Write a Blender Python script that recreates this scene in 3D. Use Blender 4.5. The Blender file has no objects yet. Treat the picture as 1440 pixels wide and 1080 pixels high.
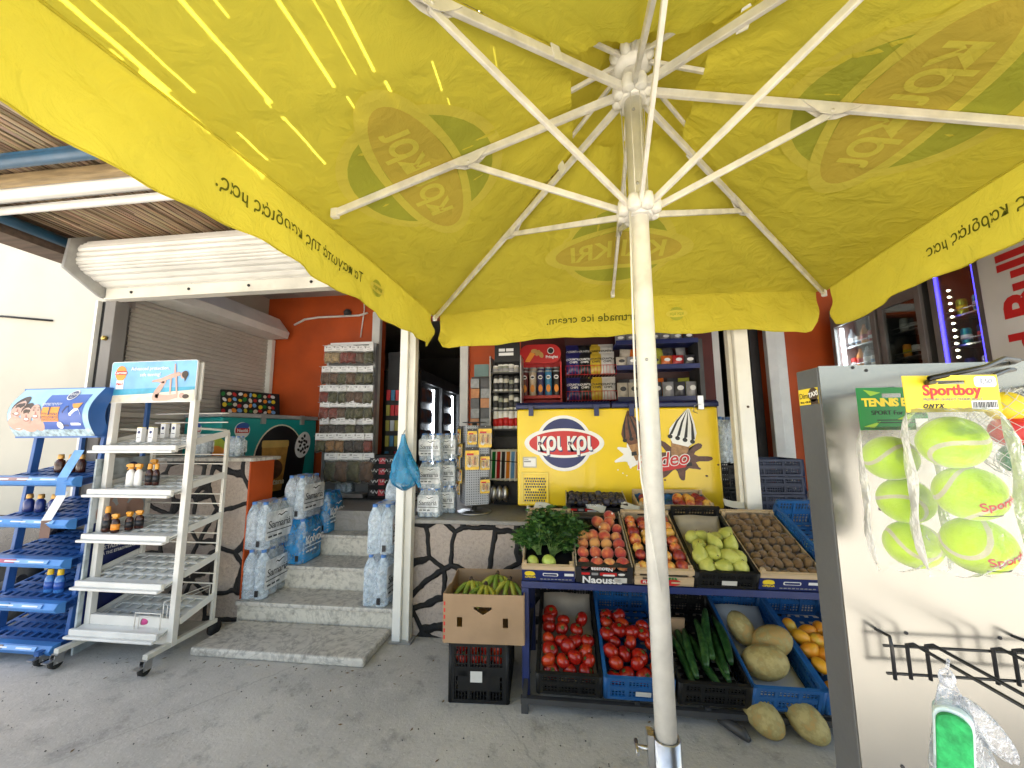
import bpy, bmesh, math, random
from mathutils import Vector as V, Matrix as MX
RD = random.Random(11)
SC = bpy.context.scene
COL = SC.collection
PI = math.pi
rad = math.radians

# ---------------------------------------------------------------- survey: bearings from the tripod point to the place
F_ = 541.; H_ = 1.45; YAW = rad(7); PITCH = rad(7.3); ROLL = rad(0.4)
def ray(px, py):
    a = px-720.; b = 540.-py
    c, s = math.cos(ROLL), math.sin(ROLL)
    a, b = a*c+b*s, -a*s+b*c
    y = F_*math.cos(PITCH)-b*math.sin(PITCH); z = F_*math.sin(PITCH)+b*math.cos(PITCH)
    return V((a*math.cos(YAW)-y*math.sin(YAW), a*math.sin(YAW)+y*math.cos(YAW), z))
def onz(px, py, z):
    r = ray(px, py); return V((0, 0, H_))+r*((z-H_)/r.z)
def ony(px, py, Y):
    r = ray(px, py); return V((0, 0, H_))+r*(Y/r.y)
def onx(px, py, X):
    r = ray(px, py); return V((0, 0, H_))+r*(X/r.x)

# ---------------------------------------------------------------- materials
def lin(c):
    return tuple(c)+(1,) if len(c) == 3 else tuple(c)
def nt(name):
    m = bpy.data.materials.new(name); m.use_nodes = True
    t = m.node_tree; t.nodes.clear()
    return m, t, t.nodes, t.links
def mat(name, col, rough=.5, var=.12, scale=6., metal=0., bump=0., bscale=80., spec=.5, coat=0., trans=0., emit=0., ecol=None,
        col2=None, rnd=0., stretch=None, detail=4., alpha=1., sheen=0., sss=0., dirt=0.):
    m, t, N, L = nt(name)
    out = N.new('ShaderNodeOutputMaterial'); p = N.new('ShaderNodeBsdfPrincipled')
    L.new(p.outputs[0], out.inputs[0])
    tc = N.new('ShaderNodeTexCoord'); src = tc.outputs['Object']
    if stretch:
        mp = N.new('ShaderNodeMapping'); mp.inputs['Scale'].default_value = stretch; L.new(src, mp.inputs[0]); src = mp.outputs[0]
    n = N.new('ShaderNodeTexNoise'); n.inputs['Scale'].default_value = scale; n.inputs['Detail'].default_value = detail
    L.new(src, n.inputs['Vector'])
    oi = N.new('ShaderNodeObjectInfo')
    mx = N.new('ShaderNodeMix'); mx.data_type = 'RGBA'
    c2 = col2 if col2 else tuple(max(0, c*(1-2*var)) for c in col[:3])
    c1 = col if col2 else tuple(min(1, c*(1+var*.6)) for c in col[:3])
    mx.inputs['A'].default_value = lin(c1); mx.inputs['B'].default_value = lin(c2)
    rmp = N.new('ShaderNodeMapRange'); rmp.inputs['From Min'].default_value = .35; rmp.inputs['From Max'].default_value = .7
    ad = N.new('ShaderNodeMath'); ad.operation = 'MULTIPLY_ADD'
    L.new(oi.outputs['Random'], ad.inputs[0]); ad.inputs[1].default_value = rnd; L.new(n.outputs['Fac'], ad.inputs[2])
    sb = N.new('ShaderNodeMath'); sb.operation = 'SUBTRACT'; L.new(ad.outputs[0], sb.inputs[0]); sb.inputs[1].default_value = rnd*.5
    L.new(sb.outputs[0], rmp.inputs['Value']); L.new(rmp.outputs[0], mx.inputs['Factor'])
    csrc = mx.outputs['Result']
    if dirt:
        n3 = N.new('ShaderNodeTexNoise'); n3.inputs['Scale'].default_value = 1.7; n3.inputs['Detail'].default_value = 9; n3.inputs['Roughness'].default_value = .7
        L.new(src, n3.inputs['Vector'])
        r3 = N.new('ShaderNodeMapRange'); r3.inputs['From Min'].default_value = .52; r3.inputs['From Max'].default_value = .78; r3.inputs['To Max'].default_value = dirt
        L.new(n3.outputs['Fac'], r3.inputs['Value'])
        m3 = N.new('ShaderNodeMix'); m3.data_type = 'RGBA'; L.new(csrc, m3.inputs['A']); m3.inputs['B'].default_value = (.12, .1, .075, 1)
        L.new(r3.outputs[0], m3.inputs['Factor']); csrc = m3.outputs['Result']
    L.new(csrc, p.inputs['Base Color'])
    rr = N.new('ShaderNodeMapRange'); rr.inputs['To Min'].default_value = max(.02, rough-.08); rr.inputs['To Max'].default_value = min(1, rough+.1)
    L.new(n.outputs['Fac'], rr.inputs['Value']); L.new(rr.outputs[0], p.inputs['Roughness'])
    p.inputs['Metallic'].default_value = metal
    p.inputs['Specular IOR Level'].default_value = spec
    p.inputs['Coat Weight'].default_value = coat
    p.inputs['Transmission Weight'].default_value = trans
    p.inputs['Alpha'].default_value = alpha
    if sheen: p.inputs['Sheen Weight'].default_value = sheen
    if sss:
        p.inputs['Subsurface Weight'].default_value = sss; p.inputs['Subsurface Radius'].default_value = (.01, .004, .002)
    if emit:
        p.inputs['Emission Color'].default_value = lin(ecol or col); p.inputs['Emission Strength'].default_value = emit
    if bump:
        n2 = N.new('ShaderNodeTexNoise'); n2.inputs['Scale'].default_value = bscale; n2.inputs['Detail'].default_value = 3
        L.new(src, n2.inputs['Vector'])
        b = N.new('ShaderNodeBump'); b.inputs['Strength'].default_value = bump; b.inputs['Distance'].default_value = .01
        L.new(n2.outputs['Fac'], b.inputs['Height']); L.new(b.outputs[0], p.inputs['Normal'])
    return m
def film_mat(name, col=(.95, .97, 1), opac=.3, rough=.12, bump=.5, bscale=25.):
    """clear plastic film: mostly see-through, wrinkled gloss"""
    m, t, N, L = nt(name)
    out = N.new('ShaderNodeOutputMaterial'); tr = N.new('ShaderNodeBsdfTransparent'); p = N.new('ShaderNodeBsdfPrincipled'); mx = N.new('ShaderNodeMixShader')
    p.inputs['Base Color'].default_value = lin(col); p.inputs['Roughness'].default_value = rough
    tc = N.new('ShaderNodeTexCoord')
    n2 = N.new('ShaderNodeTexNoise'); n2.inputs['Scale'].default_value = bscale; n2.inputs['Detail'].default_value = 3
    L.new(tc.outputs['Object'], n2.inputs['Vector'])
    b = N.new('ShaderNodeBump'); b.inputs['Strength'].default_value = bump; b.inputs['Distance'].default_value = .02
    L.new(n2.outputs['Fac'], b.inputs['Height']); L.new(b.outputs[0], p.inputs['Normal'])
    fr = N.new('ShaderNodeFresnel'); fr.inputs['IOR'].default_value = 1.4; L.new(b.outputs[0], fr.inputs['Normal'])
    rg = N.new('ShaderNodeMapRange'); rg.inputs['From Min'].default_value = .4; rg.inputs['From Max'].default_value = .75
    rg.inputs['To Min'].default_value = opac*.6; rg.inputs['To Max'].default_value = min(1, opac*1.8)
    L.new(n2.outputs['Fac'], rg.inputs['Value'])
    ad = N.new('ShaderNodeMath'); ad.operation = 'ADD'; ad.use_clamp = True
    L.new(fr.outputs[0], ad.inputs[0]); L.new(rg.outputs[0], ad.inputs[1])
    L.new(ad.outputs[0], mx.inputs[0]); L.new(tr.outputs[0], mx.inputs[1]); L.new(p.outputs[0], mx.inputs[2]); L.new(mx.outputs[0], out.inputs[0])
    return m
def cloth_mat(name, col, tcol, tr=.5, wr=.25):
    """woven cloth that lets light through"""
    m, t, N, L = nt(name)
    out = N.new('ShaderNodeOutputMaterial'); d = N.new('ShaderNodeBsdfDiffuse'); r = N.new('ShaderNodeBsdfTranslucent'); mx = N.new('ShaderNodeMixShader')
    tc = N.new('ShaderNodeTexCoord')
    n = N.new('ShaderNodeTexNoise'); n.inputs['Scale'].default_value = 2.2; n.inputs['Detail'].default_value = 6
    L.new(tc.outputs['Object'], n.inputs['Vector'])
    for sh, c in ((d, col), (r, tcol)):
        mc = N.new('ShaderNodeMix'); mc.data_type = 'RGBA'; mc.inputs['A'].default_value = lin(c); mc.inputs['B'].default_value = lin(tuple(k*.70 for k in c))
        L.new(n.outputs['Fac'], mc.inputs['Factor']); L.new(mc.outputs['Result'], sh.inputs['Color'])
    w1 = N.new('ShaderNodeTexNoise'); w1.inputs['Scale'].default_value = 420; w1.inputs['Detail'].default_value = 1
    L.new(tc.outputs['Object'], w1.inputs['Vector'])
    w2 = N.new('ShaderNodeTexNoise'); w2.inputs['Scale'].default_value = 9; w2.inputs['Detail'].default_value = 5; w2.inputs['Distortion'].default_value = .8
    L.new(tc.outputs['Object'], w2.inputs['Vector'])
    b1 = N.new('ShaderNodeBump'); b1.inputs['Strength'].default_value = .25; b1.inputs['Distance'].default_value = .003; L.new(w1.outputs['Fac'], b1.inputs['Height'])
    b2 = N.new('ShaderNodeBump'); b2.inputs['Strength'].default_value = wr; b2.inputs['Distance'].default_value = .05
    L.new(w2.outputs['Fac'], b2.inputs['Height']); L.new(b1.outputs[0], b2.inputs['Normal'])
    L.new(b2.outputs[0], d.inputs['Normal']); L.new(b2.outputs[0], r.inputs['Normal'])
    mx.inputs[0].default_value = tr
    L.new(d.outputs[0], mx.inputs[1]); L.new(r.outputs[0], mx.inputs[2]); L.new(mx.outputs[0], out.inputs[0])
    return m
M = {}

# ---------------------------------------------------------------- mesh building
def rotx(a): return MX.Rotation(a, 3, 'X')
def roty(a): return MX.Rotation(a, 3, 'Y')
def rotz(a): return MX.Rotation(a, 3, 'Z')
def frame(o, ex, ey):
    ex = V(ex).normalized(); ey = V(ey); ez = ex.cross(ey).normalized(); ey = ez.cross(ex)
    m = MX.Identity(4)
    for i in range(3):
        m[i][0], m[i][1], m[i][2], m[i][3] = ex[i], ey[i], ez[i], o[i]
    return m
def FY(x, y, z): return frame((x, y, z), (1, 0, 0), (0, 0, 1))      # a face that looks towards the street
class MB:
    def __init__(s): s.v = []; s.f = []; s.m = []; s.s = []; s.cur = 0
    def add(s, vs, fs, sm=False):
        k = len(s.v); s.v += [tuple(x) for x in vs]
        for f in fs: s.f.append(tuple(i+k for i in f)); s.m.append(s.cur); s.s.append(sm)
        return s
    def bx(s, x0, x1, y0, y1, z0, z1, X=None):
        vs = [V((x, y, z)) for x in (x0, x1) for y in (y0, y1) for z in (z0, z1)]
        if X is not None: vs = [X @ q for q in vs]
        return s.add(vs, [(0, 1, 3, 2), (4, 6, 7, 5), (0, 4, 5, 1), (2, 3, 7, 6), (0, 2, 6, 4), (1, 5, 7, 3)])
    def bar(s, a, b, w, h=None, up=(0, 0, 1)):
        """rectangular bar from a to b"""
        a, b = V(a), V(b); h = w if h is None else h
        d = (b-a); l = d.length; d.normalize(); u = V(up)
        if abs(d.dot(u)) > .98: u = V((0, 1, 0))
        sx = d.cross(u).normalized(); u = sx.cross(d)
        vs = [a+d*(l*k)+sx*(w/2*i)+u*(h/2*j) for k in (0, 1) for i in (-1, 1) for j in (-1, 1)]
        return s.add(vs, [(0, 1, 3, 2), (4, 6, 7, 5), (0, 4, 5, 1), (2, 3, 7, 6), (0, 2, 6, 4), (1, 5, 7, 3)])
    def tube(s, pts, r, n=8, closed=False):
        pts = [V(p) for p in pts]; k0 = len(pts)
        rs = r if isinstance(r, (list, tuple)) else [r]*k0
        vs = []; pu = None
        for i, p in enumerate(pts):
            if closed: d = pts[(i+1) % k0]-pts[i-1]
            else: d = pts[min(i+1, k0-1)]-pts[max(i-1, 0)]
            d.normalize()
            u = V((0, 0, 1)) if pu is None else pu
            if abs(d.dot(u)) > .95: u = V((1, 0, 0)) if abs(d.x) < .9 else V((0, 1, 0))
            sx = d.cross(u).normalized(); u = sx.cross(d).normalized(); pu = u
            vs += [p+(sx*math.cos(2*PI*j/n)+u*math.sin(2*PI*j/n))*rs[i] for j in range(n)]
        fs = []
        for i in range(k0 if closed else k0-1):
            a, b = i*n, ((i+1) % k0)*n
            fs += [(a+j, a+(j+1) % n, b+(j+1) % n, b+j) for j in range(n)]
        s.add(vs, fs, True)
        if not closed:
            s.add(vs[:n], [tuple(range(n))]); s.add(vs[-n:], [tuple(range(n))])
        return s
    def lathe(s, prof, n=16, X=None, sm=True, sq=1.):
        vs = []; fs = []
        for r, z in prof:
            vs += [V((r*math.cos(2*PI*j/n), r*sq*math.sin(2*PI*j/n), z)) for j in range(n)]
        for i in range(len(prof)-1):
            a, b = i*n, (i+1)*n
            fs += [(a+j, a+(j+1) % n, b+(j+1) % n, b+j) for j in range(n)]
        if X is not None: vs = [X @ q for q in vs]
        s.add(vs, fs, sm)
        if prof[0][0] > 1e-5: s.add(vs[:n], [tuple(range(n))])
        if prof[-1][0] > 1e-5: s.add(vs[-n:], [tuple(range(n))])
        return s
    def prism(s, poly, X, d0, d1=None):
        """poly in the XY of frame X, from depth d0 to d1 along its normal"""
        if d1 is None: d0, d1 = 0, d0
        n = len(poly)
        vs = [X @ V((p[0], p[1], d0)) for p in poly]+[X @ V((p[0], p[1], d1)) for p in poly]
        fs = [tuple(range(n))[::-1], tuple(range(n, 2*n))]+[(i, (i+1) % n, (i+1) % n+n, i+n) for i in range(n)]
        return s.add(vs, fs)
    def ell(s, X, cx, cy, rx, ry, d0, d1, n=28, rot=0, a0=0, a1=2*PI):
        full = abs(a1-a0-2*PI) < 1e-6
        pts = []
        for i in range(n if full else n+1):
            a = a0+(a1-a0)*i/n
            x, y = rx*math.cos(a), ry*math.sin(a)
            pts.append((cx+x*math.cos(rot)-y*math.sin(rot), cy+x*math.sin(rot)+y*math.cos(rot)))
        return s.prism(pts, X, d0, d1)
    def rect(s, X, x0, x1, y0, y1, d0, d1, r=0):
        if r <= 0: return s.prism([(x0, y0), (x1, y0), (x1, y1), (x0, y1)], X, d0, d1)
        pts = []
        for cx, cy, a in ((x1-r, y0+r, -PI/2), (x1-r, y1-r, 0), (x0+r, y1-r, PI/2), (x0+r, y0+r, PI)):
            pts += [(cx+r*math.cos(a+PI/2*k/5), cy+r*math.sin(a+PI/2*k/5)) for k in range(6)]
        return s.prism(pts, X, d0, d1)
    def grid(s, fn, nu, nv, sm=True):
        vs = [fn(i/nu, j/nv) for j in range(nv+1) for i in range(nu+1)]
        fs = [(j*(nu+1)+i, j*(nu+1)+i+1, (j+1)*(nu+1)+i+1, (j+1)*(nu+1)+i) for j in range(nv) for i in range(nu)]
        return s.add(vs, fs, sm)
    def ball(s, c, r, nu=14, nv=9, sx=1, sy=1, sz=1, R=None, fn=None):
        vs = []; fs = []
        for j in range(nv+1):
            th = PI*j/nv
            for i in range(nu):
                ph = 2*PI*i/nu
                d = V((math.sin(th)*math.cos(ph), math.sin(th)*math.sin(ph), math.cos(th)))
                k = fn(d, th, ph) if fn else 1
                q = V((d.x*sx, d.y*sy, d.z*sz))*(r*k)
                if R is not None: q = R @ q
                vs.append(q+V(c))
        for j in range(nv):
            for i in range(nu):
                a, b = j*nu+i, j*nu+(i+1) % nu
                if j == 0: fs.append((a, b+nu, a+nu)[::1])
                elif j == nv-1: fs.append((a, b, a+nu))
                else: fs.append((a, b, b+nu, a+nu))
        return s.add(vs, fs, True)
    def mesh(s, name, mats):
        me = bpy.data.meshes.new(name)
        me.from_pydata([tuple(q) for q in s.v], [], s.f)
        for m_ in (mats if isinstance(mats, (list, tuple)) else [mats]): me.materials.append(m_)
        me.polygons.foreach_set('material_index', s.m); me.polygons.foreach_set('use_smooth', s.s)
        b = bmesh.new(); b.from_mesh(me)
        bmesh.ops.remove_doubles(b, verts=b.verts, dist=1e-6) if len(b.verts) < 6000 else None
        bmesh.ops.recalc_face_normals(b, faces=b.faces); b.to_mesh(me); b.free()
        me.update(); return me
    def build(s, name, mats, parent=None, w=False, bevel=0, seg=2, sub=0):
        if w and parent is not None:
            o = parent.matrix_basis.inverted(); s.v = [tuple(o @ V(q)) for q in s.v]
        ob = bpy.data.objects.new(name, s.mesh(name, mats)); COL.objects.link(ob)
        if parent is not None: ob.parent = parent
        if bevel:
            m = ob.modifiers.new('bevel', 'BEVEL'); m.width = bevel; m.segments = seg; m.limit_method = 'ANGLE'; m.angle_limit = rad(40)
        if sub:
            m = ob.modifiers.new('sub', 'SUBSURF'); m.levels = m.render_levels = sub
        return ob
def tag(o, label=None, cat=None, group=None, kind=None):
    if label: o['label'] = label
    if cat: o['category'] = cat
    if group: o['group'] = group
    if kind: o['kind'] = kind
    return o
def thing(name, label, cat, loc=(0, 0, 0), rz=0, group=None, rot=None):
    o = bpy.data.objects.new(name, None); COL.objects.link(o)
    o.empty_display_size = .1
    o.location = loc; o.rotation_euler = rot if rot is not None else (0, 0, rz)
    o.matrix_basis = MX.LocRotScale(V(loc), o.rotation_euler, None)
    return tag(o, label, cat, group)
def struct(name, mb, m, **k): return tag(mb.build(name, m, **k), kind='structure')
KIDS = {}
def dup(root, loc, rz=0, label=None, group=None, rot=None, scale=None):
    r = root.copy(); COL.objects.link(r); r.location = loc
    r.rotation_euler = rot if rot is not None else (0, 0, rz)
    if scale: r.scale = scale
    if label: r['label'] = label
    if group: r['group'] = group
    for ch in [c for c in root.children]:
        c = ch.copy(); COL.objects.link(c); c.parent = r
        for g in [q for q in ch.children]:
            d = g.copy(); COL.objects.link(d); d.parent = c
    return r
ORD = ['first', 'second', 'third', 'fourth', 'fifth', 'sixth', 'seventh', 'eighth', 'ninth', 'tenth', 'eleventh', 'twelfth']
def nth(i): return ORD[i]
_tc = {}
def text_mesh(body, size, bold=0., shear=0., ext=.0006, spacing=1., align='CENTER'):
    k = (body, size, bold, shear, ext, spacing, align)
    if k in _tc: return _tc[k]
    c = bpy.data.curves.new('lettering', 'FONT'); c.body = body; c.size = size; c.resolution_u = 3
    c.offset = bold*size; c.shear = shear; c.extrude = ext; c.space_character = spacing; c.align_x = align; c.align_y = 'CENTER'
    o = bpy.data.objects.new('lettering', c); COL.objects.link(o)
    bpy.context.view_layer.update()
    me = bpy.data.meshes.new_from_object(o.evaluated_get(bpy.context.evaluated_depsgraph_get()))
    bpy.data.objects.remove(o); bpy.data.curves.remove(c)
    _tc[k] = me; return me
def text(body, size, X, m, parent=None, name='lettering', w=False, off=.001, **kw):
    """lettering that lies on the face whose frame is X"""
    me = text_mesh(body, size, **kw).copy(); me.materials.clear(); me.materials.append(m)
    X = X @ MX.Translation((0, 0, off))
    if w and parent is not None: X = parent.matrix_basis.inverted() @ X
    me.transform(X)
    o = bpy.data.objects.new(name, me); COL.objects.link(o)
    if parent is not None: o.parent = parent
    return o
def wall_with_holes(mb, X, x0, x1, y0, y1, d, holes):
    """a slab in frame X with rectangular openings"""
    xs = sorted({x0, x1}|{max(x0, min(x1, q)) for h in holes for q in h[:2]}); ys = sorted({y0, y1}|{max(y0, min(y1, q)) for h in holes for q in h[2:]})
    for i in range(len(xs)-1):
        run = None
        for j in range(len(ys)-1):
            cx, cy = (xs[i]+xs[i+1])/2, (ys[j]+ys[j+1])/2
            if not any(h[0] < cx < h[1] and h[2] < cy < h[3] for h in holes):
                mb.rect(X, xs[i], xs[i+1], ys[j], ys[j+1], 0, d)
    return mb
# ---------------------------------------------------------------- palette
M['white_paint'] = mat('white_paint', (.78, .77, .72), .45, .06, 3, bump=.05, dirt=.25)
M['white_metal'] = mat('white_metal', (.72, .70, .65), .35, .06, 5, dirt=.2)
M['cream_metal'] = mat('cream_metal', (.66, .64, .57), .4, .07, 4, bump=.03, dirt=.3)
M['grey_metal'] = mat('grey_metal', (.42, .42, .41), .38, .1, 9, metal=.6)
M['steel'] = mat('steel', (.55, .55, .55), .3, .12, 14, metal=1., bump=.05)
M['black_metal'] = mat('black_metal', (.012, .012, .013), .35, .2, 20)
M['black'] = mat('black_plastic', (.010, .010, .011), .5, .2, 12, bump=.06, spec=.3)
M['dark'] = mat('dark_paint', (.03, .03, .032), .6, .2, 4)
M['dgrey'] = mat('dark_grey', (.045, .045, .047), .5, .15, 6)
M['rubber'] = mat('rubber', (.02, .02, .02), .75, .2, 30)
M['orange_paint'] = mat('orange_wall_paint', (.52, .078, .006), .62, .12, 2.2, bump=.12, bscale=120, dirt=.18)
M['cream_wall'] = mat('cream_wall_paint', (.50, .47, .39), .8, .04, 1.3, bump=.1, bscale=90, dirt=.06)
M['grey_wall'] = mat('grey_wall_paint', (.2, .19, .18), .8, .1, 1.5, bump=.1, bscale=90)
M['ceil'] = mat('ceiling_paint', (.42, .40, .37), .8, .08, 1.2, dirt=.3)
M['shutter_light'] = mat('light_shutter_slats', (.68, .67, .63), .42, .08, 2.5, bump=.02, dirt=.14, stretch=(1, 3, 3))
M['shutter_grey'] = mat('beige_shutter_slats', (.52, .49, .44), .5, .08, 2, dirt=.15)
M['blue_pipe'] = mat('blue_pipe_paint', (.012, .075, .15), .4, .15, 8, bump=.05, dirt=.3)
M['blue_frame'] = mat('blue_steel_paint', (.012, .025, .12), .42, .15, 8, dirt=.25)
M['brown_wood'] = mat('brown_beam', (.10, .065, .045), .7, .2, 5, stretch=(.3, 6, 6), bump=.2)
M['red'] = mat('red_print', (.55, .02, .02), .4, .06)
M['white'] = mat('white_print', (.8, .8, .79), .45, .04)
M['navy'] = mat('navy_print', (.012, .022, .12), .4, .08)
M['yellow_print'] = mat('yellow_print', (.8, .6, .03), .4, .06)
M['blackprint'] = mat('black_print', (.012, .012, .014), .45, .1)
M['greyprint'] = mat('grey_print', (.3, .3, .3), .5, .1)
M['orange_print'] = mat('orange_print', (.85, .3, .03), .45, .06)
M['skin'] = mat('skin_print', (.56, .36, .29), .45, .08)
M['hair'] = mat('hair_print', (.06, .035, .02), .5, .1)
M['sky_print'] = mat('sky_print', (.2, .45, .8), .35, .1, 9)
M['sea_print'] = mat('sea_print', (.06, .35, .52), .35, .12, 14)
M['sand_print'] = mat('sand_print', (.72, .66, .52), .4, .08, 20)
M['blue_print'] = mat('blue_print', (.03, .1, .42), .35, .08)
M['green_print'] = mat('green_print', (.01, .2, .04), .4, .1)
M['teal'] = mat('teal_freezer_paint', (.01, .28, .27), .3, .06, 3)
def glass_mat():
    m, t, N, L = nt('window_glass'); out = N.new('ShaderNodeOutputMaterial'); tr = N.new('ShaderNodeBsdfTransparent'); g = N.new('ShaderNodeBsdfGlossy'); mx = N.new('ShaderNodeMixShader'); fr = N.new('ShaderNodeFresnel'); k = N.new('ShaderNodeMath'); k.operation = 'MULTIPLY'; k.inputs[1].default_value = .45
    tr.inputs[0].default_value = (.9, .93, .92, 1); g.inputs['Roughness'].default_value = .02; L.new(fr.outputs[0], k.inputs[0]); L.new(k.outputs[0], mx.inputs[0]); L.new(tr.outputs[0], mx.inputs[1]); L.new(g.outputs[0], mx.inputs[2]); L.new(mx.outputs[0], out.inputs[0]); return m
M['glass'] = glass_mat()

def ground_mat():
    m, t, N, L = nt('grey_concrete')
    out = N.new('ShaderNodeOutputMaterial'); p = N.new('ShaderNodeBsdfPrincipled'); L.new(p.outputs[0], out.inputs[0])
    tc = N.new('ShaderNodeTexCoord')
    def noise(sc, de=6, ro=.6):
        n = N.new('ShaderNodeTexNoise'); n.inputs['Scale'].default_value = sc; n.inputs['Detail'].default_value = de; n.inputs['Roughness'].default_value = ro
        L.new(tc.outputs['Object'], n.inputs['Vector']); return n
    def mixc(a, b, fac, f0, f1, amt=1.):
        r = N.new('ShaderNodeMapRange'); r.inputs['From Min'].default_value = f0; r.inputs['From Max'].default_value = f1; r.inputs['To Max'].default_value = amt
        L.new(fac, r.inputs['Value'])
        x = N.new('ShaderNodeMix'); x.data_type = 'RGBA'; L.new(r.outputs[0], x.inputs['Factor'])
        for s, k in (('A', a), ('B', b)):
            if isinstance(k, tuple): x.inputs[s].default_value = lin(k)
            else: L.new(k, x.inputs[s])
        return x.outputs['Result']
    n1, n2, n3, n4 = noise(1.1), noise(5.5, 8, .7), noise(60, 4, .7), noise(.5, 3)
    c = mixc((0.512, 0.493, 0.453), (0.393, 0.381, 0.355), n1.outputs['Fac'], .38, .62)
    c = mixc(c, (0.567, 0.547, 0.505), n2.outputs['Fac'], .54, .68, .6)
    c = mixc(c, (0.208, 0.203, 0.191), n2.outputs['Fac'], .46, .32, .75)
    c = mixc(c, (0.185, 0.182, 0.174), n3.outputs['Fac'], .59, .72, .6)
    c = mixc(c, (0.600, 0.585, 0.546), n3.outputs['Fac'], .42, .30, .7)
    v = N.new('ShaderNodeTexVoronoi'); v.feature = 'DISTANCE_TO_EDGE'; v.inputs['Scale'].default_value = .55
    dn = N.new('ShaderNodeMix'); dn.data_type = 'VECTOR'; dn.inputs['Factor'].default_value = .12
    L.new(tc.outputs['Object'], dn.inputs['A']); L.new(n2.outputs['Color'], dn.inputs['B']); L.new(dn.outputs['Result'], v.inputs['Vector'])
    c = mixc(c, (0.164, 0.162, 0.153), v.outputs['Distance'], .004, .0005, .35)
    gv = N.new('ShaderNodeTexVoronoi'); gv.inputs['Scale'].default_value = 2.6; L.new(tc.outputs['Object'], gv.inputs['Vector'])
    c = mixc(c, (0.131, 0.128, 0.121), gv.outputs['Distance'], .045, .03, .75)
    c = mixc(c, (0.634, 0.612, 0.558), n4.outputs['Fac'], .58, .72, .6)
    L.new(c, p.inputs['Base Color']); p.inputs['Roughness'].default_value = .85
    ad = N.new('ShaderNodeMath'); ad.operation = 'MULTIPLY_ADD'; L.new(n2.outputs['Fac'], ad.inputs[0]); ad.inputs[1].default_value = 1.5; L.new(n3.outputs['Fac'], ad.inputs[2])
    b = N.new('ShaderNodeBump'); b.inputs['Strength'].default_value = .5; b.inputs['Distance'].default_value = .008
    L.new(ad.outputs[0], b.inputs['Height']); L.new(b.outputs[0], p.inputs['Normal'])
    return m
M['ground'] = ground_mat()

def stone_mat():
    """crazy paving: pinkish rough stones between raised black joints"""
    m, t, N, L = nt('crazy_paving')
    out = N.new('ShaderNodeOutputMaterial'); p = N.new('ShaderNodeBsdfPrincipled'); L.new(p.outputs[0], out.inputs[0])
    tc = N.new('ShaderNodeTexCoord'); mp = N.new('ShaderNodeMapping'); mp.inputs['Scale'].default_value = (1, 1, .9); L.new(tc.outputs['Object'], mp.inputs[0])
    n0 = N.new('ShaderNodeTexNoise'); n0.inputs['Scale'].default_value = 7; n0.inputs['Detail'].default_value = 2; L.new(mp.outputs[0], n0.inputs['Vector'])
    dn = N.new('ShaderNodeMix'); dn.data_type = 'VECTOR'; dn.inputs['Factor'].default_value = .05; L.new(mp.outputs[0], dn.inputs['A']); L.new(n0.outputs['Color'], dn.inputs['B'])
    v = N.new('ShaderNodeTexVoronoi'); v.feature = 'DISTANCE_TO_EDGE'; v.inputs['Scale'].default_value = 4.3; v.inputs['Randomness'].default_value = .9
    L.new(dn.outputs['Result'], v.inputs['Vector'])
    v2 = N.new('ShaderNodeTexVoronoi'); v2.inputs['Scale'].default_value = 4.3; v2.inputs['Randomness'].default_value = .9; L.new(dn.outputs['Result'], v2.inputs['Vector'])
    n = N.new('ShaderNodeTexNoise'); n.inputs['Scale'].default_value = 45; n.inputs['Detail'].default_value = 6; n.inputs['Roughness'].default_value = .7; L.new(tc.outputs['Object'], n.inputs['Vector'])
    sp = N.new('ShaderNodeSeparateColor'); L.new(v2.outputs['Color'], sp.inputs[0])
    a = N.new('ShaderNodeMix'); a.data_type = 'RGBA'; a.inputs['A'].default_value = (.56, .47, .40, 1); a.inputs['B'].default_value = (.38, .33, .30, 1); L.new(sp.outputs[0], a.inputs['Factor'])
    r = N.new('ShaderNodeMapRange'); r.inputs['From Min'].default_value = .45; r.inputs['From Max'].default_value = .7; r.inputs['To Max'].default_value = .5; L.new(n.outputs['Fac'], r.inputs['Value'])
    a2 = N.new('ShaderNodeMix'); a2.data_type = 'RGBA'; L.new(a.outputs['Result'], a2.inputs['A']); a2.inputs['B'].default_value = (.26, .22, .20, 1); L.new(r.outputs[0], a2.inputs['Factor'])
    e = N.new('ShaderNodeMapRange'); e.inputs['From Min'].default_value = .062; e.inputs['From Max'].default_value = .07; L.new(v.outputs['Distance'], e.inputs['Value'])
    f = N.new('ShaderNodeMix'); f.data_type = 'RGBA'; f.inputs['A'].default_value = (.014, .014, .015, 1); L.new(a2.outputs['Result'], f.inputs['B']); L.new(e.outputs[0], f.inputs['Factor'])
    L.new(f.outputs['Result'], p.inputs['Base Color'])
    rr = N.new('ShaderNodeMapRange'); rr.inputs['To Min'].default_value = .5; rr.inputs['To Max'].default_value = .9; L.new(e.outputs[0], rr.inputs['Value']); L.new(rr.outputs[0], p.inputs['Roughness'])
    h = N.new('ShaderNodeMapRange'); h.inputs['From Min'].default_value = .03; h.inputs['From Max'].default_value = .075; h.inputs['To Min'].default_value = 1.; h.inputs['To Max'].default_value = 0; L.new(v.outputs['Distance'], h.inputs['Value'])
    ad = N.new('ShaderNodeMath'); ad.operation = 'MULTIPLY_ADD'; L.new(n.outputs['Fac'], ad.inputs[0]); ad.inputs[1].default_value = .8; L.new(h.outputs[0], ad.inputs[2])
    b = N.new('ShaderNodeBump'); b.inputs['Strength'].default_value = 1.; b.inputs['Distance'].default_value = .028; L.new(ad.outputs[0], b.inputs['Height']); L.new(b.outputs[0], p.inputs['Normal'])
    return m
M['stone'] = stone_mat()
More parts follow.
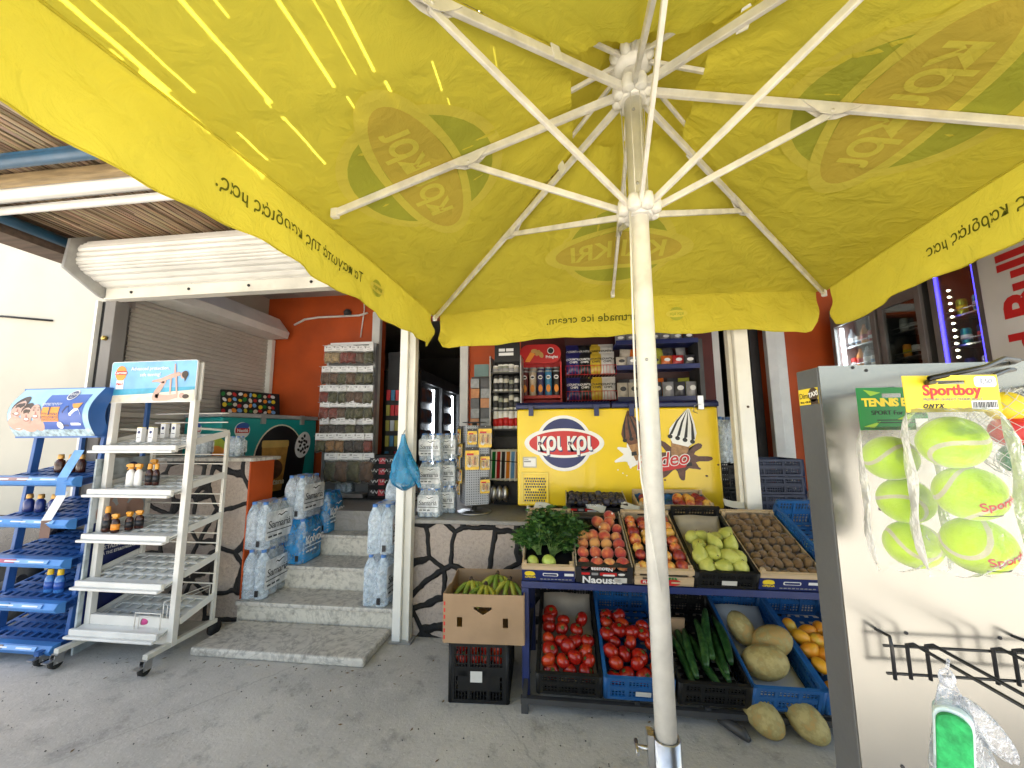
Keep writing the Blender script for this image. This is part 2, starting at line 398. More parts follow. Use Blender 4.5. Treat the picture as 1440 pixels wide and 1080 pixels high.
def marble_mat(name, c1, c2, c3):
    m, t, N, L = nt(name)
    out = N.new('ShaderNodeOutputMaterial'); p = N.new('ShaderNodeBsdfPrincipled'); L.new(p.outputs[0], out.inputs[0])
    tc = N.new('ShaderNodeTexCoord')
    n = N.new('ShaderNodeTexNoise'); n.inputs['Scale'].default_value = 3.2; n.inputs['Detail'].default_value = 8; n.inputs['Distortion'].default_value = 1.6; n.inputs['Roughness'].default_value = .65
    L.new(tc.outputs['Object'], n.inputs['Vector'])
    cr = N.new('ShaderNodeValToRGB'); e = cr.color_ramp.elements
    e[0].position = .3; e[0].color = lin(c3); e[1].position = .72; e[1].color = lin(c2)
    k = e.new(.47); k.color = lin(c1); k = e.new(.54); k.color = lin(c1); k = e.new(.505); k.color = lin(c2)
    L.new(n.outputs['Fac'], cr.inputs[0])
    n2 = N.new('ShaderNodeTexNoise'); n2.inputs['Scale'].default_value = 24; n2.inputs['Detail'].default_value = 6; L.new(tc.outputs['Object'], n2.inputs['Vector'])
    r = N.new('ShaderNodeMapRange'); r.inputs['From Min'].default_value = .5; r.inputs['From Max'].default_value = .75; r.inputs['To Max'].default_value = .8; L.new(n2.outputs['Fac'], r.inputs['Value'])
    x = N.new('ShaderNodeMix'); x.data_type = 'RGBA'; L.new(r.outputs[0], x.inputs['Factor']); L.new(cr.outputs[0], x.inputs['A']); x.inputs['B'].default_value = (.2, .185, .16, 1)
    L.new(x.outputs['Result'], p.inputs['Base Color']); p.inputs['Roughness'].default_value = .5
    b = N.new('ShaderNodeBump'); b.inputs['Strength'].default_value = .2; b.inputs['Distance'].default_value = .005; L.new(n2.outputs['Fac'], b.inputs['Height']); L.new(b.outputs[0], p.inputs['Normal'])
    return m
M['marble'] = marble_mat('worn_marble', (.60, .565, .50), (.38, .36, .325), (.50, .47, .42))
M['riser'] = marble_mat('pale_riser', (.66, .62, .53), (.52, .485, .41), (.6, .56, .48))
M['tile'] = marble_mat('grey_floor_tile', (.27, .26, .24), (.22, .21, .20), (.25, .24, .22))

# ---------------------------------------------------------------- ground
g = MB(); g.bx(-110, 110, -110, 110, -.3, 0); struct('ground', g, M['ground'])
b = MB(); b.bx(-2.47, -1.25, 2.47, 2.855, .002, .055)
tag(b.build('stone_slab', M['marble'], bevel=.012), 'worn grey stone slab lying on the ground at the foot of the steps', 'slab')

# ---------------------------------------------------------------- neighbouring house at the left
t = thing('neighbour_house', 'plain cream rendered house wall at the far left beyond the shutter frame', 'house', (-7, 3.65, 0))
b = MB(); b.bx(-12, -3.96, 3.6, 9, 0, 7); b.build('wall', M['cream_wall'], t, w=True)
b = MB(); b.tube([(-6.9, 3.585, 2.86), (-6.4, 3.58, 2.84), (-5.72, 3.585, 2.76)], .012, 6); b.build('cable', M['black'], t, w=True)

# ---------------------------------------------------------------- the shop
WY = 4.7      # face of the shop's front wall
xa, xb = ony(531, 560, WY).x, ony(650, 560, WY).x
xc, xd = ony(1012, 560, WY).x, ony(1084, 560, WY).x
xe = ony(1168, 560, WY).x
shop = thing('shop_building', 'shop front with orange painted walls, white door frames and dark open doorways', 'shop', (0, WY, 0))
FW = FY(0, WY, 0)
b = MB(); wall_with_holes(b, FW, -3.98, 4.6, 0, 3.45, -.16, [(xa, xb, .73, 2.95), (xc, xd, .73, 2.75)])
b.build('orange_wall', M['orange_paint'], shop, w=True)
for nm, (l, r, top) in {'left': (xa, xb, 2.95), 'right': (xc, xd, 2.75)}.items():
    b = MB(); wdt = .105
    for x in (l-wdt+.02, r-.02):
        b.bx(x, x+wdt, WY-.055, WY+.02, .73, top+.02)
    b.bx(l-wdt+.02, r-.02+wdt, WY-.058, WY+.02, top+.02, top+.10)
    b.build('door_frame', M['white_paint'], shop, w=True, bevel=.006)
b = MB(); b.bx(xd+.087, xd+.19, WY-.035, WY-.002, .735, 2.87); b.build('door_frame', M['white_paint'], shop, w=True, bevel=.006)
b = MB(); b.bx(-4.0, 4.6, WY+.17, 9.2, .6, .73); b.bx(-2.6, -1.16, 3.56, WY+.17, .5, .73); b.bx(-3.98, -2.6, 3.2, WY+.17, .5, .73)
b.build('floor', M['tile'], shop, w=True)
b = MB(); b.bx(-3.98, 4.6, 2.95, 9.2, 3.32, 3.5); b.build('ceiling', M['ceil'], shop, w=True)
b = MB(); b.bx(-4.0, 4.6, 9.2, 9.35, .6, 3.4); b.bx(-4.1, -3.98, 2.95, 9.2, 0, 3.5); b.bx(4.6, 4.75, 3.0, 9.2, 0, 3.5); b.bx(-4.1, 4.75, 2.95, 9.35, 3.5, 3.9)
b.build('side_wall', M['grey_wall'], shop, w=True)
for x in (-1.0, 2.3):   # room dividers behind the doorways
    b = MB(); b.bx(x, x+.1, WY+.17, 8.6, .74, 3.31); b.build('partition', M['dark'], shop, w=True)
b = MB(); b.bx(-1.03, 1.75, 2.88, 2.949, 2.42, 3.6); b.build('added_shade_beam', M['cream_wall'], shop, w=True)  # unseen beam added to cut the skylight entering the right bay
# electric conduit on the orange wall
b = MB(); b.tube([(-3.55, WY-.015, 2.93), (-3.4, WY-.02, 3.0), (-3.2, WY-.02, 3.02), (-2.62, WY-.02, 3.02), (-2.5, WY-.02, 3.05)], .014, 6); b.tube([(-2.56, WY-.02, 3.3), (-2.55, WY-.02, 3.1), (-2.585, WY-.02, 2.72)], .008, 6)
b.build('conduit', M['white_paint'], shop, w=True)
b = MB(); b.lathe([(.001, 0), (.045, .0), (.05, .04), (.03, .075), (.001, .08)], 12, MX.Translation((-2.78, WY-.03, 3.03))); b.build('junction_box', M['dgrey'], shop, w=True)

# stone terrace walls with their marble caps
t = thing('stone_wall', 'crazy paving terrace wall with black joints and marble cap under the yellow freezer', 'wall', (.3, 2.9, 0))
b = MB(); b.bx(-1.1, 2.6, 2.875, 3.1, 0, .79); b.build('stonework', M['stone'], t, w=True)
b = MB(); b.bx(-1.13, 2.6, 2.845, WY-.06, .792, .822); b.build('cap', M['tile'], t, w=True, bevel=.006)
b = MB(); b.bx(-1.1, 2.6, 3.1, WY-.06, 0, .79); b.build('core', M['grey_wall'], t, w=True)
t = thing('stone_wall', 'crazy paving wall behind the white display stand with an orange painted end', 'wall', (-3.2, 3.0, 0))
b = MB(); b.bx(-3.96, -2.525, 2.92, 3.17, 0, 1.235); b.build('stonework', M['stone'], t, w=True)
b = MB(); b.bx(-2.523, -2.51, 2.915, 3.175, 0, 1.235); b.build('end_panel', M['orange_paint'], t, w=True)
b = MB(); b.bx(-3.97, -2.47, 2.885, 3.205, 1.237, 1.265); b.build('cap', M['marble'], t, w=True, bevel=.006)

# steps
t = thing('marble_steps', 'four worn marble steps climbing from the ground slab to the shop door', 'steps', (-1.88, 2.86, 0))
for i, (y, z) in enumerate(((2.86, .185), (3.13, .365), (3.42, .545), (3.71, .728))):
    y2 = (3.13, 3.42, 3.71, 3.76)[i]
    b = MB(); b.bx(-2.50, -1.16, y+.02, y2+.03, 0 if i == 0 else (.185, .365, .545)[i-1]-.02, z-.03); b.build('riser', M['riser'], t, w=True)
    b = MB(); b.bx(-2.505, -1.155, y-.005, y2+.021, z-.03, z); b.build('tread', M['marble'], t, w=True, bevel=.006)

# posts
t = thing('white_post', 'tall white metal door post with a blue bag hanging on it', 'post', (-1.15, 2.79, 0))
b = MB(); b.bx(-1.205, -1.145, 2.775, 2.845, 0, 2.62); b.build('post_profile', M['white_paint'], t, w=True, bevel=.004)
b = MB(); b.bx(-1.143, -1.10, 2.80, 2.85, 0, 2.62); b.bx(-1.10, -1.085, 2.785, 2.85, 0, 2.62); b.build('guide_rail', M['cream_metal'], t, w=True, bevel=.003)
b = MB(); b.bx(-1.22, -1.06, 2.76, 2.86, .002, .012); b.build('foot_plate', M['grey_metal'], t, w=True)
t = thing('white_post', 'thick white painted wooden post standing right of the yellow freezer', 'post', (1.29, 2.83, .82))
b = MB(); b.bx(1.235, 1.33, 2.83, 2.92, .823, 2.9); b.build('post_profile', M['white_paint'], t, w=True, bevel=.006)
b = MB(); b.bx(1.205, 1.233, 2.86, 2.92, .823, 2.9); b.build('guide_rail', M['cream_metal'], t, w=True, bevel=.004)
b = MB()
for z in (1.62,): b.lathe([(.001, 0), (.009, .0), (.008, .004), (.001, .005)], 8, frame((1.29, 2.829, z), (1, 0, 0), (0, 0, 1)))
b.build('screw', M['brown_wood'], t, w=True)

# rolled-up front shutter
t = thing('roller_shutter', 'rolled up white slatted roller shutter above the steps and stands', 'shutter', (-2.5, 2.8, 2.62))
b = MB(); prof = [(2.93, 3.15), (2.74, 3.135), (2.58, 3.06), (2.515, 2.985), (2.51, 2.85), (2.56, 2.79), (2.74, 2.715)]
pts = []
for i in range(len(prof)-1):
    (y0, z0), (y1, z1) = prof[i], prof[i+1]; n = 3
    d = V((y1-y0, z1-z0)).normalized(); nrm = V((d.y, -d.x))
    for k in range(n):
        u, u2 = k/n, (k+.86)/n
        pts += [(y0+(y1-y0)*u, z0+(z1-z0)*u), (y0+(y1-y0)*(u+.43/n)-nrm.x*-.006, z0+(z1-z0)*(u+.43/n)-nrm.y*-.006), (y0+(y1-y0)*u2, z0+(z1-z0)*u2), (y0+(y1-y0)*(u2+.02)-nrm.x*.008, z0+(z1-z0)*(u2+.02)-nrm.y*.008)]
pts.append(prof[-1])
vs = []; fs = []
for x in (-3.86, -1.08): vs += [(x, y, z) for y, z in pts]
n = len(pts); fs = [(i, i+1, n+i+1, n+i) for i in range(n-1)]
b.add(vs, fs); b.build('rolled_curtain', M['shutter_light'], t, w=True)
b = MB(); X = frame((-3.86, 0, 0), (0, 1, 0), (0, 0, 1))
PL = [(2.98, 3.2), (2.70, 3.18), (2.46, 3.03), (2.44, 2.78), (2.70, 2.63), (2.98, 2.60)]
b.prism(PL, X, 0, -.03); b.build('end_plate', M['grey_metal'], t, w=True, bevel=.003)
b = MB(); b.prism(PL, frame((-1.05, 0, 0), (0, 1, 0), (0, 0, 1)), 0, -.028); b.build('end_plate', M['grey_metal'], t, w=True, bevel=.003)
b = MB(); b.bx(-3.858, -1.082, 2.735, 2.80, 2.63, 2.712); b.bx(-3.858, -1.082, 2.725, 2.81, 2.612, 2.628); b.build('bottom_bar', M['cream_metal'], t, w=True, bevel=.004)
for x in (-3.6, -3.05, -2.5, -1.95):
    b = MB(); b.lathe([(.001, 0), (.012, 0), (.012, .006), (.001, .007)], 8, FY(x, 2.734, 2.665)); b.build('rivet', M['black'], t, w=True)
b = MB(); b.bx(-3.98, -3.955, 2.76, 2.86, 0, 2.62); b.build('guide_rail', M['white_paint'], t, w=True)
b = MB(); b.bx(-3.95, -3.90, 2.79, 2.86, 0, 2.62); b.build('rail_gap', M['black'], t, w=True)
b = MB(); b.bx(-3.895, -3.79, 2.77, 2.88, 0, 2.62); b.build('jamb', M['grey_wall'], t, w=True, bevel=.004)
b = MB(); b.lathe([(.001, 0), (.02, 0), (.02, .025), (.001, .03)], 10, FY(-3.84, 2.768, 2.28)); b.build('lock', mat('brass', (.5, .36, .1), .3, metal=1), t, w=True)

# closed side shutter with its housing
t = thing('side_shutter', 'closed grey beige roller shutter on the left side wall with boxed housing', 'shutter', (-3.87, 3.8, .73))
b = MB(); z = .74; vs = []; fs = []
while z < 2.76:
    k = len(vs)
    for y in (2.95, WY-.02): vs += [(-3.875, y, z), (-3.862, y, z+.01), (-3.862, y, z+.034), (-3.874, y, z+.046)]
    fs += [(k, k+1, k+5, k+4), (k+1, k+2, k+6, k+5), (k+2, k+3, k+7, k+6)]; z += .046
b.add(vs, fs); b.build('curtain', M['shutter_grey'], t, w=True)
b = MB(); X = frame((0, WY-.08, 0), (1, 0, 0), (0, 0, 1))
b.prism([(-3.88, 2.72), (-3.58, 2.72), (-3.56, 2.80), (-3.72, 3.0), (-3.88, 3.0)], X, 0, 1.72); b.build('housing', M['white_paint'], t, w=True, bevel=.006)
b = MB(); b.bx(-3.88, -3.80, WY-.085, WY-.03, .74, 2.72); b.build('guide_rail', M['white_paint'], t, w=True)
b = MB(); b.bx(-3.86, -3.845, 2.95, WY-.09, 1.62, 1.66); b.build('lock_bar', M['cream_metal'], t, w=True)

# ---------------------------------------------------------------- pergola roofed with reeds
SUN = V((-math.cos(rad(60))*.7, math.cos(rad(60))*.714, math.sin(rad(60)))).normalized()
ROOFZ = 3.14
UC = V((.31, 1.39)); UR = rad(-3.5); A1 = 1.345
streaks = [((240, 2), (276, 148), .4), ]
STREAK = []   # gaps between the reeds: (x, y0, y1, width) in the roof
def on_left_panel(px, py):
    r = ray(px, py); o = V((0, 0, H_)); n = V((-.33, 0, 1)); p0 = V((UC.x, UC.y, 2.80))
    k = (p0-o).dot(n)/r.dot(n); return o+r*k
def gap(p, q, wd, surf=on_left_panel):
    a, c = surf(*p), surf(*q)
    a2 = a+SUN*((ROOFZ-a.z)/SUN.z); c2 = c+SUN*((ROOFZ-c.z)/SUN.z)
    STREAK.append(((a2.x+c2.x)/2, min(a2.y, c2.y), max(a2.y, c2.y), wd*1.25))
for p, q, wd in [((110, 0), (275, 147), .016), ((240, 0), (383, 157), .015), ((290, 2), (325, 37), .010), ((392, 175), (462, 242), .012), ((378, 0), (474, 130), .014),
                 ((430, 2), (505, 112), .008), ((466, 4), (530, 107), .013), ((483, 142), (532, 208), .011), ((537, 118), (572, 178), .013), ((575, 182), (586, 202), .010),
                 ((604, 90), (622, 135), .010), ((627, 142), (637, 170), .008), ((522, 170), (553, 213), .008), ((690, 72), (703, 122), .007), ((730, 80), (742, 138), .006),
                 ((330, 200), (380, 240), .016), ((368, 152), (384, 164), .008), ((393, 173), (400, 182), .008)]:
    gap(p, q, wd)
def on_left_valance(px, py): return onx(px, py, -1.05)
for p, q, wd in [((62, 0), (240, 142), .018), ((182, 127), (298, 208), .014), ((320, 225), (372, 264), .014), ((140, 97), (165, 115), .01)]:
    gap(p, q, wd, on_left_valance)
t = thing('reed_pergola', 'pergola roof of brown reeds on blue painted pipes above the shop front', 'pergola', (0, .9, 3.1))
RX0, RX1, RY0, RY1 = -4.25, 4.6, .42, 2.93
b = MB(); xs = sorted({RX0, RX1}|{s[0]-s[3]/2 for s in STREAK}|{s[0]+s[3]/2 for s in STREAK})
for i in range(len(xs)-1):
    xm = (xs[i]+xs[i+1])/2; cut = sorted([(s[1], s[2]) for s in STREAK if abs(s[0]-xm) < s[3]/2]); y = RY0
    for c0, c1 in cut+[(RY1, RY1)]:
        if c0 > y: b.bx(xs[i], xs[i+1], y, c0, ROOFZ+.012, ROOFZ+.03)
        y = max(y, c1)
b.build('added_light_block', M['brown_wood'], t, w=True)  # opaque sheet added over the reeds to stop light leaks, slit for sun streaks
def reed_mat():
    m, tt, N, L = nt('brown_reeds')
    out = N.new('ShaderNodeOutputMaterial'); p = N.new('ShaderNodeBsdfPrincipled'); L.new(p.outputs[0], out.inputs[0])
    at = N.new('ShaderNodeAttribute'); at.attribute_name = 'tone'
    cr = N.new('ShaderNodeValToRGB'); e = cr.color_ramp.elements
    e[0].color = (.17, .11, .07, 1); e[1].color = (.74, .57, .38, 1); k = e.new(.5); k.color = (.46, .32, .20, 1)
    L.new(at.outputs['Fac'], cr.inputs[0])
    tc = N.new('ShaderNodeTexCoord'); mp = N.new('ShaderNodeMapping'); mp.inputs['Scale'].default_value = (40, 2.5, 40); L.new(tc.outputs['Object'], mp.inputs[0])
    n = N.new('ShaderNodeTexNoise'); n.inputs['Scale'].default_value = 2; n.inputs['Detail'].default_value = 5; L.new(mp.outputs[0], n.inputs['Vector'])
    x = N.new('ShaderNodeMix'); x.data_type = 'RGBA'; x.blend_type = 'MULTIPLY'; x.inputs['Factor'].default_value = .6; L.new(cr.outputs[0], x.inputs['A']); L.new(n.outputs['Color'], x.inputs['B'])
    L.new(x.outputs['Result'], p.inputs['Base Color']); p.inputs['Roughness'].default_value = .65
    return m
M['reed'] = reed_mat()
b = MB(); tone = []
x = RX0
while x < RX1:
    fine = x < -1.2
    d = RD.uniform(.008, .015) if fine else .03
    y = RY0 if not fine else RY0+RD.uniform(0, .1)
    while y < RY1-.02:
        ln = RD.uniform(.5, 1.7) if fine else 4.
        y2 = min(RY1, y+ln)
        if not any(abs(s[0]-x-d/2) < s[3]/2+d/2 and s[1] < y2 and s[2] > y for s in STREAK):
            zz = ROOFZ-d*.35+RD.uniform(-.006, .003); n0 = len(b.v)
            dx = RD.uniform(-.008, .008)
            b.tube([(x+d/2, y, zz), (x+d/2+dx, y2-.004, zz+RD.uniform(-.004, .004))], d*.52, 6 if fine else 4)
            tn = RD.random(); tone += [tn]*(len(b.v)-n0)
        y = y2
    x += d*.96
me = bpy.data.meshes.new('reed_mat'); me.from_pydata([tuple(V(q)-V((0, .9, 3.1))) for q in b.v], [], b.f); me.materials.append(M['reed'])
me.polygons.foreach_set('use_smooth', b.s)
a = me.attributes.new('tone', 'FLOAT', 'POINT'); a.data.foreach_set('value', tone)
o = bpy.data.objects.new('reed_mat', me); COL.objects.link(o); o.parent = t
for y in (.55, 1.70): 
    b = MB(); b.tube([(-4.3, y, 3.06), (4.65, y, 3.06)], .04, 12); b.build('blue_pipe', M['blue_pipe'], t, w=True)
for x in (-3.98, 4.5):
    b = MB(); b.tube([(x, .44, 3.04), (x, 2.9, 3.02)], .04, 12); b.build('blue_pipe', M['blue_pipe'], t, w=True)
b = MB(); b.bx(-4.3, -4.06, .44, 2.9, 2.95, 3.12); b.build('side_beam', M['brown_wood'], t, w=True)
b = MB(); b.bx(-4.3, 1.5, 1.84, 1.885, 3.04, 3.1); b.build('batten', mat('old_batten', (.4, .29, .15), .7, .2, 5, stretch=(1, 8, 8)), t, w=True)
for x in (-4.2, 4.5):
    b = MB(); b.tube([(x, .55, 0), (x, .55, 3.05)], .045, 12); b.build('pergola_post', M['blue_pipe'], t, w=True)
t = thing('awning_cassette', 'white metal awning cassette fixed under the reed roof at upper left', 'awning', (-1.4, 2, 3.0))
b = MB(); X = frame((-4.2, 0, 0), (0, 1, 0), (0, 0, 1))
b.prism([(1.90, 3.09), (1.90, 3.03), (1.93, 3.0), (1.965, 3.0), (1.975, 3.03), (1.985, 3.09)], X, 0, 5.6)
b.build('cassette', M['white_metal'], t, w=True, bevel=.008)
b = MB(); b.prism([(1.99, 3.09), (1.99, 3.05), (2.03, 3.045), (2.03, 3.09)], X, .05, 5.5); b.build('cover_strip', M['grey_metal'], t, w=True)
b = MB(); b.tube([(-4.15, 2.06, 3.015), (1.35, 2.06, 3.015)], .027, 12); b.build('front_rail', M['white_metal'], t, w=True)
# ---------------------------------------------------------------- parasol
M['canopy'] = cloth_mat('yellow_canopy_cloth', (.80, .70, .08), (.84, .74, .08), .30, .4)
M['cp_dark'] = cloth_mat('print_dark', (.16, .17, .03), (.16, .17, .03), .4)
M['cp_green'] = cloth_mat('print_green', (.52, .53, .07), (.5, .5, .05), .25)
M['cp_red'] = cloth_mat('print_red', (.70, .56, .09), (.8, .45, .06), .25)
M['cp_white'] = cloth_mat('print_white', (.82, .72, .11), (.84, .70, .08), .25)
M['umb'] = mat('ivory_metal', (.70, .67, .60), .38, .10, 16, dirt=.5, bump=.04)
M['plastic_white'] = mat('ivory_plastic', (.74, .72, .66), .36, .07, 16, dirt=.4, bump=.02)
par = thing('parasol', 'big square yellow parasol on a white pole covering the shop front', 'parasol', (UC.x, UC.y, 0), UR)
A0 = .235
def cz(a, u):
    """height of the cloth at distance a from the pole towards a side, u along the side"""
    f = a/A1
    return 2.81-(2.81-2.365)*f+.045*(1-u*u)*f
def cloth(k, a, u, sag=True):
    z = cz(a, u)
    if sag:
        f = max(0, (a-A0)/(A1-A0))
        z -= .028*math.sin(PI*min(1, f))*abs(math.sin(PI*u))
    p = V((a*u, -a, z))                      # side 0 looks to -y
    return MX.Rotation(k*PI/2, 3, 'Z') @ p
M['valance'] = cloth_mat('yellow_valance_cloth', (.79, .68, .075), (.84, .74, .08), .30, .6)
for k in range(4):
    b = MB()
    def fn(i, j, k=k):
        u = i*2-1; a = A0+(A1+.012-A0)*j
        p = cloth(k, a, u)
        w = .004*math.sin(u*23+k*2+j*9)*math.sin(j*PI)+.003*math.sin(u*51+j*33+k)
        p.z += w+(.012*math.sin(u*9+k)*(1-j)**6)
        return p
    b.grid(fn, 48, 36); c = b.build('canopy_panel', M['canopy'], par)
    # hem seam between panel and valance
    b = MB(); b.tube([cloth(k, A1+.008, -1+i*.05)+V((0, 0, -.002)) for i in range(41)], .0045, 5); b.build('hem_seam', M['canopy'], par)
    # valance
    b = MB()
    def fv(i, j, k=k):
        u = i*1.94-.97; lat = A1*u
        h = .272; c = A1*.97-abs(lat); rr = .075
        if c < rr: h -= rr-math.sqrt(max(0, rr*rr-(rr-c)**2))
        h -= .006*(1+math.sin(u*13+k*1.7))
        z = cz(A1, u)-.004-h*j
        edge = max(0, 1-c/.35)
        out = .012*j*math.sin(u*7+k*1.3)+.010*j*math.sin(u*17+k)+.024*edge*math.sin(j*6+u*38)*j+.008*math.sin(u*41+j*5+k)*j+.010*math.sin(u*12-j*4+k*2)*j*j
        p = V((lat, -(A1+.012+out), z))
        return MX.Rotation(k*PI/2, 3, 'Z') @ p
    b.grid(fv, 90, 10); b.build('valance', M['valance'], par)
    b = MB(); b.tube([fv(i/70, 1, k) for i in range(71)], .0032, 5); b.build('valance_binding', M['canopy'], par)
    # vent cap above the hole
    b = MB()
    def fc(i, j, k=k):
        u = i*2-1; a = .03+.40*j
        return MX.Rotation(k*PI/2, 3, 'Z') @ V((a*u, -a, 2.985-.62*a*(1-.25*j)+.02*(1-u*u)*j))
    b.grid(fc, 10, 8); b.build('vent_cap', M['canopy'], par)

# prints show through the cloth from its outer face
def on_cloth(k, pts, dz):
    """map (across, up-slope) print coordinates to the cloth of side k; across is mirrored because the print faces outwards"""
    out = []
    for x, y in pts:
        a = .86-y
        p = cloth(k, a, max(-1, min(1, x/a)))
        out.append(V((p.x, p.y, p.z-dz)))
    return out
def disk(b, k, rx, ry, dz, cut=None, n=40, nr=7, r0=0.):
    vs = []; fs = []
    for j in range(nr+1):
        f = r0+(1-r0)*j/nr
        vs += on_cloth(k, [(rx*f*math.cos(2*PI*i/n), ry*f*math.sin(2*PI*i/n)) for i in range(n)], dz)
    for j in range(nr):
        for i in range(n): fs.append((j*n+i, j*n+(i+1) % n, (j+1)*n+(i+1) % n, (j+1)*n+i))
    b.add(vs, fs, True)
def cloth_text(k, body, size, cx, cy, dz, bold):
    me = text_mesh(body, size, bold=bold, ext=0, spacing=.92).copy()
    for v in me.vertices:
        q = on_cloth(k, [(v.co.x+cx, v.co.y+cy)], dz)[0]; v.co = q
    me.materials.clear(); me.materials.append(M['cp_white'])
    o = bpy.data.objects.new('lettering', me); COL.objects.link(o); o.parent = par
for k, body in ((1, 'κρι κρι'), (3, 'κρι κρι'), (2, 'KPI KPI')):
    if k == 2: body = 'KRI KRI'
    b = MB()
    b.cur = 0; disk(b, k, .335, .335, .0045, r0=.87, nr=2); disk(b, k, .43, .168, .0075, r0=.80, nr=2)
    b.cur = 1; disk(b, k, .292, .292, .005)
    b.cur = 2; disk(b, k, .365, .132, .0085)
    b.build('printed_logo', [M['cp_white'], M['cp_green'], M['cp_red']], par)
    cloth_text(k, body, .185, 0, -.0, .011, .018)
def valance_text(k, body, size, u0, dark, align='CENTER', width=0):
    me = text_mesh(body, size, bold=.01, ext=0, spacing=1.02, align=align).copy(); me.materials.clear(); me.materials.append(dark)
    R = MX.Rotation(k*PI/2, 3, 'Z'); ww = max(v.co.x for v in me.vertices)-min(v.co.x for v in me.vertices); kx = width/ww if width else 1
    for v in me.vertices:
        lat = u0+v.co.x*kx; u = lat/A1
        j = (.135-v.co.y)/.27
        out = .012*j*math.sin(u*7+k*1.3)+.010*j*math.sin(u*17+k)+.006*math.sin(u*41+j*5+k)*j
        v.co = R @ V((lat, -(A1+.012+out-.004), cz(A1, u)-.004-.135+v.co.y))
    o = bpy.data.objects.new('lettering', me); COL.objects.link(o); o.parent = par
valance_text(3, 'Τα παγωτά της καρδιάς μας.', .072, .045, M['cp_dark'], width=.83)
valance_text(1, 'Τα παγωτά της καρδιάς μας.', .072, .20, M['cp_dark'], width=.83)
valance_text(2, 'Heartmade ice cream.', .082, .10, M['cp_dark'])
for k, u0 in ((3, -.50), (1, -.34), (2, -.43)):
    R = MX.Rotation(k*PI/2, 4, 'Z'); X = R @ frame((u0, -(A1+.004), cz(A1, u0/A1)-.14), (1, 0, 0), (0, 0, 1))
    b = MB(); b.cur = 0; b.ell(X, 0, 0, .048, .048, -.002, -.004); b.cur = 1; b.ell(X, 0, 0, .072, .026, -.0045, -.006); b.build('printed_logo', [M['cp_green'], M['cp_white']], par)
    o = text('κρι κρι', .03, X @ MX.Translation((0, 0, -.0085)), M['cp_green'], par, ext=.0005, bold=.02)

# frame
b = MB(); b.lathe([(.0335, .42), (.0335, 2.86)], 24); b.build('pole', M['plastic_white'], par)
for z in (1.62, 2.235, 2.60): pass
b = MB(); b.lathe([(.043, 0.02), (.043, .50), (.0355, .501), (.0355, .30)], 24); b.bx(-.31, .31, -.31, .31, .002, .03)
b.tube([(-.04, 0, .46), (-.09, 0, .46)], .007, 8); b.bx(-.058, -.04, -.02, .02, .39, .51); b.tube([(-.09, -.03, .46), (-.09, .03, .46)], .006, 8)
b.build('base_tube', M['steel'], par)
HUBZ = 2.275; CRZ = 2.755
def hub(z, up, nm, r=.062):
    b = MB(); b.lathe([(.037, z-.035), (.046, z-.035), (r, z-.012), (r, z+.012), (.048, z+.03), (.037, z+.03)], 24)
    for i in range(8):
        a = i*PI/4+PI/8
        b.lathe([(.001, z-.034), (.022, z-.026), (.026, z), (.022, z+.026), (.001, z+.034)], 10, MX.Translation((math.cos(a)*r*.93, math.sin(a)*r*.93, 0)))
    b.build(nm, M['plastic_white'], par, bevel=.002)
hub(HUBZ, 1, 'runner_hub'); hub(CRZ, -1, 'crown_hub')
b = MB(); z = 2.90
b.lathe([(.037, z-.05), (.062, z-.045), (.07, z), (.05, z+.03), (.037, z+.05), (.02, z+.07)], 20)
for i in range(8):
    a = i*PI/4+PI/8; b.lathe([(.001, z-.03), (.02, z-.02), (.024, z), (.02, z+.02), (.001, z+.03)], 8, MX.Translation((math.cos(a)*.066, math.sin(a)*.066, 0)))
b.build('top_hub', M['plastic_white'], par)
for i in range(8):
    ang = i*PI/4; corner = i % 2 == 1
    d = V((math.cos(ang), math.sin(ang), 0)); L = A1*math.sqrt(2) if corner else 1.275
    def top(r):
        a = r/math.sqrt(2) if corner else r
        return cz(a, 1 if corner else 0)
    p0 = d*.058+V((0, 0, CRZ)); r1 = L-.005
    p1 = d*r1+V((0, 0, top(r1)-.024))
    b = MB(); b.bar(p0, p1, .017, .032); 
    b.build('rib', M['umb'], par, bevel=.003)
    rj = (.83 if corner else .66)
    f = (rj-.058)/(r1-.058); j = p0+(p1-p0)*f; j.z -= .024
    b = MB(); s = d*.075+V((0, 0, (p1.z-p0.z)/(r1-.058)*.075)); side = V((-d.y, d.x, 0))
    for q in (-1, 1):
        off = side*(q*.0115)
        X = frame(j+off+V((0, 0, .02)), s, (0, 0, 1))
        b.prism([(-.095, .012), (-.075, -.004), (-.03, -.030), (.0, -.036), (.03, -.030), (.075, -.004), (.095, .012)], X, -.0015, .0015)
    b.lathe([(.001, -.016), (.006, -.015), (.006, .015), (.001, .016)], 8, frame(j, d, (0, 0, 1)))
    b.build('rib_bracket', M['umb'], par)
    b = MB(); h0 = d*.058+V((0, 0, HUBZ)); b.bar(h0, j+V((0, 0, -.004)), .014, .024); b.build('strut', M['umb'], par, bevel=.003)
    # vent stays and cloth clips
    v0 = d*.055+V((0, 0, 2.89)); L2 = (.40*math.sqrt(2) if corner else .40)*.86
    b = MB(); b.bar(v0, d*L2+V((0, 0, 2.985-.62*.4*.75-.03)), .012, .018); b.build('vent_stay', M['umb'], par, bevel=.002)
    if corner:
        q = p0+(p1-p0)*.185
        b = MB(); b.prism([(-.02, -.02), (.015, -.025), (.022, .03), (.012, .05), (-.012, .05)], frame(q+side*.012, s, (0, 0, 1)), .0, .004); b.build('clip', M['plastic_white'], par)
    b = MB(); b.bar(p1-d*.02, p1+d*.012, .026, .042); b.build('end_cap', M['plastic_white'], par, bevel=.004)
b = MB()
